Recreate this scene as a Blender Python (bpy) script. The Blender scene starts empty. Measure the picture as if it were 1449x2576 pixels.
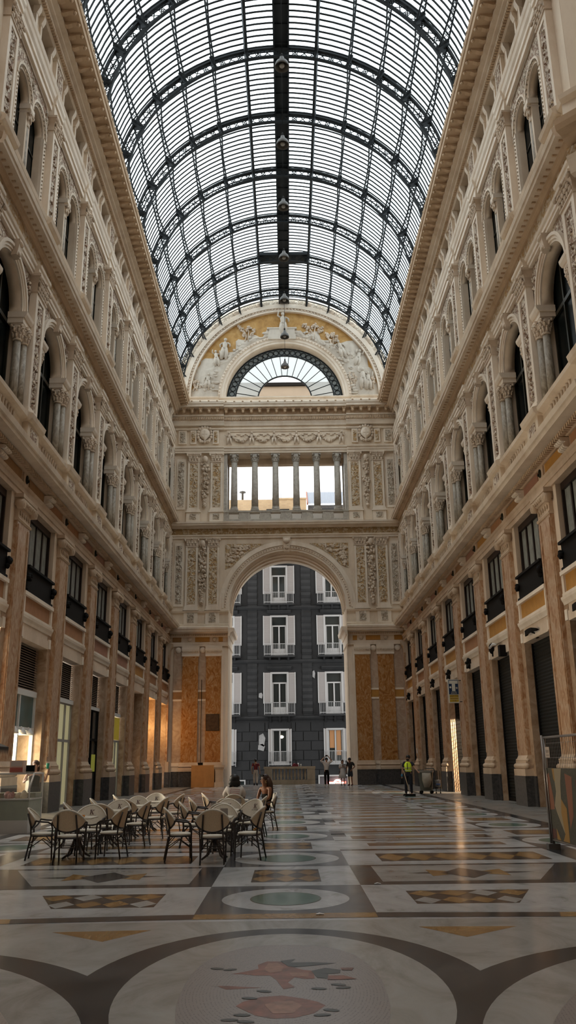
import bpy, bmesh, math, random
from mathutils import Matrix, Vector
PI = math.pi
scene = bpy.context.scene
COL = scene.collection
RND = random.Random(7)

# ---------------------------------------------------------------- helpers
class MB:
    """collects shapes; build() links them as one mesh object"""
    def __init__(s):
        s.v = []; s.f = []; s.m = []; s.s = []
    def add(s, vs, fs, m=0, smooth=False):
        o = len(s.v)
        s.v.extend([tuple(p) for p in vs])
        for f in fs:
            s.f.append([i + o for i in f]); s.m.append(m); s.s.append(smooth)
    def box(s, x0, x1, y0, y1, z0, z1, m=0):
        s.nb = (getattr(s, 'nb', 0) + 1) % 7; e = .0002 + .0004*s.nb        # keeps touching blocks from sharing a face
        if x1-x0 > .006: x0 += e; x1 -= e
        if y1-y0 > .006: y0 += e; y1 -= e
        if z1-z0 > .006: z0 += e; z1 -= e
        s.add([(x0,y0,z0),(x1,y0,z0),(x1,y1,z0),(x0,y1,z0),(x0,y0,z1),(x1,y0,z1),(x1,y1,z1),(x0,y1,z1)],
              [(0,3,2,1),(4,5,6,7),(0,1,5,4),(1,2,6,5),(2,3,7,6),(3,0,4,7)], m)
    def loft(s, rings, m=0, smooth=False, closed=True, caps=True):
        n = len(rings[0]); vs = [p for r in rings for p in r]; fs = []
        for i in range(len(rings)-1):
            for j in range(n if closed else n-1):
                a = i*n + j; b = i*n + (j+1) % n
                fs.append((a, b, b+n, a+n))
        s.add(vs, fs, m, smooth)
        if caps:
            s.add(rings[0], [tuple(range(n))[::-1]], m); s.add(rings[-1], [tuple(range(n))], m)
    def prism_y(s, prof, y0, y1, m=0):
        s.loft([[(x, y0, z) for x, z in prof], [(x, y1, z) for x, z in prof]], m)
    def prism_x(s, prof, x0, x1, m=0):
        s.loft([[(x0, y, z) for y, z in prof], [(x1, y, z) for y, z in prof]], m)
    def lathe(s, prof, cx=0, cy=0, n=16, m=0, smooth=True, z=0):
        rings = [[(cx + r*math.cos(2*PI*k/n), cy + r*math.sin(2*PI*k/n), h + z) for k in range(n)] for r, h in prof]
        s.loft(rings, m, smooth)
    def tube(s, pts, r, n=8, m=0, smooth=True, closed=False):
        pts = [Vector(p) for p in pts]; k = len(pts); rr = r if isinstance(r, (list, tuple)) else [r]*k
        rings = []; up = None
        for i, p in enumerate(pts):
            if closed: t = pts[(i+1) % k] - pts[i-1]
            else: t = pts[min(i+1, k-1)] - pts[max(i-1, 0)]
            t.normalize()
            if up is None:
                up = Vector((0,0,1)) if abs(t.z) < .9 else Vector((1,0,0))
            u = t.cross(up)
            if u.length < 1e-6: u = t.cross(Vector((0,1,0)))
            u.normalize(); w = u.cross(t); up = w
            rings.append([tuple(p + (u*math.cos(2*PI*j/n) + w*math.sin(2*PI*j/n))*rr[i]) for j in range(n)])
        if closed: rings.append(rings[0])
        s.loft(rings, m, smooth, caps=not closed)
    def ball(s, c, r, nu=8, nv=5, m=0, smooth=True):
        if not isinstance(r, (list, tuple)): r = (r, r, r)
        rings = []
        for i in range(nv+1):
            a = -PI/2 + PI*(i + (.15 if i == 0 else -.15 if i == nv else 0))/nv
            rings.append([(c[0] + r[0]*math.cos(a)*math.cos(2*PI*j/nu), c[1] + r[1]*math.cos(a)*math.sin(2*PI*j/nu), c[2] + r[2]*math.sin(a)) for j in range(nu)])
        s.loft(rings, m, smooth)
    def poly(s, pts, m=0):
        s.add(pts, [tuple(range(len(pts)))], m)
    def arch_panel(s, x0, x1, y0, y1, z0, z1, yc, r, zs, zb, m=0, mi=0, n=18):
        """wall slab in the y-z plane with an arched hole"""
        if yc - r > y0: s.box(x0, x1, y0, yc - r, z0, z1, m)
        if yc + r < y1: s.box(x0, x1, yc + r, y1, z0, z1, m)
        if zb > z0: s.box(x0, x1, yc - r, yc + r, z0, zb, m)
        a = [(yc - r*math.cos(PI*i/n), zs + r*math.sin(PI*i/n)) for i in range(n+1)]
        for (ya, za), (yb, zb2) in zip(a, a[1:]):
            s.add([(x0,ya,za),(x0,yb,zb2),(x0,yb,z1),(x0,ya,z1),(x1,ya,za),(x1,yb,zb2),(x1,yb,z1),(x1,ya,z1)],
                  [(0,1,2,3),(7,6,5,4),(3,2,6,7)], m)
            s.add([(x0,ya,za),(x0,yb,zb2),(x1,yb,zb2),(x1,ya,za)], [(3,2,1,0)], mi, True)
    def ring(s, x0, x1, yc, zc, r0, r1, n=20, m=0, a0=0, a1=PI, smooth=True):
        rings = []
        for i in range(n+1):
            a = a0 + (a1-a0)*i/n; c, d = math.cos(a), math.sin(a)
            rings.append([(x0, yc - r0*c, zc + r0*d), (x0, yc - r1*c, zc + r1*d), (x1, yc - r1*c, zc + r1*d), (x1, yc - r0*c, zc + r0*d)])
        s.loft(rings, m, False)
    def cluster(s, c, ext, n, r, m=0, rnd=RND):
        """small carved leaves and berries heaped inside an ellipsoid"""
        for _ in range(n):
            while True:
                p = [rnd.uniform(-1, 1) for _ in range(3)]
                if p[0]**2 + p[1]**2 + p[2]**2 < 1: break
            q = r*rnd.uniform(.6, 1.3)
            s.ball((c[0]+p[0]*ext[0], c[1]+p[1]*ext[1], c[2]+p[2]*ext[2]), (q*rnd.uniform(.7,1.2), q*rnd.uniform(.7,1.3), q*rnd.uniform(.7,1.3)), 6, 4, m)
    def xf(s, M, start=0):
        for i in range(start, len(s.v)): s.v[i] = tuple(M @ Vector(s.v[i]))
    def build(s, name, mats, parent=None, loc=(0,0,0), rot=0, kind=None):
        me = bpy.data.meshes.new(name)
        me.from_pydata(s.v, [], s.f)
        mats = mats if isinstance(mats, (list, tuple)) else [mats]
        for k in mats: me.materials.append(k)
        me.polygons.foreach_set('material_index', s.m)
        me.polygons.foreach_set('use_smooth', s.s)
        bm = bmesh.new(); bm.from_mesh(me)
        bmesh.ops.remove_doubles(bm, verts=bm.verts, dist=1e-5)
        bmesh.ops.recalc_face_normals(bm, faces=bm.faces)
        bm.to_mesh(me); bm.free(); me.update()
        o = bpy.data.objects.new(name, me); COL.objects.link(o)
        o.location = loc; o.rotation_euler = (0, 0, rot)
        if parent: o.parent = parent
        if kind: o['kind'] = kind
        return o

def tag(o, label, cat, group=None, kind=None):
    if label: o['label'] = label
    if cat: o['category'] = cat
    if group: o['group'] = group
    if kind: o['kind'] = kind
    return o
def thing(name, label, cat, loc=(0,0,0), rot=0, group=None, kind=None):
    o = bpy.data.objects.new(name, None); COL.objects.link(o); o.empty_display_size = .2
    o.location = loc; o.rotation_euler = (0, 0, rot)
    return tag(o, label, cat, group, kind)
def dup(o, loc=None, rot=None, label=None, group=None, parent=None):
    c = o.copy(); COL.objects.link(c)
    if parent: c.parent = parent
    else:
        if loc is not None: c.location = loc
        if rot is not None: c.rotation_euler = (0, 0, rot)
        if label: c['label'] = label
        if group: c['group'] = group
    for ch in list(o.children): dup(ch, parent=c)
    return c
ORD = ['first','second','third','fourth','fifth','sixth','seventh','eighth','ninth','tenth','eleventh','twelfth']
def curve(fn, n): return [fn(i/n) for i in range(n+1)]

# ---------------------------------------------------------------- materials
def newmat(name):
    m = bpy.data.materials.new(name); m.use_nodes = True
    nt = m.node_tree; return m, nt, nt.nodes['Principled BSDF']
def nd(nt, t, **kw):
    n = nt.nodes.new(t)
    for k, v in kw.items():
        if k in n.inputs: n.inputs[k].default_value = v
        else: setattr(n, k, v)
    return n
def pos(nt, sx=1, sy=1, sz=1, rot=(0,0,0)):
    g = nd(nt, 'ShaderNodeNewGeometry'); mp = nd(nt, 'ShaderNodeMapping')
    mp.inputs['Scale'].default_value = (sx, sy, sz); mp.inputs['Rotation'].default_value = rot
    nt.links.new(g.outputs['Position'], mp.inputs['Vector']); return mp.outputs['Vector']
def ramp(nt, fac, stops):
    r = nd(nt, 'ShaderNodeValToRGB'); e = r.color_ramp.elements
    while len(e) < len(stops): e.new(.5)
    for k, (p, c) in zip(e, stops): k.position = p; k.color = (*c, 1)
    nt.links.new(fac, r.inputs['Fac']); return r.outputs['Color']
def bump(nt, b, h, strength=.4, dist=.02):
    n = nd(nt, 'ShaderNodeBump', Strength=strength, Distance=dist)
    nt.links.new(h, n.inputs['Height']); nt.links.new(n.outputs['Normal'], b.inputs['Normal'])
def plain(name, c, rough=.6, metal=0, spec=.4, var=.0, scale=6, emit=None, es=0):
    m, nt, b = newmat(name)
    b.inputs['Base Color'].default_value = (*c, 1); b.inputs['Roughness'].default_value = rough
    b.inputs['Metallic'].default_value = metal; b.inputs['Specular IOR Level'].default_value = spec
    if var:
        n = nd(nt, 'ShaderNodeTexNoise', Scale=scale, Detail=5, Roughness=.6)
        nt.links.new(pos(nt), n.inputs['Vector'])
        c0 = tuple(max(0, k*(1-var)) for k in c); c1 = tuple(min(1, k*(1+var)) for k in c)
        nt.links.new(ramp(nt, n.outputs['Fac'], [(.3, c0), (.7, c1)]), b.inputs['Base Color'])
        bump(nt, b, n.outputs['Fac'], .15, .01)
    if emit:
        b.inputs['Emission Color'].default_value = (*emit, 1); b.inputs['Emission Strength'].default_value = es
    return m
def stucco(name, c, dirt, rough=.75, amt=.5):
    """painted stucco with soft grime and rain streaks"""
    m, nt, b = newmat(name); b.inputs['Roughness'].default_value = rough; b.inputs['Specular IOR Level'].default_value = .25
    n1 = nd(nt, 'ShaderNodeTexNoise', Scale=.9, Detail=7, Roughness=.65); nt.links.new(pos(nt, 1, 1, .45), n1.inputs['Vector'])
    n2 = nd(nt, 'ShaderNodeTexNoise', Scale=14, Detail=4); nt.links.new(pos(nt), n2.inputs['Vector'])
    col = ramp(nt, n1.outputs['Fac'], [(.30, dirt), (.56, c), (.8, tuple(min(1, k*1.08) for k in c))])
    nt.links.new(col, b.inputs['Base Color']); bump(nt, b, n2.outputs['Fac'], .12, .01)
    return m
def relief(name, ground, high, scale=5, dist=.06, contrast=(.44, .56), rough=.7, strength=.9):
    """shallow foliage carving: raised stone over a tinted ground"""
    m, nt, b = newmat(name); b.inputs['Roughness'].default_value = rough; b.inputs['Specular IOR Level'].default_value = .25
    p = pos(nt)
    n1 = nd(nt, 'ShaderNodeTexNoise', Scale=scale, Detail=3, Roughness=.55, Distortion=1.4); nt.links.new(p, n1.inputs['Vector'])
    v = nd(nt, 'ShaderNodeTexVoronoi', Scale=scale*1.6); nt.links.new(p, v.inputs['Vector'])
    mx = nd(nt, 'ShaderNodeMath', operation='SUBTRACT'); nt.links.new(n1.outputs['Fac'], mx.inputs[0])
    ml = nd(nt, 'ShaderNodeMath', operation='MULTIPLY'); ml.inputs[1].default_value = .22
    nt.links.new(v.outputs['Distance'], ml.inputs[0]); nt.links.new(ml.outputs[0], mx.inputs[1])
    ad = nd(nt, 'ShaderNodeMath', operation='ADD'); ad.inputs[1].default_value = .09; nt.links.new(mx.outputs[0], ad.inputs[0])
    col = ramp(nt, ad.outputs[0], [(contrast[0], ground), (contrast[1], high)])
    nt.links.new(col, b.inputs['Base Color'])
    h = ramp(nt, ad.outputs[0], [(contrast[0]-.04, (0,0,0)), (contrast[1]+.05, (1,1,1))])
    bump(nt, b, h, strength, dist)
    return m
def marble(name, stops, scale=1.2, dist=2.0, rough=.25, sx=1, sy=1, sz=1, detail=8, spec=.5, bmp=.0):
    m, nt, b = newmat(name); b.inputs['Roughness'].default_value = rough; b.inputs['Specular IOR Level'].default_value = spec
    n = nd(nt, 'ShaderNodeTexNoise', Scale=scale, Detail=detail, Roughness=.62, Distortion=dist); nt.links.new(pos(nt, sx, sy, sz), n.inputs['Vector'])
    nt.links.new(ramp(nt, n.outputs['Fac'], stops), b.inputs['Base Color'])
    if bmp:
        n2 = nd(nt, 'ShaderNodeTexNoise', Scale=3.0, Detail=3); nt.links.new(pos(nt), n2.inputs['Vector'])
        bump(nt, b, n2.outputs['Fac'], bmp, .01)
    return m

CREAM = (.74, .615, .475)
M = {}
M['cream'] = stucco('cream_stucco', CREAM, (.58, .45, .325))
M['cream_light'] = stucco('pale_stucco', (.82, .71, .585), (.68, .555, .425))
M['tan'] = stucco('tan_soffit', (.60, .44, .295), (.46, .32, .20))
M['lowcream'] = stucco('warm_stone', (.60, .455, .325), (.44, .31, .205))
M['lowpale'] = stucco('pale_warm_stone', (.72, .575, .435), (.55, .42, .30))
M['relief'] = relief('carved_relief', (.33, .20, .13), (.80, .68, .54), 6.5, contrast=(.42,.52))
M['reliefgold'] = relief('gold_ground_relief', (.52, .33, .155), (.70, .575, .43), 4.2, contrast=(.40,.54))
M['reliefgold2'] = relief('gold_frieze_relief', (.40, .255, .115), (.58, .45, .30), 3.6)
M['reliefgrey'] = relief('stone_relief', (.52, .42, .315), (.76, .66, .54), 5.0, .07)
M['carve'] = stucco('carved_stone', (.70, .575, .45), (.46, .35, .25))
M['siena'] = marble('siena_marble', [(.30, (.27, .115, .045)), (.42, (.40, .215, .105)), (.53, (.49, .315, .19)), (.66, (.58, .43, .305))], 3.0, 1.3, .36, 1.4, 1.4, .9)
M['sienarich'] = marble('orange_marble', [(.30, (.20, .065, .015)), (.43, (.36, .14, .03)), (.54, (.44, .215, .07)), (.66, (.50, .33, .19))], 2.0, 3.4, .3, 1.2, 1.2, .7)
M['jamb'] = marble('jamb_marble', [(.28, (.26, .145, .08)), (.45, (.38, .25, .155)), (.6, (.46, .325, .22)), (.75, (.52, .40, .29))], 1.8, 2.0, .45)
M['pinkmarble'] = marble('pale_marble', [(.3, (.38, .25, .165)), (.55, (.48, .35, .25)), (.75, (.56, .44, .33))], 1.6, 2.2, .4)
M['ochre'] = plain('ochre_panel', (.46, .22, .045), .6, var=.12, scale=3)
M['brownpanel'] = plain('brown_panel', (.33, .17, .065), .6, var=.12, scale=3)
M['redpanel'] = plain('red_panel', (.34, .16, .10), .6, var=.12, scale=3)
M['terracotta'] = plain('terracotta_panel', (.38, .18, .08), .6, var=.12, scale=3)
M['granite'] = marble('dark_granite', [(.35, (.035, .034, .036)), (.6, (.075, .070, .068)), (.75, (.12, .11, .10))], 9, .3, .35)
M['greymarble'] = marble('grey_marble', [(.3, (.16, .12, .08)), (.5, (.29, .235, .17)), (.66, (.40, .34, .26)), (.8, (.48, .42, .33))], 2.6, 3.0, .55, 1.6, 1.6, .7)
M['stonecol'] = marble('column_stone', [(.3, (.30, .26, .215)), (.55, (.42, .375, .315)), (.75, (.52, .47, .40))], 3, 1.2, .5)
M['iron'] = plain('black_iron', (.008, .0065, .0055), .7, .0, .12)
M['ironroof'] = plain('roof_iron', (.017, .020, .022), .65, .0, .2)
M['darkwood'] = plain('dark_window_frame', (.020, .010, .008), .45)
M['darkglass'] = plain('dark_glass', (.006, .008, .008), .25, 0, .07)
M['curtain'] = plain('grey_curtain', (.23, .235, .21), .6, var=.25, scale=4)
M['shutter'] = plain('shutter_metal', (.011, .012, .011), .55, .0, .2)
M['bronze'] = plain('bronze', (.03, .028, .018), .4, .6)
M['white'] = plain('white_paint', (.72, .71, .69), .5)
M['lampgrey'] = plain('lamp_metal', (.085, .078, .07), .5, .2)
SKY = 2.3; EXPO = 0.66
# ---------------------------------------------------------------- the two long walls
PITCH = 4.8
Y0P = 24.7                      # a pilaster axis
KMIN, KMAX = -1, 6              # pilaster axes 19.9 .. 53.5
D0 = 8.3                        # distance of the main wall plane from the nave axis
YMID = Y0P + 3*PITCH            # 39.1
PIL_Y = [Y0P + k*PITCH for k in range(KMIN, KMAX+1)]
BAY_Y = [Y0P + (k+.5)*PITCH for k in range(KMIN, KMAX+1)]     # 22.3 .. 55.9
YA, YB = 19.3, 57.93
P2OFF, P3OFF = .12, .40          # upper orders sit a touch further along than the ground order
SIDES = [(1, 0.0, 'shuttered side'), (-1, PI, 'café side')]
def place(s, y, d=D0): return (s*d, y, 0)
def dz(d): return d - D0        # depth in the wall's own frame (negative = into the nave)

# ---- continuous masonry of one side (own frame: x into the wall, y along it, origin in the middle)
L0, L1 = YA - YMID, YB - YMID
def side_wall(s, rot, nm):
    b = MB()
    bays = [(y - YMID)*(1 if s > 0 else -1) for y in BAY_Y]
    lo, hi = (L0, L1) if s > 0 else (-L1, -L0)
    # ground storey
    edges = []
    for c in sorted(bays):
        edges.append((c-1.42, c+1.42))
    prev = lo
    for a, e in edges:
        b.box(dz(8.05), .6, prev, a, 0, 5.95, 0); b.box(dz(8.05), .6, prev, a, 5.95, 9.3, 2); prev = e
    b.box(dz(8.05), .6, prev, hi, 0, 5.95, 0); b.box(dz(8.05), .6, prev, hi, 5.95, 9.3, 2)
    for a, e in edges:
        b.box(dz(8.02), .6, a-.001, e+.001, 5.22, 5.5, 2)
        b.box(dz(8.06), .6, a, e, 5.5, 5.78, 2)
        b.box(dz(8.1), .6, a, e, 5.78, 6.66, 2)
    b.box(.3, .6, lo, hi, 9.3, 10.4, 0)
    # second storey wall with arches
    sg = 1 if s > 0 else -1
    def spans(off):
        cs = sorted(c + off*sg for c in bays); r = []
        for i, c in enumerate(cs): r.append((c, lo if i == 0 else c-2.4, hi if i == len(cs)-1 else c+2.4))
        return r
    for c, y0, y1 in spans(P2OFF):
        b.arch_panel(dz(8.25), dz(8.62), y0, y1, 14.85, 17.3, c, 1.26, 15.2, 14.85, 1, 1)
        for q in (-1, 1): b.box(dz(8.42), dz(8.75), (c+1.5 if q > 0 else y0), (y1 if q > 0 else c-1.5), 11.8, 14.85, 1)
        b.box(dz(8.2), dz(8.75), y0, y1, 10.4, 11.8, 1)
    b.box(dz(8.75), dz(8.85), lo, hi, 10.4, 17.3, 1)
    # third storey wall with paired lights
    for c, y0, y1 in spans(P3OFF):
        b.box(dz(8.2), dz(8.6), y0, y1, 17.3, 19.3, 1)
        for q in (-1, 1):
            a, e = (y0, c) if q < 0 else (c, y1)
            b.arch_panel(dz(8.2), dz(8.44), a, e, 19.3, 24.0, c + q*.80, .60, 22.15, 19.3, 1, 1, 14)
        b.box(dz(8.2), dz(8.6), y0, y1, 24.0, 25.3, 1)
        # attic with two square openings
        for ya, yb in ((y0, c-1.45), (c-.32, c+.32), (c+1.45, y1)): b.box(dz(8.2), dz(8.9), ya, yb, 25.3, 26.15, 1)
    b.box(dz(8.75), dz(8.9), lo, hi, 17.3, 26.15, 1)
    b.box(dz(8.2), dz(8.9), lo, hi, 26.15, 27.7, 1)
    return b.build('wall_right' if s > 0 else 'wall_left', [M['jamb'], M['cream'], M['lowpale']], None, (s*D0, YMID, 0), rot, 'structure')
for s, rot, nm in SIDES: side_wall(s, rot, nm)

# ---- running mouldings, one object per storey and side
TRIM = [0]
def trim(profs, s, rot, y0=None, y1=None, extra=None):
    TRIM[0] += 1; b = MB(); mats = []
    lo, hi = (L0, L1) if s > 0 else (-L1, -L0)
    if y0 is not None: lo, hi = y0, y1
    for prof, m in profs:
        if m not in mats: mats.append(m)
        b.prism_y([(dz(d), z) for d, z in prof], lo, hi, mats.index(m))
    if extra: extra(b, mats, lo, hi)
    return b.build('trim_%d' % TRIM[0], [M[k] for k in mats], None, (s*D0, YMID, 0), rot, 'structure')
def mi(mats, k):
    if k not in mats: mats.append(k)
    return mats.index(k)
def ent1(b, mats, lo, hi):
    # leaf moulding under the corona
    c = mi(mats, 'tan'); n = int((hi-lo)/.16)
    for i in range(n):
        y = lo + (i+.5)*.16
        b.box(dz(7.72), dz(7.86), y-.05, y+.05, 10.14, 10.26, c)
def ent2(b, mats, lo, hi):
    c = mi(mats, 'tan'); n = int((hi-lo)/.3)
    for i in range(n):
        y = lo + (i+.5)*.3
        b.box(dz(7.74), dz(7.86), y-.03, y+.03, 17.87, 17.93, c)
def ent3(b, mats, lo, hi):
    c = mi(mats, 'tan'); n = int((hi-lo)/.5)
    for i in range(n):
        y = lo + (i+.5)*.5
        b.prism_y([(dz(7.58), 26.56), (dz(7.45), 26.54), (dz(7.3), 26.60), (dz(7.12), 26.62), (dz(7.12), 26.70), (dz(7.58), 26.70)], y-.085, y+.085, c)
        b.ball((dz(7.08), y, 26.6), .07, 6, 4, c)
        b.ball((dz(6.90), y, 27.0), (.05, .06, .05), 6, 4, c)
    n = int((hi-lo)/.12)
    for i in range(n):
        y = lo + (i+.5)*.12
        b.box(dz(7.86), dz(7.98), y-.036, y+.036, 26.16, 26.30, c)
for s, rot, nm in SIDES:
    trim([([(8.6,9.3),(7.98,9.3),(7.98,9.48),(7.95,9.48),(7.95,9.64),(7.92,9.67),(7.89,9.74),(8.6,9.74)],'lowcream'),
          ([(8.6,9.74),(8.02,9.74),(8.02,10.15),(8.6,10.15)],'lowcream'),
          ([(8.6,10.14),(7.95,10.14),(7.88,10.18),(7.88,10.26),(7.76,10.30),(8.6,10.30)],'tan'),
          ([(8.6,10.30),(7.43,10.30),(7.41,10.42),(7.36,10.44),(7.33,10.60),(7.45,10.66),(8.25,10.80),(8.6,10.80)],'cream')], s, rot, extra=ent1)
    trim([([(8.6,10.8),(8.02,10.8),(8.02,11.0),(8.08,11.04),(8.08,11.70),(7.98,11.76),(7.88,11.80),(7.86,11.92),(8.0,11.97),(8.6,11.97)],'cream')], s, rot)
    trim([([(8.6,16.9),(8.12,16.9),(8.12,17.02),(8.08,17.02),(8.08,17.14),(8.03,17.18),(8.0,17.26),(8.6,17.26)],'cream_light'),
          ([(8.6,17.26),(8.06,17.26),(8.06,17.74),(8.6,17.74)],'reliefgold'),
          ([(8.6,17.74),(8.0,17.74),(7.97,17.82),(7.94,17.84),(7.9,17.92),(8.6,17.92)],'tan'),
          ([(8.6,17.92),(7.60,17.92),(7.58,18.02),(7.54,18.04),(7.51,18.18),(7.6,18.24),(8.1,18.36),(8.6,18.36)],'cream')], s, rot, extra=ent2)
    trim([([(8.6,18.34),(8.0,18.34),(8.0,18.5),(8.06,18.55),(8.06,19.0),(7.9,19.08),(7.86,19.2),(8.0,19.28),(8.6,19.28)],'cream')], s, rot)
    trim([([(8.6,23.85),(8.1,23.85),(8.1,24.02),(8.04,24.04),(8.04,24.2),(7.98,24.28),(7.95,24.42),(8.05,24.46),(8.05,24.6),(7.98,24.68),(7.94,24.8),(8.1,24.86),(8.6,24.86)],'cream_light')], s, rot)
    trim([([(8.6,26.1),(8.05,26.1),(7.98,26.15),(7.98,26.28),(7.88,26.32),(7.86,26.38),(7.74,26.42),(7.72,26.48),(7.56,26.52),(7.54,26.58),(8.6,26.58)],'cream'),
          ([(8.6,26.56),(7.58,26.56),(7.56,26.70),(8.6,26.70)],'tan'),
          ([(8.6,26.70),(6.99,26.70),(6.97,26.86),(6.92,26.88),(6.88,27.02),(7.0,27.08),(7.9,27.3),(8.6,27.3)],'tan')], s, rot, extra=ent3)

# ---- ground-storey pilaster
def capital_ionic(b, w, d, z0, z1, m):
    b.prism_y([(d+.3, z0), (d-.02, z0), (d-.05, z0+.05), (d-.02, z0+.10), (d+.3, z0+.10)], -w-.03, w+.03, m)
    b.box(d, d+.3, -w, w, z0+.1, z1-.3, m)
    b.prism_y([(d+.3, z1-.34), (d-.05, z1-.34), (d-.16, z1-.22), (d-.14, z1-.12), (d+.3, z1-.12)], -w-.05, w+.05, m)
    for q in (-1, 1):
        for r, dd in ((.15, 0), (.10, -.02), (.05, -.04)):
            n = len(b.v); b.lathe([(r, -.1), (r, .1)], 0, 0, 14, m)
            b.xf(Matrix.Translation((d-.06+dd, q*(w+.01), z1-.30)) @ Matrix.Rotation(PI/2, 4, 'Y'), n)
    for i in range(7):
        b.ball((d-.13, -w + (i+.5)*2*w/7, z1-.24), (.05, w/9, .08), 6, 4, m)
    b.box(d-.16, d+.3, -w-.12, w+.12, z1-.12, z1, m)
    for i in range(5): b.ball((d-.02, -w*.7 + i*w*.35, z0+.26), (.035, .05, .08), 6, 4, m)
def make_pilaster1():
    t = thing('marble_pilaster', 'x', 'pilaster')
    w = .60; d = dz(7.93)
    b = MB(); b.box(dz(7.76), dz(8.06), -w-.12, w+.12, 0, .95, 0); b.build('plinth', M['granite'], t)
    b = MB(); b.box(dz(7.77), dz(8.06), -w-.11, w+.11, .95, 1.17, 0)
    def torus(z, r, dd):
        pr = [(dz(8.06), z-r)] + [(dd - r*math.sin(PI*i/6), z - r*math.cos(PI*i/6)) for i in range(7)] + [(dz(8.06), z+r)]
        b.prism_y(pr, -w-.09, w+.09, 0)
        for q in (-1, 1):
            n0 = len(b.v); b.lathe([(r*math.cos(PI/2*i/4), w+.09 + r*math.sin(PI/2*i/4)) for i in range(5)][::-1], 0, 0, 12, 0)
            b.xf(Matrix.Translation((dd, 0, z)) @ Matrix.Rotation(-q*PI/2, 4, 'X'), n0)
    torus(1.26, .09, dz(7.86)); b.box(dz(7.84), dz(8.06), -w-.05, w+.05, 1.35, 1.42, 0); torus(1.45, .045, dz(7.9))
    b.prism_y([(dz(8.06), 1.48), (dz(7.87), 1.48), (d, 1.6), (dz(8.06), 1.6)], -w, w, 0)
    b.build('base', M['lowcream'], t)
    b = MB(); b.box(d, dz(8.06), -w, w, 1.6, 8.5, 0)
    for y in (-w+.05, w-.20): b.box(d-.025, d+.05, y, y+.15, 1.75, 8.4, 0)
    b.build('shaft', M['siena'], t)
    b = MB(); capital_ionic(b, w, d, 8.5, 9.3, 0); b.build('capital', M['lowcream'], t)
    b = MB()                       # dosseret in the frieze with its bronze boss
    b.box(dz(7.96), dz(8.04), -.24, .24, 9.76, 10.14, 0); b.build('frieze_block', M['lowcream'], t)
    b = MB(); b.ball((dz(7.94), 0, 9.96), (.05, .10, .14), 8, 6, 0); b.ball((dz(7.90), 0, 9.90), (.05, .05, .05), 8, 5, 0); b.build('bronze_boss', M['bronze'], t)
    return t
def make_mezz():
    """balconied mezzanine window of a bay"""
    t = thing('mezzanine_window', 'x', 'window')
    b = MB()
    for y in (-1.42, 1.34): b.box(dz(8.2), dz(8.34), y, y+.08, 6.7, 9.3, 0)
    b.box(dz(8.2), dz(8.34), -1.42, 1.42, 9.08, 9.3, 0); b.box(dz(8.2), dz(8.34), -1.42, 1.42, 7.45, 7.6, 0)
    for y in (-.72, 0, .72): b.box(dz(8.25), dz(8.34), y-.05, y+.05, 6.7, 9.1, 0)
    b.build('window_frame', M['darkwood'], t)
    b = MB(); b.box(dz(8.31), dz(8.33), -1.40, 1.40, 6.7, 9.2, 0); b.build('pane', M['darkglass'], t)
    b = MB()
    for k, y in enumerate((-1.36, -.69, .03, .75)):
        pts = [(dz(8.29) + .008*math.sin(i*1.9), y + .62*i/14) for i in range(15)]
        b.loft([[(x, yy, 7.6) for x, yy in pts], [(x, yy, 9.08) for x, yy in pts]], 0, True, False, False)
    b.build('curtain', M['curtain'], t)
    b = MB()
    b.box(dz(8.02), dz(8.06), -1.40, 1.40, 6.68, 7.42, 0); b.box(dz(7.94), dz(8.1), -1.44, 1.44, 7.42, 7.50, 0)
    b.box(dz(7.97), dz(8.1), -1.43, 1.43, 6.66, 6.74, 0)
    for q in (-1, 1):
        b.cluster((dz(7.97), q*1.36, 7.12), (.06, .07, .14), 12, .07, 0)
    b.build('balcony_parapet', M['iron'], t)
    return t
def make_spandrel(mat):
    """framed coloured panel over a shop opening"""
    t = thing('spandrel_ornament', 'x', 'panel')
    b = MB()
    b.box(dz(7.98), dz(8.12), -1.62, 1.62, 5.93, 6.02, 0); b.box(dz(7.96), dz(8.12), -1.6, 1.6, 6.54, 6.66, 0)
    for y in (-1.6, 1.44): b.box(dz(8.0), dz(8.12), y, y+.16, 6.02, 6.54, 0)
    b.prism_y([(dz(8.1), 5.70), (dz(8.03), 5.70), (dz(8.01), 5.78), (dz(7.97), 5.85), (dz(7.955), 5.93), (dz(8.1), 5.93)], -1.72, 1.72, 0)
    for q in (-1, 1): b.box(dz(8.0), dz(8.1), q*1.55-.12, q*1.55+.12, 5.25, 5.56, 0)
    b.build('panel_frame', M['cream_light'], t)
    b = MB(); b.box(dz(8.06), dz(8.12), -1.44, 1.44, 6.02, 6.54, 0); b.build('coloured_panel', M[mat], t)
    return t
def make_frieze_bracket():
    b = MB()
    pr = [(dz(8.04), 9.80)] + [(dz(7.90) - .07*math.sin(PI*i/6), 9.84 + .07 - .07*math.cos(PI*i/6)) for i in range(7)] + [(dz(7.88), 10.0)] + \
         [(dz(7.84) - .1*math.sin(PI*i/6), 10.0 + .06 - .06*math.cos(PI*i/6)) for i in range(7)] + [(dz(8.04), 10.12)]
    for i in range(4): b.prism_y(pr, -.26 + i*.135, -.26 + i*.135 + .11, 0)
    b.prism_y([(x+.03, z) for x, z in pr], -.27, .27, 0)
    return b.build('scroll_bracket', M['cream_light'])
def make_frieze_panel(mat):
    b = MB(); b.box(dz(7.985), dz(8.05), -.80, .80, 9.77, 10.12, 0); return b.build('frieze_slab', M[mat])

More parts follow.
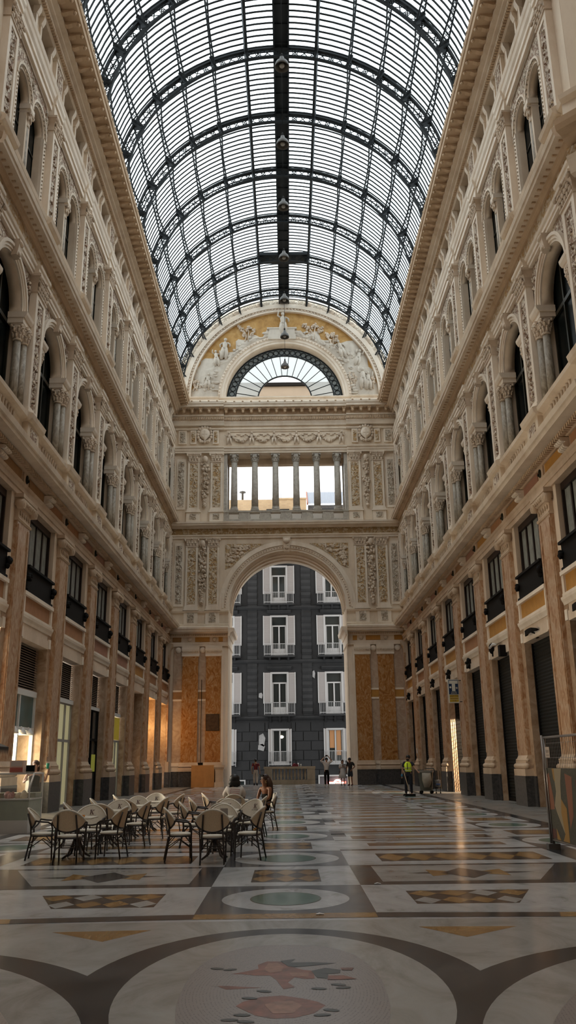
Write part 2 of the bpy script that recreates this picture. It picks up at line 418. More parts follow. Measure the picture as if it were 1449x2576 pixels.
# ---- second-storey pilaster, arch window and marble columns
def capital_leaf(b, w, d, z0, z1, m, back=.3):
    h = z1 - z0
    r0 = [(d+back, -w), (d, -w), (d, w), (d+back, w)]
    r1 = [(d+back, -w-.1), (d-.1, -w-.1), (d-.1, w+.1), (d+back, w+.1)]
    b.loft([[(x, y, z0+.05) for x, y in r0], [(x, y, z0+h*.55) for x, y in r0], [(x, y, z1-.09) for x, y in r1]], m)
    b.box(d-.12, d+back, -w-.12, w+.12, z1-.09, z1, m); b.box(d-.04, d+back, -w-.03, w+.03, z0, z0+.06, m)
    n = max(3, int(w*10))
    for row, (zz, k) in enumerate(((.25, 0), (.52, .5))):
        for i in range(n):
            y = -w + (i + .5 + (k if i < n-1 else 0))*2*w/n
            b.ball((d-.03-.03*row, y, z0+h*zz), (.05, w/n*.95, h*.17), 6, 4, m)
            b.ball((d-.07-.03*row, y, z0+h*(zz+.13)), (.04, w/n*.7, h*.06), 6, 4, m)
    for q in (-1, 1): b.ball((d-.12, q*(w+.06), z1-.18), (.07, .07, .09), 8, 5, m)
    b.ball((d-.13, 0, z1-.08), (.05, .07, .07), 6, 4, m)
def make_pilaster2():
    t = thing('carved_pilaster', 'x', 'pilaster'); w = .50; d = dz(7.98)
    b = MB()
    b.box(dz(7.9), dz(8.22), -w-.08, w+.08, 10.8, 11.72, 0)
    b.prism_y([(dz(8.22), 11.72), (dz(7.82), 11.72), (dz(7.76), 11.80), (dz(7.72), 11.94), (dz(7.85), 11.99), (dz(8.22), 11.99)], -w-.22, w+.22, 0)
    b.build('pedestal', M['cream'], t)
    b = MB(); b.box(dz(7.875), dz(7.93), -w*.62, w*.62, 10.98, 11.6, 0); b.build('pedestal_relief', M['relief'], t)
    b = MB()
    b.box(dz(7.92), dz(8.22), -w-.07, w+.07, 11.97, 12.10, 0); b.box(dz(7.945), dz(8.22), -w-.04, w+.04, 12.10, 12.2, 0)
    for q in (-1, 1): b.box(d, dz(8.22), q*w-(.2 if q > 0 else 0), q*w+(0 if q > 0 else .2), 12.2, 16.34, 0)
    b.box(d, dz(8.22), -w, w, 16.15, 16.36, 0); b.box(d, dz(8.22), -w, w, 12.2, 12.34, 0); b.box(dz(8.05), dz(8.22), -w, w, 12.2, 16.2, 0)
    b.build('shaft', M['cream_light'], t)
    b = MB(); b.box(dz(8.015), dz(8.06), -w+.2, w-.2, 12.34, 16.15, 0)
    for i in range(9): b.cluster((dz(8.0), 0, 12.6 + i*.4), (.03, .2, .17), 5, .05, 0)
    b.build('relief_panel', M['relief'], t)
    b = MB(); capital_leaf(b, w, d, 16.3, 16.95, 0); b.build('capital', M['carve'], t)
    b = MB(); b.prism_y([(dz(8.3), z) if d > 8.5 else (dz(d-.13), z) for d, z in [(8.6,16.93),(8.10,16.93),(8.10,17.02),(8.07,17.02),(8.07,17.14),(8.02,17.18),(8.0,17.26),(8.6,17.26)]], -w-.1, w+.1, 0); b.build('entablature_break', M['cream_light'], t)
    return t
def col_shape(b, x, y, z0, z1, r, m=0):
    b.lathe([(r*1.0, z0), (r*.99, z0+(z1-z0)*.3), (r*.86, z1)], x, y, 16, m)
def make_column2():
    t = thing('marble_column', 'x', 'column'); r = .135
    b = MB(); b.box(-.17, .17, -.15, .15, 11.9, 12.0, 0); b.lathe([(.17, 12.0), (.185, 12.04), (.17, 12.09), (.155, 12.1), (.155, 12.13), (.17, 12.16), (.155, 12.2), (.14, 12.22)], 0, 0, 16, 0); b.build('base', M['carve'], t)
    b = MB(); col_shape(b, 0, 0, 12.2, 14.27, r); b.build('shaft', M['greymarble'], t)
    b = MB(); b.lathe([(.13, 14.25), (.15, 14.27), (.15, 14.30), (.12, 14.32), (.14, 14.55), (.20, 14.74), (.16, 14.76)], 0, 0, 14, 0)
    for row, (zz, rr) in enumerate(((14.42, .145), (14.59, .175))):
        for k in range(8):
            a = 2*PI*(k + .5*row)/8; b.ball((rr*math.cos(a), rr*math.sin(a), zz), (.045, .045, .09), 6, 4, 0); b.ball((rr*1.2*math.cos(a), rr*1.2*math.sin(a), zz+.07), (.04, .04, .035), 6, 4, 0)
    for k in range(4):
        a = PI/4 + k*PI/2; b.ball((.23*math.cos(a), .23*math.sin(a), 14.72), .05, 6, 4, 0)
    b.box(-.19, .19, -.17, .17, 14.76, 14.83, 0); b.build('capital', M['carve'], t)
    return t
def make_arch2():
    t = thing('arched_window', 'x', 'window')
    b = MB()
    for r0, r1, x0 in ((1.26, 1.34, 8.19), (1.34, 1.44, 8.15), (1.44, 1.54, 8.10)): b.ring(dz(x0), dz(8.26), 0, 15.2, r0, r1, 24, 0)
    for q in (-1, 1):               # impost blocks over the paired columns
        b.box(dz(8.12), dz(8.62), q*1.55-.34, q*1.55+.34, 14.82, 15.0, 0)
        b.prism_y([(dz(8.62), 15.0), (dz(8.08), 15.0), (dz(8.02), 15.1), (dz(8.0), 15.2), (dz(8.62), 15.2)], q*1.55-.38, q*1.55+.36, 0)
    b.build('archivolt', M['cream_light'], t)
    b = MB(); b.prism_y([(dz(8.2), 16.36), (dz(8.02), 16.38), (dz(7.97), 16.7), (dz(7.95), 16.92), (dz(8.2), 16.92)], -.15, .15, 0)
    b.ball((dz(7.96), 0, 16.82), (.07, .17, .09), 8, 5, 0); b.ball((dz(8.0), 0, 16.46), (.06, .11, .09), 8, 5, 0); b.build('keystone', M['carve'], t)
    for q in (-1, 1):
        b = MB(); a = [(q*1.54*math.cos(PI/2*i/10), 15.2 + 1.54*math.sin(PI/2*i/10)) for i in range(11)]
        pts = [(dz(8.235), y, z) for y, z in a if z < 16.75] + [(dz(8.235), q*.3, 16.9), (dz(8.235), q*1.88, 16.9), (dz(8.235), q*1.88, 15.2)]
        b.poly(pts, 0); b.cluster((dz(8.2), q*1.6, 16.3), (.04, .22, .3), 22, .06, 0)
        b.build('spandrel_relief', M['relief'], t)
    b = MB()
    for y in (-1.5, 1.42): b.box(dz(8.62), dz(8.72), y, y+.08, 11.85, 14.85, 0)
    for y in (-.42, .42): b.box(dz(8.62), dz(8.72), y-.05, y+.05, 11.85, 16.3, 0)
    b.box(dz(8.62), dz(8.72), -1.26, 1.26, 14.8, 14.94, 0); b.box(dz(8.62), dz(8.72), -1.5, 1.5, 11.8, 12.2, 0)
    b.build('window_frame', M['bronze'], t)
    b = MB(); b.box(dz(8.69), dz(8.73), -1.52, 1.52, 11.8, 16.5, 0); b.build('pane', M['darkglass'], t)
    b = MB()                        # balustrade in the pedestal zone
    for i in range(8): b.lathe([(.035, 11.08), (.075, 11.2), (.05, 11.36), (.03, 11.5), (.05, 11.6), (.05, 11.66)], dz(8.05), -.84 + i*.24, 8, 0)
    b.box(dz(8.0), dz(8.12), -1.05, 1.05, 11.0, 11.08, 0)
    b.build('baluster_row', M['carve'], t)
    return t

# ---- third storey
def make_pilaster3():
    t = thing('slender_pilaster', 'x', 'pilaster'); w = .42; d = dz(7.98)
    b = MB(); b.box(dz(7.9), dz(8.22), -w-.08, w+.08, 18.3, 19.02, 0)
    b.prism_y([(dz(8.22), 19.02), (dz(7.84), 19.02), (dz(7.76), 19.1), (dz(7.72), 19.22), (dz(7.86), 19.3), (dz(8.22), 19.3)], -w-.2, w+.2, 0); b.build('pedestal', M['cream'], t)
    b = MB(); b.box(dz(7.92), dz(8.22), -w-.06, w+.06, 19.28, 19.44, 0)
    for q in (-1, 1): b.box(d, dz(8.22), q*w-(.17 if q > 0 else 0), q*w+(0 if q > 0 else .17), 19.44, 23.0, 0)
    b.box(d, dz(8.22), -w, w, 22.8, 23.0, 0); b.box(d, dz(8.22), -w, w, 19.44, 19.6, 0); b.box(dz(8.05), dz(8.22), -w, w, 19.44, 23.0, 0); b.build('shaft', M['cream_light'], t)
    b = MB(); b.box(dz(8.015), dz(8.06), -w+.17, w-.17, 19.6, 22.8, 0)
    for i in range(8): b.cluster((dz(8.0), 0, 19.85 + i*.39), (.03, .17, .16), 4, .045, 0)
    b.build('relief_panel', M['relief'], t)
    b = MB(); capital_leaf(b, w, d, 22.98, 23.55, 0); b.cluster((dz(7.9), 0, 23.3), (.05, .2, .2), 8, .06, 0); b.build('capital', M['carve'], t)
    b = MB(); b.prism_y([(dz(8.3), z) if d > 8.5 else (dz(d-.10), z) for d, z in [(8.6,23.55),(8.08,23.55),(8.1,24.02),(8.04,24.04),(8.04,24.2),(7.99,24.28),(7.99,24.42),(8.6,24.42)]], -w-.08, w+.08, 0); b.build('entablature_break', M['cream_light'], t)
    b = MB(); b.box(dz(8.06), dz(8.22), -w-.02, w+.02, 24.86, 26.15, 0); b.box(dz(8.02), dz(8.22), -w-.06, w+.06, 26.0, 26.15, 0)
    b.build('attic_strip', M['cream_light'], t)
    b = MB(); b.box(dz(8.03), dz(8.08), -w+.14, w-.14, 25.05, 25.95, 0); b.build('attic_relief', M['relief'], t)
    return t
def make_bifora():
    t = thing('paired_window', 'x', 'window')
    b = MB()
    for q in (-1, 1):
        for r0, r1, x0 in ((.60, .66, 8.14), (.66, .73, 8.11), (.73, .80, 8.07)): b.ring(dz(x0), dz(8.21), q*.80, 22.15, r0, r1, 18, 0)
        yy = q*1.5; b.box(dz(8.1), dz(8.21), yy-.1, yy+.1, 19.3, 22.15, 0)
    b.box(dz(8.08), dz(8.45), -.22, .22, 21.96, 22.15, 0)
    b.build('archivolt', M['cream_light'], t)
    for q in (-1, 1):
        b = MB(); a = [PI/2*i/8 for i in range(9)]
        b.poly([(dz(8.185), q*(.8+.8*math.cos(x)), 22.15+.8*math.sin(x)) for x in a] + [(dz(8.185), q*.8, 23.6), (dz(8.185), q*1.95, 23.6), (dz(8.185), q*1.95, 22.15)], 0)
        b.poly([(dz(8.185), q*(.8-.8*math.cos(x)), 22.15+.8*math.sin(x)) for x in a] + [(dz(8.185), q*.8, 23.6), (dz(8.185), 0, 23.6)], 0)
        b.build('spandrel_relief', M['relief'], t)
    b = MB()
    for q in (-1, 1):               # beaded bands
        for i in range(15):
            a = PI*(i+.5)/15; b.ball((dz(8.09), q*.80 - .69*math.cos(a), 22.15 + .69*math.sin(a)), .035, 6, 4, 0)
        for i in range(18): b.ball((dz(8.09), q*1.5, 19.45 + i*.15), .035, 6, 4, 0)
    b.cluster((dz(8.19), 0, 23.1), (.03, .28, .38), 16, .06, 0)
    for q in (-1, 1): b.cluster((dz(8.19), q*1.66, 23.0), (.03, .2, .5), 16, .06, 0)
    b.build('carved_trim', M['reliefgrey'], t)
    b = MB()
    for q in (-1, 1):
        b.box(dz(8.46), dz(8.5), q*.80-.64, q*.80+.62, 19.25, 22.8, 0)
    b.build('pane', M['darkglass'], t)
    b = MB()
    for q in (-1, 1):
        b.box(dz(8.43), dz(8.5), q*.80-.03, q*.80+.03, 19.3, 22.7, 0); b.box(dz(8.43), dz(8.5), q*.80-.6, q*.80+.6, 21.3, 21.38, 0)
    b.build('window_frame', M['bronze'], t)
    b = MB(); b.box(dz(8.03), dz(8.12), -1.75, 1.75, 23.62, 23.8, 0); b.build('lintel_band', M['cream_light'], t)
    return t
def make_column3():
    t = thing('slim_column', 'x', 'column')
    b = MB(); b.lathe([(.15, 19.3), (.16, 19.36), (.13, 19.45), (.11, 19.5)], 0, 0, 12, 0); b.build('base', M['carve'], t)
    b = MB(); col_shape(b, 0, 0, 19.48, 21.5, .105); b.build('shaft', M['greymarble'], t)
    b = MB(); b.lathe([(.1, 21.38), (.12, 21.4), (.09, 21.45), (.12, 21.65), (.19, 21.82), (.19, 21.88)], 0, 0, 12, 0)
    for k in range(8):
        a = 2*PI*k/8; b.ball((.15*math.cos(a), .15*math.sin(a), 21.66), (.045, .045, .09), 6, 4, 0)
    for k in range(4):
        a = PI/4 + k*PI/2; b.ball((.22*math.cos(a), .22*math.sin(a), 21.8), .05, 6, 4, 0)
    b.box(-.2, .2, -.2, .2, 21.82, 21.88, 0); b.build('capital', M['carve'], t)
    return t
def make_attic():
    t = thing('attic_window', 'x', 'window')
    b = MB()
    for q in (-1, 1): b.box(dz(8.12), dz(8.24), q*.62-.07, q*.62+.07, 24.86, 26.12, 0); b.prism_y([(dz(8.24), 25.75), (dz(8.1), 25.8), (dz(8.02), 25.98), (dz(8.0), 26.12), (dz(8.24), 26.12)], q*.64-.1, q*.64+.1, 0)
    b.build('window_surround', M['cream_light'], t)
    b = MB(); b.box(dz(8.66), dz(8.76), -.57, .57, 25.3, 26.15, 0); b.build('pane', M['darkglass'], t)
    return t

def series(make, ys, s_list, name_fn, dd=D0, off=0.0, group=None, proto=None):
    first = None
    for s, rot, nm in s_list:
        for i, y in enumerate(ys):
            k = len(ys) - 1 - i
            lab = name_fn(nm, ORD[k])
            if first is None:
                first = proto or make(); o = first
                o.location = (s*dd, y+off, 0); o.rotation_euler = (0, 0, rot); o['label'] = lab
            else: o = dup(first, (s*dd, y+off, 0), rot, lab)
            if group: o['group'] = group + ' on the ' + nm
    return first
series(make_pilaster1, PIL_Y, SIDES, lambda n, k: f'{k} veined orange marble pilaster from the far archway, {n}', group='ground floor marble pilasters')
series(make_mezz, BAY_Y, SIDES, lambda n, k: f'{k} mezzanine window behind a black balcony from the far archway, {n}', group='mezzanine windows')
series(make_pilaster2, PIL_Y, SIDES, lambda n, k: f'{k} carved first floor pilaster from the far end wall, {n}', off=P2OFF, group='carved first floor pilasters')
series(make_arch2, BAY_Y, SIDES, lambda n, k: f'{k} tall arched first floor window from the far end wall, {n}', off=P2OFF, group='arched first floor windows')
series(make_pilaster3, PIL_Y, SIDES, lambda n, k: f'{k} slender second floor pilaster from the far end wall, {n}', off=P3OFF, group='slender second floor pilasters')
series(make_bifora, BAY_Y, SIDES, lambda n, k: f'{k} paired arched second floor window from the far end wall, {n}', off=P3OFF, group='paired second floor windows')
ORD2 = ORD + ['thirteenth', 'fourteenth', 'fifteenth', 'sixteenth']
a0 = None
for s, rot, nm in SIDES:
    for i, y in enumerate([yy + q*.885 + P3OFF for yy in BAY_Y for q in (-1, 1)]):
        lab = f'{ORD2[15-i]} small square attic window from the far end wall, {nm}'
        if a0 is None: a0 = make_attic(); a0.location = place(s, y); a0['label'] = lab
        else: dup(a0, place(s, y), rot, lab)
        (a0 if (s > 0 and i == 0) else COL.objects[-1])
for o in COL.objects:
    if o.name.startswith('attic_window') and not o.parent: o['group'] = 'attic windows under the great cornice'
series(make_column3, BAY_Y, SIDES, lambda n, k: f'slim column dividing the {k} paired window from the far end wall, {n}', 8.26, P3OFF, 'slim window columns')
br = make_frieze_bracket(); tag(br, 'x', 'bracket')
series(None, BAY_Y, SIDES, lambda n, k: f'{k} carved scroll bracket in the lower frieze from the far archway, {n}', group='scroll brackets', proto=br)
# marble columns: a front and a rear one on each flank of every arched window
c0 = None
for s, rot, nm in SIDES:
    for i, y in enumerate(BAY_Y):
        for q, far in ((-1, 'near'), (1, 'far')):
            for dd, dy, rk in ((8.32, 1.40, 'inner'), (8.22, 1.70, 'outer')):
                lab = f'{rk} grey marble column, {far} flank of the {ORD[len(BAY_Y)-1-i]} arched window, {nm}'
                loc = (s*dd, y + P2OFF + q*dy, 0)
                if c0 is None: c0 = make_column2(); c0.location = loc; c0['label'] = lab; c0['category'] = 'column'
                else: dup(c0, loc, rot, lab)
                o = COL.objects[-1]
for o in COL.objects:
    if o.name.startswith('marble_column') and not o.parent: o['group'] = 'marble columns of the arched windows'
# coloured panels
protos = {}
def panel_colour(s, i):
    if s > 0: return ['ochre', 'ochre', 'ochre', 'terracotta', 'ochre', 'ochre', 'terracotta', 'ochre'][i]
    return ['terracotta', 'terracotta', 'terracotta', 'redpanel', 'redpanel', 'ochre', 'terracotta', 'terracotta'][i]
CNAME = {'ochre': 'ochre', 'terracotta': 'terracotta', 'redpanel': 'dull red', 'brownpanel': 'brown'}
for s, rot, nm in SIDES:
    for i, y in enumerate(BAY_Y):
        c = panel_colour(s, i); lab = f'{ORD[len(BAY_Y)-1-i]} white framed {CNAME[c]} panel over a shop from the far archway, {nm}'
        if c not in protos:
            o = make_spandrel(c); protos[c] = o; o.location = place(s, y); o.rotation_euler = (0, 0, rot); o['label'] = lab
        else: o = dup(protos[c], place(s, y), rot, lab)
        o['group'] = 'coloured panels over the shops on the ' + nm
        for q in (-1, 1):
            cc = ['brownpanel', 'terracotta', 'ochre', 'redpanel'][(i*2 + (q > 0) + (s > 0)*1) % 4] if s > 0 else ['brownpanel', 'brownpanel', 'terracotta', 'redpanel'][(i + (q > 0)) % 4]
            key = 'f' + cc; lab = f'{CNAME[cc]} frieze panel, {"near" if q < 0 else "far"} half of the {ORD[len(BAY_Y)-1-i]} bay from the archway, {nm}'
            if key not in protos:
                o = make_frieze_panel(cc); tag(o, lab, 'panel'); protos[key] = o; o.location = place(s, y + q*1.2); o.rotation_euler = (0, 0, rot)
            else: o = dup(protos[key], place(s, y + q*1.2), rot, lab)
            o['group'] = 'frieze panels on the ' + nm
# half pilasters where the long walls meet the end wall
for s, rot, nm in SIDES:
    t = thing('corner_pilaster', f'narrow orange marble half pilaster in the corner by the archway, {nm}', 'pilaster', (s*D0, 57.62, 0), rot)
    q = .28
    b = MB(); b.box(dz(7.78), dz(8.06), -q, q, 0, .95, 0); b.build('plinth', M['granite'], t)
    b = MB(); b.box(dz(7.82), dz(8.06), -q, q, .95, 1.6, 0); b.build('base', M['lowcream'], t)
    b = MB(); b.box(dz(7.93), dz(8.06), -q, q, 1.6, 8.5, 0); b.build('shaft', M['siena'], t)
    b = MB(); b.prism_y([(dz(8.06), 8.5), (dz(7.93), 8.5), (dz(7.9), 8.9), (dz(7.78), 9.1), (dz(7.78), 9.3), (dz(8.06), 9.3)], -q, q, 0); b.build('capital', M['lowcream'], t)
    t = thing('corner_strip', f'narrow carved corner strip climbing the upper floors beside the end wall, {nm}', 'pilaster', (s*D0, 57.62, 0), rot)
    for z0, z1 in ((11.97, 16.9), (19.28, 23.85)):
        b = MB(); b.box(dz(8.0), dz(8.22), -q, q, z0, z1, 0); b.build('shaft', M['cream_light'], t)
        b = MB(); b.box(dz(7.98), dz(8.02), -q+.1, q-.1, z0+.25, z1-.4, 0); b.build('relief_panel', M['relief'], t)
# ---------------------------------------------------------------- end wall with the great arch (own frame: x into the wall)
XC, YF = .08, 57.93
EL, ER = (XC, YF, 0), PI/2
def wl(X): return -(X - XC)
b = MB()
b.arch_panel(0, 4.0, -8.9, 8.9, 0, 17.9, 0, 4.08, 11.75, 0, 0, 1, 40)
b.box(0, 4.0, -8.9, -4.5, 17.9, 23.2, 1); b.box(0, 4.0, 4.5, 8.9, 17.9, 23.2, 1); b.box(0, 4.0, -4.5, 4.5, 17.9, 18.15, 1)
b.box(0, 1.6, -8.9, 8.9, 23.2, 27.65, 1); b.box(1.2, 1.7, -4.5, 4.5, 22.75, 23.2, 1)
b.ring(0, .9, 0, 27.65, 4.42, 8.35, 48, 1)
b.build('wall_end', [M['cream'], M['cream']], None, EL, ER, 'structure')
# jamb casings and archivolt of the great arch
TRIM[0] += 1
b = MB()
for q in (-1, 1):
    b.box(-.10, .3, q*4.31-.23, q*4.31+.23, 0, 9.0, 0); b.box(-.16, .2, q*4.45-.09, q*4.45+.09, 0, 9.0, 0)
for r0, r1, x in ((4.08, 4.22, -.06), (4.22, 4.45, -.12), (4.45, 4.54, -.2), (4.54, 4.78, -.1)): b.ring(x, .1, 0, 11.75, r0, r1, 44, 0)
for q in (-1, 1): b.box(-.12, .1, q*4.43-.35, q*4.43+.35, 11.35, 11.75, 0)
for i in range(70):
    a = PI*(i+.5)/70; b.ball((-.15, -4.33*math.cos(a), 11.75 + 4.33*math.sin(a)), .06, 6, 4, 1)
for x in (.9, 1.8, 2.8): b.ring(x, x+.25, 0, 11.75, 3.98, 4.12, 40, 0)
b.build('trim_%d' % TRIM[0], [M['cream_light'], M['carve']], None, EL, ER, 'structure')
t = thing('arch_keystone', 'carved scroll keystone at the crown of the great archway', 'keystone', EL, ER)
b = MB(); b.loft([[(.1,-.2,15.75),(-.3,-.2,15.75),(-.3,.2,15.75),(.1,.2,15.75)], [(.1,-.27,16.75),(-.5,-.27,16.75),(-.5,.27,16.75),(.1,.27,16.75)]], 0)
b.build('keystone_block', M['cream_light'], t)
b = MB(); b.ball((-.44, 0, 16.45), (.14, .24, .2), 10, 6); b.ball((-.36, 0, 15.98), (.1, .17, .14), 10, 6); b.cluster((-.42, 0, 16.2), (.06, .14, .2), 10, .06); b.build('carved_scroll', M['carve'], t)
for q, nm in ((-1, 'right'), (1, 'left')):
    b = MB()
    a = [(q*4.86*math.cos(PI/2*i/14), 11.75 + 4.86*math.sin(PI/2*i/14)) for i in range(15)]
    pts = [(-.03, y, z) for y, z in a if 13.9 < z < 16.35 and abs(y) > 1.6]
    pts = [(-.03, q*4.35, pts[0][2]+.2)] + pts[1:] + [(-.03, q*1.7, 16.36), (-.03, q*4.35, 16.36)]
    b.poly(pts, 0)
    o = b.build('spandrel_relief', M['reliefgold'], None, EL, ER); tag(o, f'gold ground foliage relief filling the {nm} spandrel of the great archway', 'relief')
    s = MB()
    for _ in range(46):
        for _k in range(50):
            y, z = q*RND.uniform(1.9, 4.2), RND.uniform(14.0, 16.2)
            if math.hypot(y, z-11.75) > 5.05: break
        s.ball((-.07, y, z), (.05, RND.uniform(.06,.2), RND.uniform(.05,.13)), 6, 4, 0)
    s.build('foliage_carving', M['carve'], o)
def etrim(profs, ranges, extra=None):
    TRIM[0] += 1; b = MB(); mats = []
    for prof, m in profs:
        k = mi(mats, m)
        for y0, y1, dx in ranges: b.prism_y([(x + (dx if x < .5 else 0), z) for x, z in prof], y0, y1, k)
    if extra: extra(b, mats)
    return b.build('trim_%d' % TRIM[0], [M[k] for k in mats], None, EL, ER, 'structure')
def xdent(b, mats):
    k = mi(mats, 'tan')
    for q in (-1, 1):
        for i in range(34): b.box(-.30, -.1, q*(4.2+i*.125)-.035, q*(4.2+i*.125)+.035, 9.84, 9.96, k)
    c = mi(mats, 'cream_light')     # the same moulding returns along the passage
    for q in (-1, 1):
        pr = [(0, 10.36), (.42, 10.36), (.38, 10.1), (.2, 10.06), (.12, 9.8), (.05, 9.8), (.05, 9.2), (.1, 9.15), (0, 9.1)]
        b.loft([[(x, q*(4.1 - yy), z) for yy, z in pr] for x in (-.42, 3.9)], c)
lr = [(-8.5, -4.08, 0), (4.08, 8.5, 0)]
etrim([([(.6,9.15),(-.12,9.15),(-.12,9.3),(-.14,9.28),(-.14,9.42),(.6,9.42)],'cream_light'), ([(.6,9.42),(-.08,9.42),(-.08,9.80),(.6,9.80)],'cream'),
       ([(.6,9.78),(-.14,9.78),(-.2,9.84),(-.2,9.97),(-.34,10.02),(-.34,10.06),(-.62,10.08),(-.66,10.22),(-.72,10.26),(-.74,10.38),(.0,10.55),(.6,10.55)],'cream_light')], lr, xdent)
etrim([([(.4,10.5),(-.16,10.5),(-.16,10.65),(-.08,10.7),(-.08,11.4),(-.2,11.46),(-.24,11.58),(-.1,11.62),(.4,11.62)],'cream')], lr)
etrim([([(.4,16.78),(-.1,16.78),(-.1,16.9),(-.18,16.94),(-.2,17.03),(.4,17.03)],'cream_light'), ([(.4,17.03),(-.12,17.03),(-.12,17.48),(.4,17.48)],'reliefgold2'),
       ([(.4,17.48),(-.2,17.48),(-.3,17.56),(-.3,17.6),(-.6,17.62),(-.62,17.72),(-.68,17.75),(-.7,17.86),(-.1,18.0),(.4,18.0)],'cream_light')], [(-8.5, 8.5, 0)])
def xtop(b, mats):
    k = mi(mats, 'tan')
    for i in range(-13, 14):
        y = i*.62; dx = -.15 if abs(y) > 4.5 else 0
        b.prism_y([(.1+dx, 26.12), (-.3+dx, 26.2), (-.7+dx, 26.4), (-.7+dx, 26.55), (.1+dx, 26.55)], y-.13, y+.13, k); b.ball((-.62+dx, y, 26.28), (.1, .1, .14), 6, 4, k)
        b.ball((-1.0+dx, y, 26.92), (.06, .08, .06), 6, 4, k)
    for i in range(-62, 63):
        y = i*.134; dx = -.15 if abs(y) > 4.5 else 0
        b.box(-.36+dx, -.1, y-.042, y+.042, 25.72, 25.92, k)
etrim([([(.4,25.35),(-.1,25.35),(-.16,25.5),(-.22,25.6),(-.22,25.72),(-.26,25.74),(-.26,25.95),(-.36,26.0),(-.36,26.1),(.4,26.1)],'cream_light'), ([(.4,26.1),(-.3,26.1),(-.3,26.55),(.4,26.55)],'tan'),
       ([(.4,26.55),(-.86,26.55),(-.88,26.7),(-.95,26.74),(-1.0,26.9),(-.9,26.98),(0,27.15),(.4,27.15)],'cream_light')], [(-8.5, -4.5, -.15), (-4.5, 4.5, 0), (4.5, 8.5, -.15)], xtop)
etrim([([(.4,27.05),(-.1,27.05),(-.1,27.5),(-.22,27.55),(-.24,27.64),(0,27.68),(.4,27.68)],'cream_light')], [(-8.3, -4.95, -.12), (-4.95, 4.95, 0), (4.95, 8.3, -.12)])
etrim([([(.4,23.2),(-.12,23.2),(-.12,23.34),(-.18,23.36),(-.18,23.5),(-.28,23.56),(-.3,23.66),(-.1,23.7),(.4,23.7)],'cream_light'), ([(.3,25.02),(-.06,25.02),(-.12,25.1),(-.06,25.16),(.3,25.16)],'cream_light')], [(-8.5, -4.5, -.12), (-4.5, 4.5, 0), (4.5, 8.5, -.12)])
# coloured inlays of the lower entablature
for q, nm in ((1, 'left'), (-1, 'right')):
    for j, (y0, y1) in enumerate(((4.45, 4.75), (5.35, 6.35), (7.3, 7.9))):
        c = 'ochre' if (q < 0 or j < 2) else 'brownpanel'
        b = MB(); b.box(-.10, -.04, min(q*y0, q*y1), max(q*y0, q*y1), 9.45, 9.77, 0); o = b.build('frieze_inlay', M[c], None, EL, ER)
        tag(o, f'{CNAME[c]} stone inlay {["next to the opening", "in the middle", "near the corner"][j]} of the {nm} archway frieze', 'panel', 'stone inlays of the archway frieze')
    for j, y in enumerate((5.03, 6.72)):
        b = MB(); n0 = len(b.v); b.lathe([(.13, 0), (.15, .04), (.09, .05), (.05, .09)], 0, 0, 14); b.xf(Matrix.Translation((-.08, q*y, 9.62)) @ Matrix.Rotation(-PI/2, 4, 'Y'), n0)
        o = b.build('frieze_rosette', M['carve'], None, EL, ER); tag(o, f'{["inner", "outer"][j]} round stone rosette in the {nm} archway frieze', 'rosette', 'rosettes of the archway frieze')
# marble pilasters of the archway piers
for q, nm in ((1, 'left'), (-1, 'right')):
    for j, (yc, w) in enumerate(((5.06, .51), (6.64, .54))):
        t = thing('archway_pilaster', f'{["inner", "outer"][j]} broad orange marble pilaster on the {nm} pier of the great archway', 'pilaster', (XC - q*yc, YF, 0), ER)
        b = MB(); b.box(-.26, .1, -w-.1, w+.1, 0, .97, 0); b.build('plinth', M['granite'], t)
        b = MB(); b.prism_y([(.1,.97),(-.3,.97),(-.3,1.1),(-.24,1.2),(-.3,1.28),(-.22,1.36),(-.16,1.54),(.1,1.54)], -w-.1, w+.1, 0); b.build('base', M['lowcream'], t)
        b = MB(); b.box(-.14, .1, -w, w, 1.54, 8.45, 0); b.build('shaft', M['sienarich'], t)
        b = MB(); b.prism_y([(.1,8.45),(-.14,8.45),(-.2,8.5),(-.16,8.56),(-.16,8.72),(-.24,8.85),(-.26,9.0),(-.22,9.02),(-.22,9.15),(.1,9.15)], -w-.06, w+.06, 0)
        for i in range(11): b.ball((-.2, -w + (i+.5)*2*w/11, 8.78), (.05, .04, .07), 6, 4, 1)
        b.build('capital', [M['cream_light'], M['carve']], t)
    for j, (y0, y1) in enumerate(((5.57, 6.1), (7.18, 7.8))):
        b = MB(); a, e = min(q*y0, q*y1), max(q*y0, q*y1)
        b.box(-.04, .1, a, e, 1.5, 9.1, 0); b.box(-.08, .1, a, e, 5.5, 5.62, 1); b.box(-.08, .1, a, e, 6.1, 6.22, 1); b.box(-.06, .1, a, e, 5.62, 6.1, 2); b.box(-.12, .1, a, e, 1.3, 1.52, 1); b.box(-.08, .1, a, e, 0, .97, 3); b.box(-.06, .1, a, e, .97, 1.3, 1)
        n0 = len(b.v); b.lathe([(.2, 0), (.2, .06), (.02, .06)], 0, 0, 12, 1); b.xf(Matrix.Translation((-.02, (a+e)/2, 8.9)) @ Matrix.Rotation(-PI/2, 4, 'Y'), n0)
        o = b.build('marble_strip', [M['pinkmarble'], M['cream_light'], M['brownpanel' if q > 0 else 'ochre'], M['granite']], None, EL, ER)
        tag(o, f'pale marble strip with {"a brown" if q > 0 else "an ochre"} block {["between the two pilasters", "beside the corner"][j]} of the {nm} archway pier', 'panel')
